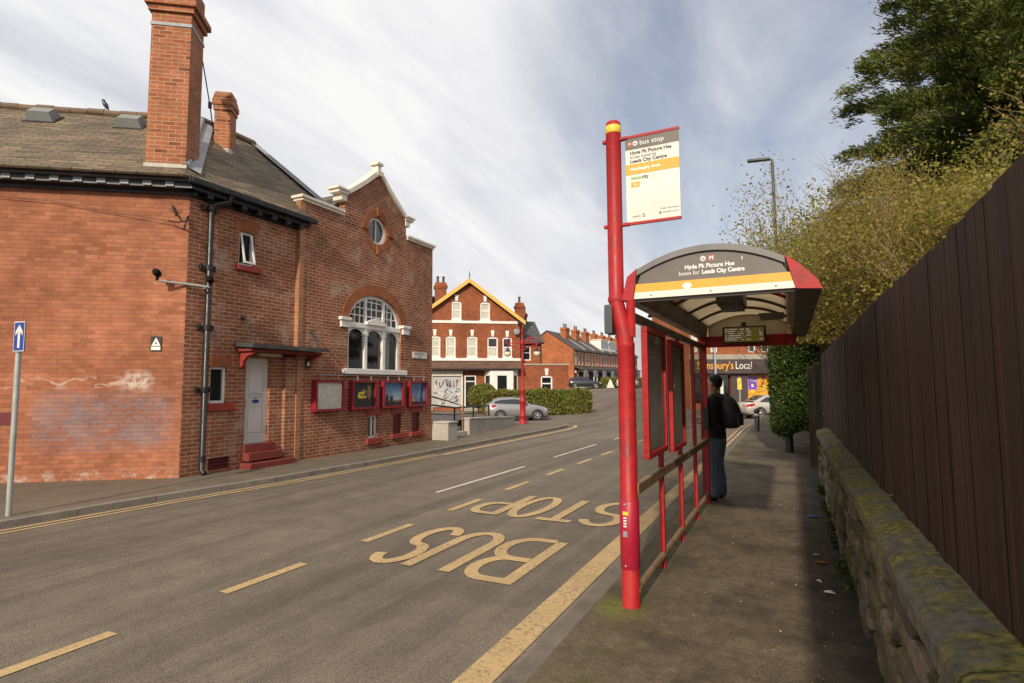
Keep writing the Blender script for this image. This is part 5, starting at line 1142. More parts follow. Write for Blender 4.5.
m = MB(); m.tube([(-1.100, SY0, 1.88), (-1.108, SY0, 1.97), (-1.140, SY0, 2.12), (-1.165, SY0, 2.22), (-1.166, SY0, 2.26)], [.0635, .0635, .058, .058, .058], 20); m.build('pole_bracket', 'red', T)
m = MB(); m.box(-1.245, -1.185, SY0 - .07, SY0 + .10, 1.99, 2.21, ch=.008); m.box(-1.25, -1.24, SY0 - .05, SY0 + .08, 2.02, 2.18); m.build('junction_box', 'lamp_grey', T)
PY = [5.20, 6.18, 7.20]
for y in PY:
    m = MB(); m.box(SX - .022, SX + .022, y - .02, y + .02, -.03, 2.13, ch=.004); m.build('post', 'red', T)
m = MB(); m.box(SX - .065, SX + .03, 8.24, 8.32, -.03, 2.26, ch=.006); m.build('end_post', 'red', T)
m = MB(); m.tube([(SX, SY0, .115), (SX, 8.25, .115)], .030, 10); m.build('bottom_rail', 'brass', T)
m = MB(); m.box(SX - .024, SX + .034, SY0 + .005, 8.24, .80, .875, ch=.008); m.build('middle_rail', 'brass', T)
m = MB(); m.box(SX - .025, SX + .025, SY0 + .03, 8.30, 2.085, 2.15, ch=.006); m.build('top_rail', 'shelter_brown', T)
ys = [SY0 + .07] + PY + [8.24]
for i in range(4):
    for z0, z1 in ((.15, .79), (.885, 2.08)):
        m = MB(); m.face([(SX, ys[i] + .024, z0), (SX, ys[i + 1] - .024, z0), (SX, ys[i + 1] - .024, z1), (SX, ys[i] + .024, z1)]); m.build('glazing', 'glass_shelter', T)
for y0, y1, z0, z1 in ((4.42, 5.17, 1.03, 2.06), (5.44, 6.14, .98, 2.03)):
    m = MB(); x0, x1 = SX + .026, SX + .075; fw = .045
    m.box(x0, x1, y0, y1, z0, z0 + fw, ch=.006); m.box(x0, x1, y0, y1, z1 - fw, z1, ch=.006); m.box(x0 + .001, x1 - .001, y0 + .001, y0 + fw, z0 + fw, z1 - fw); m.box(x0 + .001, x1 - .001, y1 - fw, y1 - .001, z0 + fw, z1 - fw); c = m.build('information_case', 'red', T)
    m = MB(); m.box(x0 + .012, x0 + .018, y0 + fw, y1 - fw, z0 + fw, z1 - fw); m.build('poster_panel', 'timetable_print', c)
    m = MB(); m.face([(x1 - .018, y0 + fw, z0 + fw), (x1 - .018, y1 - fw, z0 + fw), (x1 - .018, y1 - fw, z1 - fw), (x1 - .018, y0 + fw, z1 - fw)]); m.build('cover', 'glass_shelter', c)
# arched roof
def az(x, t=0): return 2.462 + .138 * (1 - ((x + .5) / .5) ** 2) - t
AX = [-1.0 + i / 16 for i in range(17)]
m = MB()
for i in range(16):
    a, b = AX[i], AX[i + 1]
    m.mesh([(a, SY0 + .05, az(a, .03)), (b, SY0 + .05, az(b, .03)), (b, SY1, az(b, .03)), (a, SY1, az(a, .03)), (a, SY0 + .05, az(a, .045)), (b, SY0 + .05, az(b, .045)), (b, SY1, az(b, .045)), (a, SY1, az(a, .045))], [(0, 1, 2, 3), (4, 5, 6, 7)], 0, True)
m.build('roof_panel', 'roof_acrylic', T)
def rib(y0, y1, t0, t1, name, mat):
    m = MB(); lp = [(x, y0, az(x, t0)) for x in AX] + [(x, y0, az(x, t1)) for x in AX[::-1]]; n = len(lp)
    pts = lp + [(x, y1, z) for x, y, z in lp]; fs = [(i, (i + 1) % n, n + (i + 1) % n, n + i) for i in range(n)]
    fs += [(i, i + 1, n - 2 - i, n - 1 - i) for i in range(16)] + [(n + i, n + i + 1, 2 * n - 2 - i, 2 * n - 1 - i) for i in range(16)]
    m.mesh(pts, fs); return m.build(name, mat, T)
rib(SY0 - .035, SY0 + .06, 0, .045, 'roof_rim', 'shelter_grey'); rib(SY1 - .03, SY1 + .05, 0, .05, 'roof_rim', 'shelter_grey')
for i, y in enumerate((4.98, 5.80, 6.62, 7.44)): rib(y - .018, y + .018, .02, .075, 'roof_rib', 'red' if i == 1 else 'shelter_brown')
for nm, prof in (('right_gutter', [(-.003, 2.468), (.10, 2.385), (.186, 2.285), (.213, 2.222), (.058, 2.235)]), ('left_gutter', [(-.997, 2.468), (-1.07, 2.41), (-1.108, 2.26), (-1.108, 2.232), (-1.027, 2.235)])):
    m = MB(); m.extr([(x, SY0 + .004, z) for x, z in prof], (0, SY1 - SY0 - .004, 0)); gt = m.build('roof_gutter', 'shelter_brown', T)
    m = MB(); m.extr([(x + (.004 if x > -.5 else -.004), SY0 - .03, z + .004) for x, z in prof], (0, .030, 0)); m.build('end_cap', 'red', gt)
    m = MB(); m.extr([(x + (.004 if x > -.5 else -.004), SY1, z + .004) for x, z in prof], (0, .03, 0)); m.build('end_cap', 'red', gt)
# front fascia: grey arch, amber band, white band
FFA = Fr((0, SY0 - .004, 0), (1, 0, 0), (0, -1, 0))
def sideL(z): return -1.027 + (z - 2.25) / .215 * .03
def sideR(z): return .058 - (z - 2.25) / .215 * .06
m = MB(FFA)
def band(z0, z1, b, mm): m.prism([(sideL(z0), z0), (sideR(z0), z0), (sideR(z1), z1), (sideL(z1), z1)], -.012, b, mm)
top = [(x, az(x, .042)) for x in [-.97 + .94 * i / 16 for i in range(17)]]
m.prism([(sideL(2.3), 2.30), (sideR(2.3), 2.30)] + top[::-1], -.012, .010, 0); band(2.293, 2.355, .0125, 1); band(2.245, 2.293, .0125, 2)
fa = m.build('fascia_sign', ['sign_grey', 'sign_amber', 'sign_white'], T)
m = MB(FFA); m.text('Hyde Pk Picture Hse', .043, -.485, 2.435, .013, 'CENTER', bold=.0012, sx=.93); m.text('buses for', .042, -.55, 2.392, .013, 'RIGHT', sx=.93); m.text('Leeds City Centre', .042, -.535, 2.392, .013, 'LEFT', bold=.0016, sx=.90); m.build('lettering', 'letter_white', fa)
def bus_icon(mb, F_a, F_c, r, b, ring, inner):
    mb.mesh([(F_a + r * math.cos(q), b, F_c + r * math.sin(q)) for q in [2 * pi * k / 20 for k in range(20)]], [tuple(range(20))], ring)
    mb.box(F_a - r * .55, F_a + r * .55, b, b + .002, F_c - r * .35, F_c + r * .5, inner); mb.box(F_a - r * .42, F_a + r * .42, b + .002, b + .003, F_c + .0, F_c + r * .36, ring)
    for s_ in (-1, 1): mb.box(F_a + s_ * r * .38 - r * .1, F_a + s_ * r * .38 + r * .1, b, b + .002, F_c - r * .55, F_c - r * .35, inner)
m = MB(FFA); bus_icon(m, -.525, 2.502, .019, .0115, 0, 1); m.box(-.488, -.450, .010, .0115, 2.483, 2.521, 2); m.text('M', .038, -.469, 2.489, .0125, 'CENTER', m=0, bold=.001); m.build('emblem', ['letter_white', 'sign_grey', 'logo_red'], fa)
m = MB(FFA)
for a in (-.9, -.48, -.06): m.ball((a, .014, 2.268), .007, nu=8, nv=6)
m.box(-.27, -.262, .01, .014, 2.468, 2.492); m.build('fixing', 'steel', fa)
m = MB(FFA); m.face([(-.64 + .032 * math.cos(q) * (1 + .2 * math.sin(3 * q)), .0135, 2.312 + .026 * math.sin(q)) for q in [2 * pi * k / 14 for k in range(14)]]); m.build('torn_sticker', 'letter_white', fa)
m = MB(); m.box(-1.03, .06, SY0 + .012, SY0 + .055, 2.225, 2.248, ch=.004); m.build('front_beam', 'shelter_grey', T)
# far end: red beam and cream arched end panel
m = MB(); m.box(-1.06, .10, SY1 - .04, SY1 + .02, 2.12, 2.27, ch=.008); m.build('end_beam', 'red', T)
m = MB(FFA); F3 = Fr((0, SY1 - .02, 0), (1, 0, 0), (0, -1, 0)); m = MB(F3); tp = [(x, az(x, .045)) for x in AX]; m.prism([(-1.0, 2.27), (.0, 2.27)] + tp[::-1], -.01, .0, 0); m.build('end_panel', 'roof_acrylic', T)
m = MB(); m.box(-.60, -.36, 5.62, 6.15, 2.36, 2.50, ch=.01); m.box(-.58, -.38, 5.60, 6.17, 2.34, 2.362); m.box(-.62, -.34, 5.9, 6.0, 2.48, 2.58); m.build('ceiling_light_box', 'lamp_grey', T)
m = MB(); m.box(-.28, -.03, 6.7, 7.35, 2.36, 2.375); m.build('roof_notice', 'sign_grey', T)
m = MB(); m.box(SX + .02, SX + .20, 5.0, 8.1, .50, .53, ch=.01) if False else m.box(SX - .01, SX + .05, 8.1, 8.24, 1.0, 1.3); m.build('push_plate', 'plastic', T)

t = thing('departure_screen', 'black departures display hanging under the far end of shelter roof', 'display screen', (-.53, 8.22, 2.27))
F4 = Fr((0, 8.22, 0), (.995, .02, 0), (.02, -.999, 0)); m = MB(F4); m.box(-.80, -.26, -.05, .03, 2.155, 2.385, ch=.012); m.box(-.56, -.50, -.03, .0, 2.38, 2.44); m.build('housing', 'plastic', t)
m = MB(F4); m.box(-.775, -.285, .03, .033, 2.175, 2.365, 0)
rr = random.Random(3)
for r in range(6):
    z = 2.345 - r * .028
    for a0, a1 in ((-.765, -.745), (-.735, -.52), (-.50, -.44), (-.34, -.295)):
        if r in (4,) and a0 > -.7: continue
        x = a0
        while x < a1 - .004:
            l = min(rr.uniform(.008, .03), a1 - x)
            if rr.random() < .7: m.box(x, x + l * .8, .033, .0335, z - .005, z + .004, 1)
            x += l
m.build('display', ['screen', 'screen_text'], t)

# bus stop flag
t = thing('bus_stop_flag', 'tall red pole with yellow band carrying white and amber bus stop flag', 'bus stop sign', (-1.166, SY0, 2.24))
m = MB(); m.lathe([(.062, 2.235), (.064, 2.24), (.064, 2.27), (.058, 2.28), (.058, 3.555), (.0585, 3.556), (.0585, 3.61), (.058, 3.612), (.057, 3.64), (.045, 3.652)], (-1.166, SY0, 0), 24); pole = m.build('pole', 'red', t)
m = MB(); m.lathe([(.0585, 3.556), (.0600, 3.558), (.0600, 3.612), (.0585, 3.614)], (-1.166, SY0, 0), 24); m.build('yellow_band', 'sticker_yellow', pole)
FB = Fr((-1.166, SY0, 0), (1, -.012, 0), (-.012, -1, 0))
for z in (2.825, 3.502):
    m = MB(FB); m.box(-.085, .115, -.018, .018, z - .012, z + .012, ch=.004); m.box(.10, .50, -.010, .010, z - .011, z + .011, ch=.003); m.build('flag_arm', 'red', t)
m = MB(FB); m.box(.095, .497, -.005, .005, 2.836, 3.491, 0)
m.box(.095, .497, .005, .007, 3.402, 3.489, 1); m.box(.095, .497, .005, .007, 3.205, 3.285, 2); fl = m.build('flag', ['sign_white', 'sign_grey', 'sign_amber'], t)
b = .0085
m = MB(FB); m.text('bus stop', .054, .205, 3.428, b, m=0); m.build('heading', 'letter_white', fl)
m = MB(FB); m.text('Hyde Pk Picture Hse', .037, .13, 3.362, b - .002, m=0, bold=.0012); m.build('stop_name', 'letter_dark', fl); m = MB(FB); m.text('Leeds City Centre', .037, .13, 3.296, b - .002, bold=.0012); m.build('destination_name', 'letter_dark', fl)
m = MB(FB); m.text('buses towards', .034, .13, 3.33, b - .002); m.build('direction_text', 'iron_grey', fl)
m = MB(FB); m.text('Headingley Area', .034, .13, 3.235, b, bold=.001); m.build('area_text', 'letter_white', fl)
m = MB(FB); m.text('leeds', .037, .135, 3.165, b - .002, m=0, bold=.001); m.text('city', .037, .215, 3.165, b - .002, m=1, bold=.001); m.build('operator_text', ['letter_green', 'letter_dark'], fl)
m = MB(FB); m.box(.135, .200, .005, .007, 3.105, 3.145, 0); m.text('56', .030, .1675, 3.114, b, 'CENTER', m=1); m.build('route_number', ['sign_amber', 'letter_white'], fl)
m = MB(FB); m.text('Travel information', .019, .345, 2.905, b - .002); m.text('wymetro.com', .021, .365, 2.876, b - .002); m.box(.342, .356, .005, .007, 2.873, 2.889); m.text('b', .048, .215, 2.866, b - .002); m.text('metro', .025, .14, 2.87, b - .002); m.build('footer_text', 'iron_grey', fl)
m = MB(FB); bus_icon(m, .172, 3.446, .019, .0075, 0, 1); m.mesh([(.130 + .018 * math.cos(q), .0075, 3.446 + .018 * math.sin(q)) for q in [2 * pi * k / 16 for k in range(16)]], [tuple(range(16))], 2); m.text('M', .026, .130, 3.437, .0085, 'CENTER', m=0); m.build('emblem', ['letter_white', 'sign_grey', 'logo_red'], fl)

# ================================================================== PERSON
def skin_mesh(name, joints, bones, mat, parent, sub=2, extra=None):
    """one continuous surface grown over a joint skeleton"""
    ids = list(joints); me = bpy.data.meshes.new(name); me.from_pydata([joints[k][0] for k in ids], [(ids.index(a), ids.index(b)) for a, b in bones], [])
    ob = bpy.data.objects.new(name, me); COL.objects.link(ob)
    md = ob.modifiers.new('skin', 'SKIN'); md.use_smooth_shade = True; md.branch_smoothing = .6
    for i, k in enumerate(ids):
        v = me.skin_vertices[0].data[i]; r = joints[k][1]; v.radius = r if isinstance(r, tuple) else (r, r); v.use_root = (i == 0)
    s_ = ob.modifiers.new('sub', 'SUBSURF'); s_.levels = sub; s_.render_levels = sub
    dg = bpy.context.evaluated_depsgraph_get(); dg.update(); nm = bpy.data.meshes.new_from_object(ob.evaluated_get(dg)); nm.name = name
    ob.modifiers.clear(); ob.data = nm; bpy.data.meshes.remove(me); nm.materials.clear(); nm.materials.append(M[mat]); nm.polygons.foreach_set('use_smooth', [True] * len(nm.polygons))
    ob.parent = parent; return ob
PRL = (-.965, 8.56, 0)
pr = thing('person', 'person in black top and blue jeans waiting at far end of shelter with backpack', 'person', PRL)
ANG = math.atan2(.25, -.97); pr.rotation_euler = (0, 0, ANG)   # local +x is forward
J = {'pelvis': ((0, 0, .93), (.12, .10)), 'waist': ((.0, 0, 1.06), (.12, .095)), 'chest': ((.0, 0, 1.26), (.15, .11)), 'collar': ((-.01, 0, 1.41), (.10, .075)), 'neck': ((.01, 0, 1.485), .056), 'jaw': ((.03, 0, 1.570), (.084, .080)), 'head': ((.012, 0, 1.650), (.100, .106)), 'crown': ((.0, 0, 1.715), (.074, .078))}
Bn = [('pelvis', 'waist'), ('waist', 'chest'), ('chest', 'collar'), ('collar', 'neck'), ('neck', 'jaw'), ('jaw', 'head'), ('head', 'crown')]
def hand(J, Bn, wrist, pre, base, fwd, side, down):
    """palm and five separate fingers, slightly curled"""
    base, fwd, side, down = Vector(base), Vector(fwd).normalized(), Vector(side).normalized(), Vector(down).normalized()
    J[pre + 'palm'] = (tuple(base + fwd * .045), (.034, .017)); Bn.append((wrist, pre + 'palm')); J[pre + 'knuckle'] = (tuple(base + fwd * .08), (.036, .014)); Bn.append((pre + 'palm', pre + 'knuckle'))
    for i, (o, l) in enumerate(((-.030, .062), (-.010, .075), (.011, .070), (.030, .055))):
        p = base + fwd * .085 + side * o
        prev = pre + 'knuckle'
        for q, (f_, d_) in enumerate(((.35, .1), (.7, .35), (.9, .7))): kx = '%sfinger%d%d' % (pre, i, q); J[kx] = (tuple(p + fwd * l * f_ + down * l * d_), .0085 - .0008 * q); Bn.append((prev, kx)); prev = kx
    prev = pre + 'palm'
    for q, (f_, s_) in enumerate(((.03, -.045), (.055, -.06), (.075, -.062))): kx = '%sthumb%d' % (pre, q); J[kx] = (tuple(base + fwd * f_ + side * s_ + down * .01 * q), .0105 - .001 * q); Bn.append((prev, kx)); prev = kx
for sg, pre in ((1, 'l'), (-1, 'r')):
    J[pre + 'shoulder'] = ((-.01, sg * .185, 1.395), .058); J[pre + 'elbow'] = ((-.06, sg * .235, 1.12), .040); J[pre + 'fore'] = ((.06, sg * .225, 1.07), .038); J[pre + 'wrist'] = ((.19, sg * .165, 1.075), .026)
    Bn += [('collar', pre + 'shoulder'), (pre + 'shoulder', pre + 'elbow'), (pre + 'elbow', pre + 'fore'), (pre + 'fore', pre + 'wrist')]
    hand(J, Bn, pre + 'wrist', pre, (.19, sg * .165, 1.075), (.9, -sg * .42, .05), (0, 0, -sg * 1.0) if False else (.1, .2, -1), (.3, -sg * .9, 0))
    J[pre + 'hip'] = ((.0, sg * .095, .87), .09); J[pre + 'knee'] = ((.025, sg * .105, .49), .058); J[pre + 'calf'] = ((-.005, sg * .11, .33), .054); J[pre + 'ankle'] = ((-.02, sg * .115, .085), .038); J[pre + 'ball'] = ((.10, sg * .125, .045), (.035, .03)); J[pre + 'toe'] = ((.165, sg * .13, .035), (.03, .022))
    Bn += [('pelvis', pre + 'hip'), (pre + 'hip', pre + 'knee'), (pre + 'knee', pre + 'calf'), (pre + 'calf', pre + 'ankle'), (pre + 'ankle', pre + 'ball'), (pre + 'ball', pre + 'toe')]
J['nose'] = ((.122, 0, 1.612), .013); Bn.append(('jaw', 'nose'))
body = skin_mesh('body', J, Bn, 'skin', pr)
PF = Fr(PRL, (1, 0, 0), (0, 1, 0))
def rings(mb, R_, n=20, wob=.0, seed=1):
    rd = random.Random(seed); pts = []
    for cx, cy, z, rx, ry in R_:
        for k_ in range(n):
            a_ = 2 * pi * k_ / n; e_ = 1 + wob * math.sin(3 * a_ + z * 37) + rd.uniform(-wob, wob) * .5
            pts.append((cx + rx * e_ * math.copysign(abs(math.cos(a_)) ** .85, math.cos(a_)), cy + ry * e_ * math.copysign(abs(math.sin(a_)) ** .85, math.sin(a_)), z))
    N_ = len(R_); mb.mesh(pts, [(i * n + k_, i * n + (k_ + 1) % n, (i + 1) * n + (k_ + 1) % n, (i + 1) * n + k_) for i in range(N_ - 1) for k_ in range(n)] + [tuple(range(n)), tuple((N_ - 1) * n + k_ for k_ in range(n))], 0, True)
m = MB(PF); rings(m, [(0, 0, .86, .120, .168), (0, 0, .90, .124, .170), (0, 0, .94, .117, .166), (0, 0, 1.0, .121, .164), (0, 0, 1.06, .112, .158), (0, 0, 1.16, .120, .168), (0, 0, 1.27, .132, .186), (-.005, 0, 1.35, .126, .198), (-.01, 0, 1.405, .108, .190), (-.008, 0, 1.44, .085, .130), (0, 0, 1.468, .070, .082), (.004, 0, 1.485, .064, .068)], 22, .018)
for sg in (-1, 1): m.tube([(-.008, sg * .12, 1.40), (-.01, sg * .17, 1.385), (-.022, sg * .205, 1.30), (-.04, sg * .225, 1.20), (-.055, sg * .235, 1.125), (-.02, sg * .235, 1.085), (.02, sg * .232, 1.078)], [.055, .077, .073, .066, .064, .058, .055], 14)
m.build('top', 'black_cloth', pr)
m = MB(PF); rings(m, [(0, 0, .98, .104, .150), (0, 0, .92, .114, .160), (-.005, 0, .84, .118, .170), (-.002, 0, .79, .106, .166)], 20, .012)
for sg in (-1, 1): rings(m, [(-.003, sg * .088, .86, .108, .086), (.0, sg * .09, .76, .100, .084), (.012, sg * .095, .62, .082, .074), (.022, sg * .10, .50, .071, .067), (.012, sg * .102, .44, .068, .064), (.008, sg * .104, .38, .070, .066), (-.008, sg * .108, .28, .067, .063), (-.014, sg * .112, .18, .063, .060), (-.010, sg * .114, .13, .069, .064), (-.008, sg * .115, .09, .063, .059), (-.004, sg * .116, .05, .069, .063)], 16, .03, 3)
m.build('jeans', 'denim', pr)
for p, s_ in (('l', 1), ('r', -1)): skin_mesh('shoe', {'heel': ((-.06, s_ * .115, .048), (.056, .050)), 'mid': ((.03, s_ * .12, .055), (.056, .052)), 'ball': ((.12, s_ * .125, .046), (.058, .046)), 'toe': ((.19, s_ * .13, .040), (.048, .036))}, [('heel', 'mid'), ('mid', 'ball'), ('ball', 'toe')], 'plastic', pr)
skin_mesh('hair', {'nape': ((-.042, 0, 1.545), (.068, .060)), 'back': ((-.040, 0, 1.640), (.112, .088)), 'top': ((-.010, 0, 1.705), (.116, .092)), 'fringe': ((.070, 0, 1.728), (.074, .036))}, [('nape', 'back'), ('back', 'top'), ('top', 'fringe')], 'hair', pr)
for s_ in (-1, 1):
    m = MB(Fr(PRL, (1, 0, 0), (0, 1, 0))); m.ball((.008, s_ * .083, 1.610), (.019, .010, .030), nu=10, nv=8); m.build('ear', 'skin', pr)
    m = MB(Fr(PRL, (1, 0, 0), (0, 1, 0))); m.ball((.093, s_ * .031, 1.645), (.007, .011, .006), nu=10, nv=8); m.build('eye', 'letter_dark', pr)
m = MB(Fr(PRL, (1, 0, 0), (0, 1, 0))); m.ball((.096, 0, 1.568), (.007, .022, .005), nu=10, nv=6); m.build('mouth', 'lip', pr)
bg = thing('backpack', 'black backpack worn by person waiting at bus shelter', 'backpack', PRL); bg.rotation_euler = (0, 0, ANG)
m = MB(PF); pts = []
for z, x0, x1, w in ((1.0, -.16, -.27, .10), (1.02, -.14, -.315, .13), (1.10, -.125, -.345, .148), (1.22, -.12, -.34, .15), (1.33, -.12, -.305, .14), (1.41, -.125, -.25, .115), (1.44, -.145, -.21, .08)):
    pts.append([(x0, -w * .9, z), (x0, w * .9, z), ((x0 + x1) / 2, w, z), (x1 + .03, w * .8, z), (x1, w * .4, z), (x1, -w * .4, z), (x1 + .03, -w * .8, z), ((x0 + x1) / 2, -w, z)])
m.mesh([p for r in pts for p in r], [(i * 8 + k, i * 8 + (k + 1) % 8, i * 8 + 8 + (k + 1) % 8, i * 8 + 8 + k) for i in range(6) for k in range(8)] + [tuple(range(8)), tuple(range(48, 56))], 0, True); m.build('bag_body', 'bag_cloth', bg)
m = MB(PF); m.box(-.358, -.32, -.10, .10, 1.04, 1.21, ch=.016); m.build('pocket', 'bag_cloth', bg)
for s_ in (-1, 1):
    m = MB(Fr(PRL, (1, 0, 0), (0, 1, 0))); m.tube([(-.14, s_ * .10, 1.42), (-.03, s_ * .115, 1.462), (.07, s_ * .12, 1.40), (.135, s_ * .125, 1.28), (.115, s_ * .145, 1.14), (-.02, s_ * .182, 1.06), (-.13, s_ * .16, 1.02)], .020, 8); m.build('strap', 'bag_cloth', bg)
m = MB(Fr(PRL, (1, 0, 0), (0, 1, 0))); m.tube([(-.18, -.035, 1.44), (-.16, -.02, 1.485), (-.16, .02, 1.485), (-.18, .035, 1.44)], .010, 6); m.build('grab_handle', 'bag_cloth', bg)

# ================================================================== RIGHT SIDE: wall, fence, hedge, trees
m = MB(); Y0, Y1 = -6.0, 10.6; rr = random.Random(5)
z = -.06
for h in (.15, .12, .16, .11, .15, .135):   # rubble courses of individually dressed stones
    y = Y0 + rr.uniform(-.3, 0)
    while y < Y1 - .05:
        l = rr.uniform(.16, .52); y1 = min(Y1, y + l); x = .395 + rr.uniform(-.032, .022); g_ = rr.uniform(.010, .022)
        bm = bmesh.new(); bmesh.ops.create_cube(bm, size=1)
        for v in bm.verts: v.co = (x + .10 + v.co.x * .20, (y + y1) / 2 + v.co.y * (y1 - y - g_), z + h / 2 + v.co.z * (h - g_) )
        bmesh.ops.bevel(bm, geom=bm.edges[:], offset=min(.022, h * .2), segments=2, affect='EDGES', profile=.5)
        for v in bm.verts: v.co += Vector((rr.uniform(-.005, .005), rr.uniform(-.004, .004), rr.uniform(-.004, .004)))
        m.mesh([v.co[:] for v in bm.verts], [[v.index for v in f.verts] for f in bm.faces], 0, False); bm.free(); y = y1
    z += h
m.box(.435, .55, Y0, Y1, -.06, .755, 1)
wl = thing('stone_wall', 'low mossy stone wall with rounded coping under the brown fence', 'wall', (.5, 3, 0)); m.build('masonry', ['stone', 'earth'], wl, uvn=(-1, 0, 0))
y = Y0; m = MB()
while y < Y1:
    l = rr.uniform(.75, 1.25); y1 = min(Y1, y + l); dz = rr.uniform(-.006, .006); dx = rr.uniform(-.008, .008)
    pf = [(.362, .765), (.352, .775), (.350, .838), (.358, .856), (.376, .868), (.46, .893), (.56, .902), (.56, .765)]
    N = 9; V = []
    for i in range(N):
        yy = y + .006 + (y1 - y - .012) * i / (N - 1); e = .010 if i in (0, N - 1) else 0
        V += [(x + dx + rr.uniform(-.002, .002) + e, yy, z + dz + rr.uniform(-.002, .002) - e) for x, z in pf]
    k_ = len(pf); m.mesh(V, [(i * k_ + j, i * k_ + (j + 1) % k_, (i + 1) * k_ + (j + 1) % k_, (i + 1) * k_ + j) for i in range(N - 1) for j in range(k_)] + [tuple(range(k_)), tuple((N - 1) * k_ + j for j in range(k_))], 0, False); y = y1
m.build('coping_stones', 'coping', wl)
fn = thing('board_fence', 'tall dark brown vertical board fence behind the low stone wall', 'fence', (.62, 3, .9))
m = MB(); y = -6.0
while y < 11.9:
    w = rr.uniform(.088, .104); h = 2.150 + rr.uniform(-.011, .009) + .008 * math.sin(y * 1.7); x = .530 + rr.uniform(-.0025, .0025); tl = rr.uniform(-.002, .002)
    m.mesh([(x, y, .78), (x, y + w, .78), (x + .02, y + w, .78), (x + .02, y, .78), (x + tl, y, h), (x + tl, y + w, h), (x + .02 + tl, y + w, h), (x + .02 + tl, y, h)], [(0, 1, 5, 4), (1, 2, 6, 5), (2, 3, 7, 6), (3, 0, 4, 7), (4, 5, 6, 7)]); y += w
m.build('boards', 'fence', fn, uvn=(-1, 0, 0))
m = MB()
for z in (1.1, 1.55, 2.0): m.box(.556, .62, -6, 11.9, z - .04, z + .04)
m.build('back_rails', 'fence', fn)
for x, y, h, lab in ((.46, 12.1, 2.0, 'old weathered timber post leaning at fence end, nearer one'), (.36, 12.7, 1.95, 'old weathered timber post at fence end, further one beside clipped bush')):
    m = MB(); m.mesh([(x - .055, y - .05, -.1), (x + .055, y - .05, -.1), (x + .055, y + .05, -.1), (x - .055, y + .05, -.1), (x - .045, y - .05, h), (x + .06, y - .05, h - .03), (x + .06, y + .05, h), (x - .045, y + .05, h + .02)], [(0, 1, 5, 4), (1, 2, 6, 5), (2, 3, 7, 6), (3, 0, 4, 7), (4, 5, 6, 7)]); tag(m.build('fence_post', 'old_wood', loc=(x, y, 0)), lab, 'post')
m = MB(); m.extr([(.55, 11.6, -.2), (.75, 11.6, -.2), (.95, 20, -.2), (.75, 20, -.2)], (0, 0, .85)); tag(m.build('rear_stone_wall', 'stone', loc=(.7, 15, 0)), 'dark low stone wall half hidden behind the clipped bush', 'wall')
m = MB(); m.mesh([(.70, -8, .85), (30, -8, .85), (30, 60, .85), (.70, 11.5, .85), (1.0, 40, .85)], [(0, 1, 2, 4, 3)]); tag(m.build('garden_ground', 'earth'), kind='structure')

def leaves(name, C, size, mat, parent=None, loc=None, asp=.55, dirs=None, spread=1., bend=None):
    """cloud of small leaf blades at the given centres; dirs = preferred blade direction"""
    C = np.asarray(C, float); n = len(C); D = RNG.normal(size=(n, 3))
    if dirs is not None: D = np.asarray(dirs) + D * spread
    D /= np.linalg.norm(D, axis=1)[:, None]; W = np.cross(D, RNG.normal(size=(n, 3))); W /= np.linalg.norm(W, axis=1)[:, None]
    L = size * RNG.uniform(.6, 1.35, n)[:, None]; Wd = L * asp * .5
    N = np.cross(D, W); B = N * L * .12
    V = np.stack([C - D * L * .5, C + W * Wd + B, C + D * L * .5, C - W * Wd + B], 1).reshape(-1, 3)
    o = Vector((0, 0, 0))
    if parent is not None: o = parent.location
    elif loc is not None: o = Vector(loc)
    V = V - np.array(o); me = bpy.data.meshes.new(name); me.vertices.add(4 * n); me.vertices.foreach_set('co', V.ravel()); me.loops.add(4 * n); me.loops.foreach_set('vertex_index', np.arange(4 * n)); me.polygons.add(n); me.polygons.foreach_set('loop_start', np.arange(0, 4 * n, 4)); me.polygons.foreach_set('loop_total', np.full(n, 4))
    me.update(calc_edges=True); me.validate(); me.materials.append(M[mat]); ob = bpy.data.objects.new(name, me); COL.objects.link(ob)
    if parent is not None: ob.parent = parent
    elif loc is not None: ob.location = o
    return ob
def lump(C, k=1.3, seed=0):
    """smooth pseudo-noise in -1..1 used to make outlines and density uneven"""
    r = np.random.default_rng(seed); s = np.zeros(len(C))
    for i in range(7):
        w = r.normal(size=3) * k * (1 + .5 * i); s += np.sin(C @ w + r.uniform(0, 6)) / (1 + .35 * i)
    return s / 3
def boxleaves(n, c, h, jit, seed):
    """points near the surface of a clipped box (half sizes h), thinned unevenly"""
    P = RNG.uniform(-1, 1, (n, 3)); ax = RNG.choice(3, n, p=[.35, .35, .3]); sg = RNG.choice([-1, 1], n); P[np.arange(n), ax] = sg * (1 - np.abs(RNG.normal(0, .06, n)))
    k = np.abs(P); rr_ = (k ** 6).sum(1) ** (1 / 6); P = P / rr_[:, None] * np.minimum(1, rr_ / 1.0)[:, None] * .99
    X = P * np.array(h) + np.array(c); l = lump(X, 2.6, seed); X += P / np.linalg.norm(P, axis=1)[:, None] * (l * jit)[:, None] + RNG.normal(0, .03, (n, 3)); return X[RNG.uniform(size=n) < .85 + .4 * l]
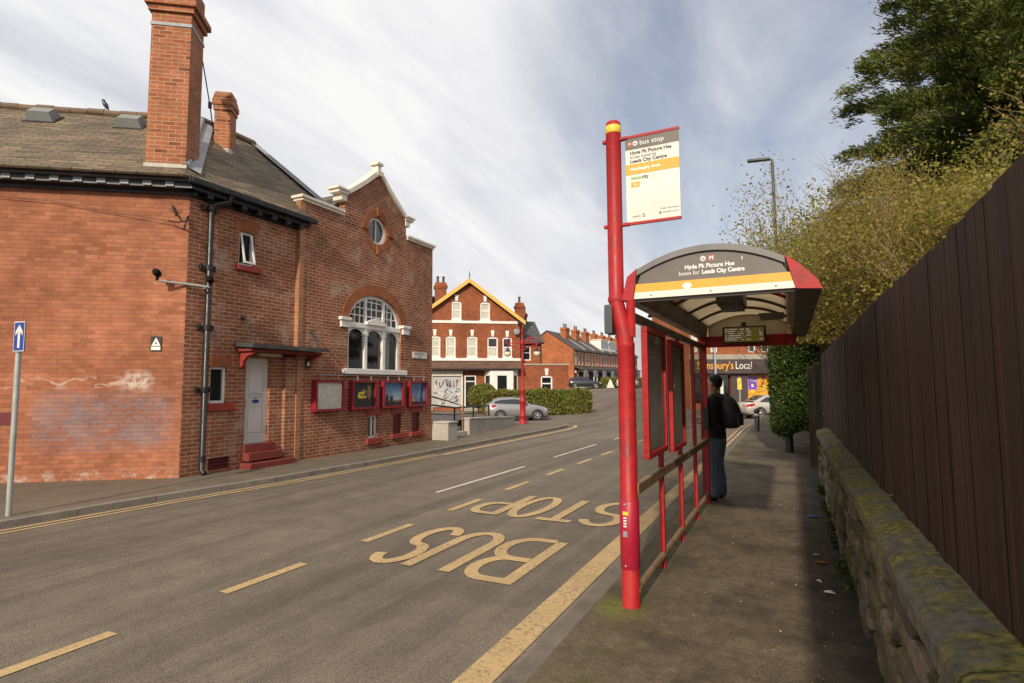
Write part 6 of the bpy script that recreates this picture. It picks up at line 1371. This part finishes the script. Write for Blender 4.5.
# clipped bush on a dark stem
CB = (-.02, 15.25, 0); t = thing('clipped_bush', 'dense clipped dark green bush on a bare dark stem beside footpath', 'bush', CB)
m = MB(); m.tube([(-.07, 15.2, -.05), (-.07, 15.2, .35), (-.05, 15.25, .9)], [.10, .09, .08], 12); m.tube([(-.05, 15.25, .5), (.2, 15.3, 1.2)], .03, 6); m.build('stem', 'black', t)
P = boxleaves(40000, (.10, 15.35, 1.50), (.52, .55, 1.10), .06, 3); P = P[(P[:, 2] > .42 + .12 * np.sin(P[:, 0] * 6))]
leaves('foliage', np.concatenate([P, np.array([.1, 15.35, 1.5]) + RNG.uniform(-1, 1, (14000, 3)) * np.array([.44, .46, .95])]), .055, 'leaf_bush', t, asp=.6)
m = MB()
for i in range(26):
    a = rr.uniform(0, 6.3); r = rr.uniform(.2, .46); z = rr.uniform(1.0, 2.3); p = Vector((-.02, 15.3, z - .4)); q = Vector((r * math.cos(a), 15.32 + r * math.sin(a), z)); m.tube([p, (p + q) / 2 + Vector((0, 0, .06)), q], [.012, .008, .004], 4)
m.build('twigs', 'twig', t)
# garden hedge and small rounded bush by the gabled house
def hedge_along(name, lab, x0, y0, x1, y1, thick, zb0, zb1, zt0, zt1, n, mat='leaf_hedge', sz=.16):
    d = Vector((x1 - x0, y1 - y0)); L = d.length; d /= L; nn = Vector((-d.y, d.x)); t = thing(name, lab, 'hedge', ((x0 + x1) / 2, (y0 + y1) / 2, (zb0 + zb1) / 2))
    P = boxleaves(n, (0, 0, 0), (L / 2, thick / 2, .5), .07, 9); f = P[:, 0] / L + .5; zb = zb0 + (zb1 - zb0) * f; zt = zt0 + (zt1 - zt0) * f
    X = np.stack([(x0 + x1) / 2 + d.x * P[:, 0] + nn.x * P[:, 1], (y0 + y1) / 2 + d.y * P[:, 0] + nn.y * P[:, 1], zb + (P[:, 2] + .5) * (zt - zb)], 1)
    leaves('foliage', X, sz, mat, t, asp=.65)
    m = MB(); 
    for i in range(int(L / .5)):
        x, y = x0 + d.x * (i + .5) * .5, y0 + d.y * (i + .5) * .5; m.tube([(x, y, zb0 - .3), (x + .1, y, (zb0 + zt0) / 2), (x - .1, y + .1, zt0 - .2)], [.04, .03, .01], 5)
    m.build('stems', 'bark', t)
    m = MB(); e = .32; q = []
    for (x, y), zb, zt in (((x0, y0), zb0, zt0), ((x1, y1), zb1, zt1)):
        s_ = 1 if (x, y) == (x0, y0) else -1
        for k in (-1, 1): q.append((x + d.x * e * s_ + nn.x * k * (thick / 2 - e * .7), y + d.y * e * s_ + nn.y * k * (thick / 2 - e * .7), zb, zt - e * .6))
    m.mesh([(a, b, c) for a, b, c, _ in q] + [(a, b, c) for a, b, _, c in q], [(0, 2, 6, 4), (1, 3, 7, 5), (0, 1, 5, 4), (2, 3, 7, 6), (4, 5, 7, 6)]); m.build('inner_growth', mat, t)
    return t
hedge_along('garden_hedge', 'long clipped green and brown hedge in front of the gabled house', -19.9, 35.9, -13.3, 40.7, 1.1, -.45, -.45, 1.24, 1.30, 26000)
hedge_along('terrace_hedge', 'far green hedge in front of the terraced houses', -23.9, 78.5, -23.6, 101, 1.2, 1.2, 1.5, 2.7, 2.9, 9000, sz=.3)
RB = (-20.9, 37.8, -.2); t = thing('round_bush', 'bright green rounded bush beside the black front door', 'bush', RB)
P = RNG.normal(size=(9000, 3)); P /= np.linalg.norm(P, axis=1)[:, None]; P *= RNG.uniform(.6, 1, (9000, 1)) ** .5; X = P * np.array([1.25, .9, .95]) + np.array([RB[0], RB[1], .85]); X += P * (lump(X, 2, 5) * .12)[:, None]; leaves('foliage', X, .15, 'leaf_hedge', t, asp=.65)
m = MB(); m.tube([(RB[0], RB[1], -.5), (RB[0], RB[1], .8)], [.08, .04], 6); m.build('stem', 'bark', t)

OUTER = []
def branchy(m, p, d, L, r, depth, rnd, kids=3, up=.12, spread=.6, sides=5):
    pts = [Vector(p)]; dd = Vector(d).normalized(); n = 4
    for i in range(n):
        dd = (dd + Vector((rnd.gauss(0, .13), rnd.gauss(0, .13), rnd.gauss(0, .10) + up * .3))).normalized(); pts.append(pts[-1] + dd * L / n)
    if depth <= 1: OUTER.extend(pts[1:])
    m.tube(pts, [r * (1 - .5 * i / n) for i in range(n + 1)], sides if depth > 1 else 3, caps=False); ends = [pts[-1]]
    if depth > 0:
        for k in range(kids):
            q = pts[rnd.randint(1, n)] if k else pts[-1]
            v = (dd + Vector((rnd.gauss(0, spread), rnd.gauss(0, spread), rnd.gauss(0, spread * .7) + up))).normalized(); ends += branchy(m, q, v, L * rnd.uniform(.55, .8), r * .58, depth - 1, rnd, kids, up, spread, sides)
    return ends
# big sprawling shrub behind the fence: arching stems, twigs and sparse yellow-green leaves
def shrub(name, lab, base, stems, h, spread, nleaf, depth=3, seed=1, mat='leaf_shrub', twig='twig', lsz=.085, r0=.024, kids=4, sp=.5, up=.16, jit=.09, clear=None):
    rnd = random.Random(seed); t = thing(name, lab, 'shrub', base); m = MB(); E_ = []; OUTER.clear()
    for i in range(stems):
        a = rnd.uniform(0, 2 * pi); rad = rnd.uniform(.0, 1) ** .6; p = (base[0] + rad * spread[0] * math.cos(a), base[1] + rad * spread[1] * math.sin(a), base[2])
        hh = h * (1 - .42 * rad ** 2) * rnd.uniform(.8, 1.08); E_ += branchy(m, p, (.30 * math.cos(a) * rad, .30 * math.sin(a) * rad, 1), hh * .50, r0, depth, rnd, kids, up, sp, 4)
    if clear:   # nothing pokes through the boards below the fence top
        keep = [i for i, f in enumerate(m.F) if m.V[f[0]].x > clear or m.V[f[0]].z > 2.5]; m.F = [m.F[i] for i in keep]; m.mi = [m.mi[i] for i in keep]; m.sm = [m.sm[i] for i in keep]
    m.build('stems', twig, t)
    if nleaf:
        E_ = np.array([tuple(e) for e in OUTER]); C = E_[RNG.integers(0, len(E_), nleaf)] + RNG.normal(0, jit, (nleaf, 3)); C = C[C[:, 2] > base[2] + .05]
        if clear: C = C[(C[:, 0] > clear) | (C[:, 2] > 2.5)]
        l = lump(C, 1.6, seed); C = C[RNG.uniform(size=len(C)) < .74 + .5 * l]; leaves('foliage', C, lsz, mat, t, asp=.62)
    return t
shrub('overgrown_shrub', 'large overgrown yellow-green shrub above the near part of the fence', (3.7, 9.4, .85), 36, 3.75, (2.4, 3.4), 330000, 4, 2, lsz=.046, clear=.75, sp=.46, up=.06, jit=.16)
shrub('overgrown_shrub', 'tall yellow-green leafy shrub at far end of the fence, behind shelter roof', (3.1, 16.2, .85), 38, 5.0, (1.9, 2.6), 420000, 4, 6, lsz=.064, clear=.95, sp=.46, up=.06, jit=.20)
shrub('overgrown_shrub', 'rear yellow-brown shrub rising between the fence shrubs and conifer', (5.8, 15.4, .85), 28, 5.0, (2.6, 2.6), 240000, 4, 12, lsz=.066, sp=.46, up=.06, jit=.2)
shrub('bare_shrub', 'bare grey-brown twiggy shrub beside the tall street lamp', (1.05, 18.6, .3), 22, 5.9, (1.3, 1.6), 0, 4, 9, twig='bare_twig', lsz=.05, r0=.034, kids=4, sp=.55, up=.08)
# conifer: tapering trunk, drooping layered boughs of flat sprays
def conifer(lab, base, H, R, nb, per, seed):
    rnd = np.random.default_rng(seed); t = thing('conifer_tree', lab, 'tree', base); bx, by, bz = base
    m = MB(); m.tube([(bx, by, bz - .2), (bx + .05, by, bz + H * .5), (bx, by, bz + H)], [.32, .17, .02], 10); m.build('trunk', 'bark', t)
    m = MB(); C = []; D = []
    for i in range(nb):
        f = (i + rnd.uniform()) / nb; z = .06 + .93 * f; a = i * 2.39996 + rnd.normal(0, .25); L = R * (1 - z) ** .72 * rnd.uniform(.72, 1.12) * (1 if z > .1 else .8) + .2
        out = np.array([math.cos(a), math.sin(a), 0]); p0 = np.array([bx, by, bz + H * z]); rise = .22 + .45 * z
        pts = [p0 + out * L * s_ + np.array([0, 0, L * (rise * s_ - .28 * s_ * s_)]) for s_ in (0, .35, .7, 1)]; m.tube([tuple(p) for p in pts], [.05 * (1 - z) + .012, .03 * (1 - z) + .01, .015, .006], 4, caps=False)
        nc = int(per * (L / R) ** 1.2 / 26) + 3; sc_ = rnd.uniform(.14, 1.06, nc) ** .8; side = np.cross(out, [0, 0, 1]); wc = rnd.normal(0, .17, nc) * L * (1.12 - .98 * np.minimum(sc_, 1.05))
        q = rnd.integers(0, nc, nc * 26); k = len(q); s_ = sc_[q] + rnd.normal(0, .035, k) / max(.4, L / 4); w = wc[q] + rnd.normal(0, .12, k) * (1.15 - .6 * s_); tuft = rnd.normal(0, .10, nc)[q]
        P = p0 + out[None] * (L * s_)[:, None] + np.array([0, 0, 1])[None] * (L * (rise * s_ - .28 * s_ * s_) + tuft)[:, None] + side[None] * w[:, None] + rnd.normal(0, 1, (k, 3)) * np.array([.03, .03, .055]); P[:, 2] -= np.abs(rnd.normal(0, .07, k))
        C.append(P); D.append(out[None] * .8 + side[None] * (np.sign(w) * .45)[:, None] + np.array([0, 0, .22])[None] + np.zeros((k, 1)))
    m.build('boughs', 'bark', t); leaves('crown', np.concatenate(C), .20, 'leaf_conifer', t, asp=.20, dirs=np.concatenate(D), spread=.34)
conifer('huge dark green conifer rising above the shrubs, cut by top right edge', (7.0, 21.5, .85), 21.5, 6.7, 460, 2500, 3)
conifer('second dark conifer behind the huge one at the right edge', (13.0, 24.5, .85), 20, 6.0, 220, 1200, 8)
# bare trees far behind the terrace
for i, (x, y, z, h, lab) in enumerate(((-34, 102, 1, 9.5, 'bare tree behind chimneys in the middle of terrace'), (-31.5, 112, 1, 9, 'bare tree behind terrace near the red pole'))):
    t = thing('bare_tree', lab, 'tree', (x, y, z)); m = MB(); rnd = random.Random(20 + i); branchy(m, (x, y, z), (0, 0, 1), h * .45, .26, 5, rnd, 3, .1, .5, 5); m.build('branches', 'bare_twig', t)
# house seen past the conifer at the right edge
t = thing('neighbour_house', 'house roof corner just showing at right edge below conifer', 'house', (9.6, 16.5, .85)); m = MB(); m.box(7.6, 14, 14, 20, .85, 5.9); m.build('wall', 'brick_terrace', t); m = MB(); m.extr([(7.2, 13.7, 5.85), (14.4, 13.7, 5.85), (10.8, 13.7, 8.6)], (0, 6.6, 0)); m.build('roof', 'slate_grey', t)

# street furniture on the right
t = thing('street_lamp', 'tall dark grey street lamp column behind clipped bush', 'street lamp', (-.2, 18.6, 0))
m = MB(); m.tube([(-.2, 18.6, -.05), (-.2, 18.6, 1.3), (-.2, 18.6, 1.32), (-.225, 18.6, 8.35)], [.085, .085, .06, .042], 12); m.tube([(-.225, 18.6, 8.3), (-.23, 18.6, 8.42), (-.35, 18.6, 8.45)], .032, 8); m.build('column', 'lamp_grey', t)
m = MB(); m.mesh([(-.28, 18.52, 8.43), (-.28, 18.68, 8.43), (-.92, 18.70, 8.47), (-.92, 18.50, 8.47), (-.28, 18.54, 8.50), (-.28, 18.66, 8.50), (-.92, 18.67, 8.53), (-.92, 18.53, 8.53)], [(0, 1, 2, 3), (4, 5, 6, 7), (0, 1, 5, 4), (1, 2, 6, 5), (2, 3, 7, 6), (3, 0, 4, 7)]); m.build('lantern', 'lamp_grey', t)
t = thing('bollard', 'black bollard with white reflective band on footpath beyond shelter', 'bollard', (-1.08, 21.65, 0))
m = MB(); m.lathe([(.085, -.05), (.085, .60), (.08, .62), (.095, .63), (.10, .68), (.085, .74), (.04, .77)], (-1.08, 21.65, 0), 16); m.build('post', 'black', t); m = MB(); m.lathe([(.086, .52), (.088, .525), (.088, .595), (.086, .6)], (-1.08, 21.65, 0), 16); m.build('band', 'sign_white', t)
gz = ground_z(-4.7, 42.6); t = thing('sign_column', 'grey utility column standing in front of the shop fascia', 'pole', (-4.7, 42.6, gz)); m = MB(); m.tube([(-4.7, 42.6, gz - .1), (-4.7, 42.6, gz + 1.2), (-4.7, 42.6, gz + 1.22), (-4.72, 42.6, gz + 8)], [.11, .11, .085, .06], 12); m.build('column', 'lead', t)
gz = ground_z(-3.2, 43.2); t = thing('marker_post', 'slim grey post with yellow plate near silver car and shop', 'post', (-3.2, 43.2, gz)); m = MB(); m.tube([(-3.2, 43.2, gz - .1), (-3.2, 43.2, gz + 2.6)], .045, 8); m.build('post', 'steel', t); m = MB(); m.box(-3.34, -3.06, 43.12, 43.15, gz + 1.7, gz + 2.5); m.build('plate', 'sticker_yellow', t)
# litter along the wall foot
def scrap(x, y, z, s, mat, lab, cat='litter'):
    m = MB(); a = rr.uniform(0, 6); P = [(x + s * math.cos(a + q) * k_, y + s * .6 * math.sin(a + q) * k_, z + .006 + rr.uniform(0, .02)) for q, k_ in ((0, 1), (1.2, .7), (2.4, .9), (3.6, .75), (5, .95))]; c = (x, y, z + .03); m.mesh(P + [c], [(i, (i + 1) % 5, 5) for i in range(5)]); tag(m.build('litter', mat, loc=(x, y, z)), lab, cat)
scrap(.20, 7.9, 0, .10, 'sign_blue', 'blue wrapper lying at the foot of stone wall'); scrap(.16, 6.15, 0, .055, 'lead', 'pale paper scrap at wall foot, beyond orange wrapper'); scrap(.19, 5.9, 0, .07, 'brick_arch', 'orange wrapper at the foot of stone wall'); scrap(.21, 5.1, 0, .05, 'sign_white', 'white crumpled tissue at wall foot, nearest to camera'); scrap(.15, 5.35, 0, .035, 'sign_white', 'small white scrap at wall foot between tissue and orange wrapper')
for x, y, s, lab in ((.52, 8.7, .07, 'pale orange leaf on far end of wall coping'), (.55, 4.15, .055, 'orange leaf on mossy coping beside fence, middle'), (.57, 2.05, .05, 'orange leaf on nearest coping stone beside fence')): scrap(x, y, .91, s, 'leaf_dry', lab, 'leaf')
N = 1500; P = np.stack([RNG.uniform(-1.3, .36, N), RNG.uniform(1.5, 14, N) , np.full(N, .008)], 1); wgt = np.clip((P[:, 0] + .9) / 1.1, .05, 1) ** 2; P = P[RNG.uniform(size=N) < wgt * .9 + .04]
lv = leaves('leaf_litter', P, .017, 'leaf_dry', asp=.7, dirs=np.array([[1, 0, 0]] * len(P)), spread=.25); tag(lv, kind='stuff'); lv['label'] = 'small dead leaves and grit scattered over footpath by wall'; lv['category'] = 'leaf litter'
N = 1500; P = np.stack([.38 - np.abs(RNG.normal(0, .035, N)), RNG.uniform(1.5, 11, N), np.abs(RNG.normal(0, .03, N))], 1); P = P[lump(P, 2.4, 31) > .1]
wd = leaves('wall_foot_weeds', P, .045, 'leaf_bush', asp=.5); tag(wd, kind='stuff'); wd['label'] = 'green weeds along the foot of stone wall'; wd['category'] = 'weeds'

# ================================================================== LIGHT, SKY, CAMERA
sun_to = Vector((.23, -1.75, 1.0)).normalized(); el = math.asin(sun_to.z); az_ = math.atan2(sun_to.x, sun_to.y)
w = bpy.data.worlds.new('World'); SC.world = w; w.use_nodes = True; t = NT(w.node_tree); bgd = w.node_tree.nodes['Background']
sky = t.n('TexSky'); sky.sky_type = 'NISHITA'; sky.sun_disc = False; sky.sun_elevation = el; sky.sun_rotation = az_; sky.air_density = 1.1; sky.dust_density = 1.5
dirv = t.n('TexCoord').outputs['Generated']; nrm = t.n('VectorMath'); nrm.operation = 'NORMALIZE'; t.L.new(dirv, nrm.inputs[0]); dx, dy, dz = t.sep(nrm.outputs[0])
den = t.math('ADD', t.math('MAXIMUM', dz, 0.), .22); cmb = t.n('CombineXYZ'); t.L.new(t.math('DIVIDE', dx, den), cmb.inputs[0]); t.L.new(t.math('DIVIDE', dy, den), cmb.inputs[1])
mp = t.n('Mapping'); t.L.new(cmb.outputs[0], mp.inputs[0]); mp.inputs['Rotation'].default_value = (0, 0, math.radians(28)); mp.inputs['Scale'].default_value = (1.5, .62, 1); mp.inputs['Location'].default_value = (.35, .1, 0)
c1 = t.noise(mp.outputs[0], .9, 7, .52, .8); c2 = t.noise(mp.outputs[0], 2.6, 6, .55, .5)
cl = t.math('ADD', t.math('MULTIPLY', c1, .68), t.math('MULTIPLY', c2, .32))
dp = t.n('VectorMath'); dp.operation = 'DOT_PRODUCT'; t.L.new(nrm.outputs[0], dp.inputs[0]); dp.inputs[1].default_value = (.02, .858, .513)
gap = t.ramp(dp.outputs['Value'], .82, .985, 0, .27)     # thinner cloud up the road, thicker over the picture house
cover = t.ramp(t.math('SUBTRACT', cl, gap), .17, .45, .22, 1)
mp2 = t.n('Mapping'); t.L.new(cmb.outputs[0], mp2.inputs[0]); mp2.inputs['Rotation'].default_value = (0, 0, math.radians(-20)); mp2.inputs['Scale'].default_value = (2.4, .55, 1)
shade = t.mix(t.ramp(t.noise(mp2.outputs[0], 1.3, 7, .58, .6), .34, .62), (7.2, 7.25, 7.8), (9.6, 9.55, 9.5))
hor = t.ramp(dz, .0, .44, .95, 0); cover = t.math('MAXIMUM', cover, hor)
col = t.mix(cover, t.mix(.3, sky.outputs[0], (4.0, 4.35, 5.7)), shade); t.L.new(col, bgd.inputs[0]); bgd.inputs[1].default_value = .1
sl = bpy.data.lights.new('sun', 'SUN'); sl.energy = 4.1; sl.angle = math.radians(1.6); sl.color = (1, .87, .70); so = bpy.data.objects.new('sun', sl); COL.objects.link(so); so.rotation_euler = sun_to.to_track_quat('Z', 'Y').to_euler(); so.location = (0, -10, 20)
cd = bpy.data.cameras.new('camera'); co = bpy.data.objects.new('camera', cd); COL.objects.link(co); SC.camera = co
cd.sensor_width = 36; cd.lens = 20; cd.clip_start = .05; cd.clip_end = 3000
Rm = Matrix(((0.89891561, 0.03870944, 0.43640841), (0.43809245, -0.0678858, -0.89636294), (-0.00507177, 0.99694187, -0.07798192)))
co.matrix_world = Matrix.Translation((0, 0, 1.6)) @ Rm.to_4x4()
SC.render.engine = 'CYCLES'; SC.cycles.use_denoising = True; SC.cycles.max_bounces = 6; SC.cycles.transparent_max_bounces = 12; SC.cycles.caustics_reflective = False; SC.cycles.caustics_refractive = False
vs = SC.view_settings; vs.view_transform = 'Standard'; vs.look = 'None'; vs.exposure = 0; vs.gamma = 1
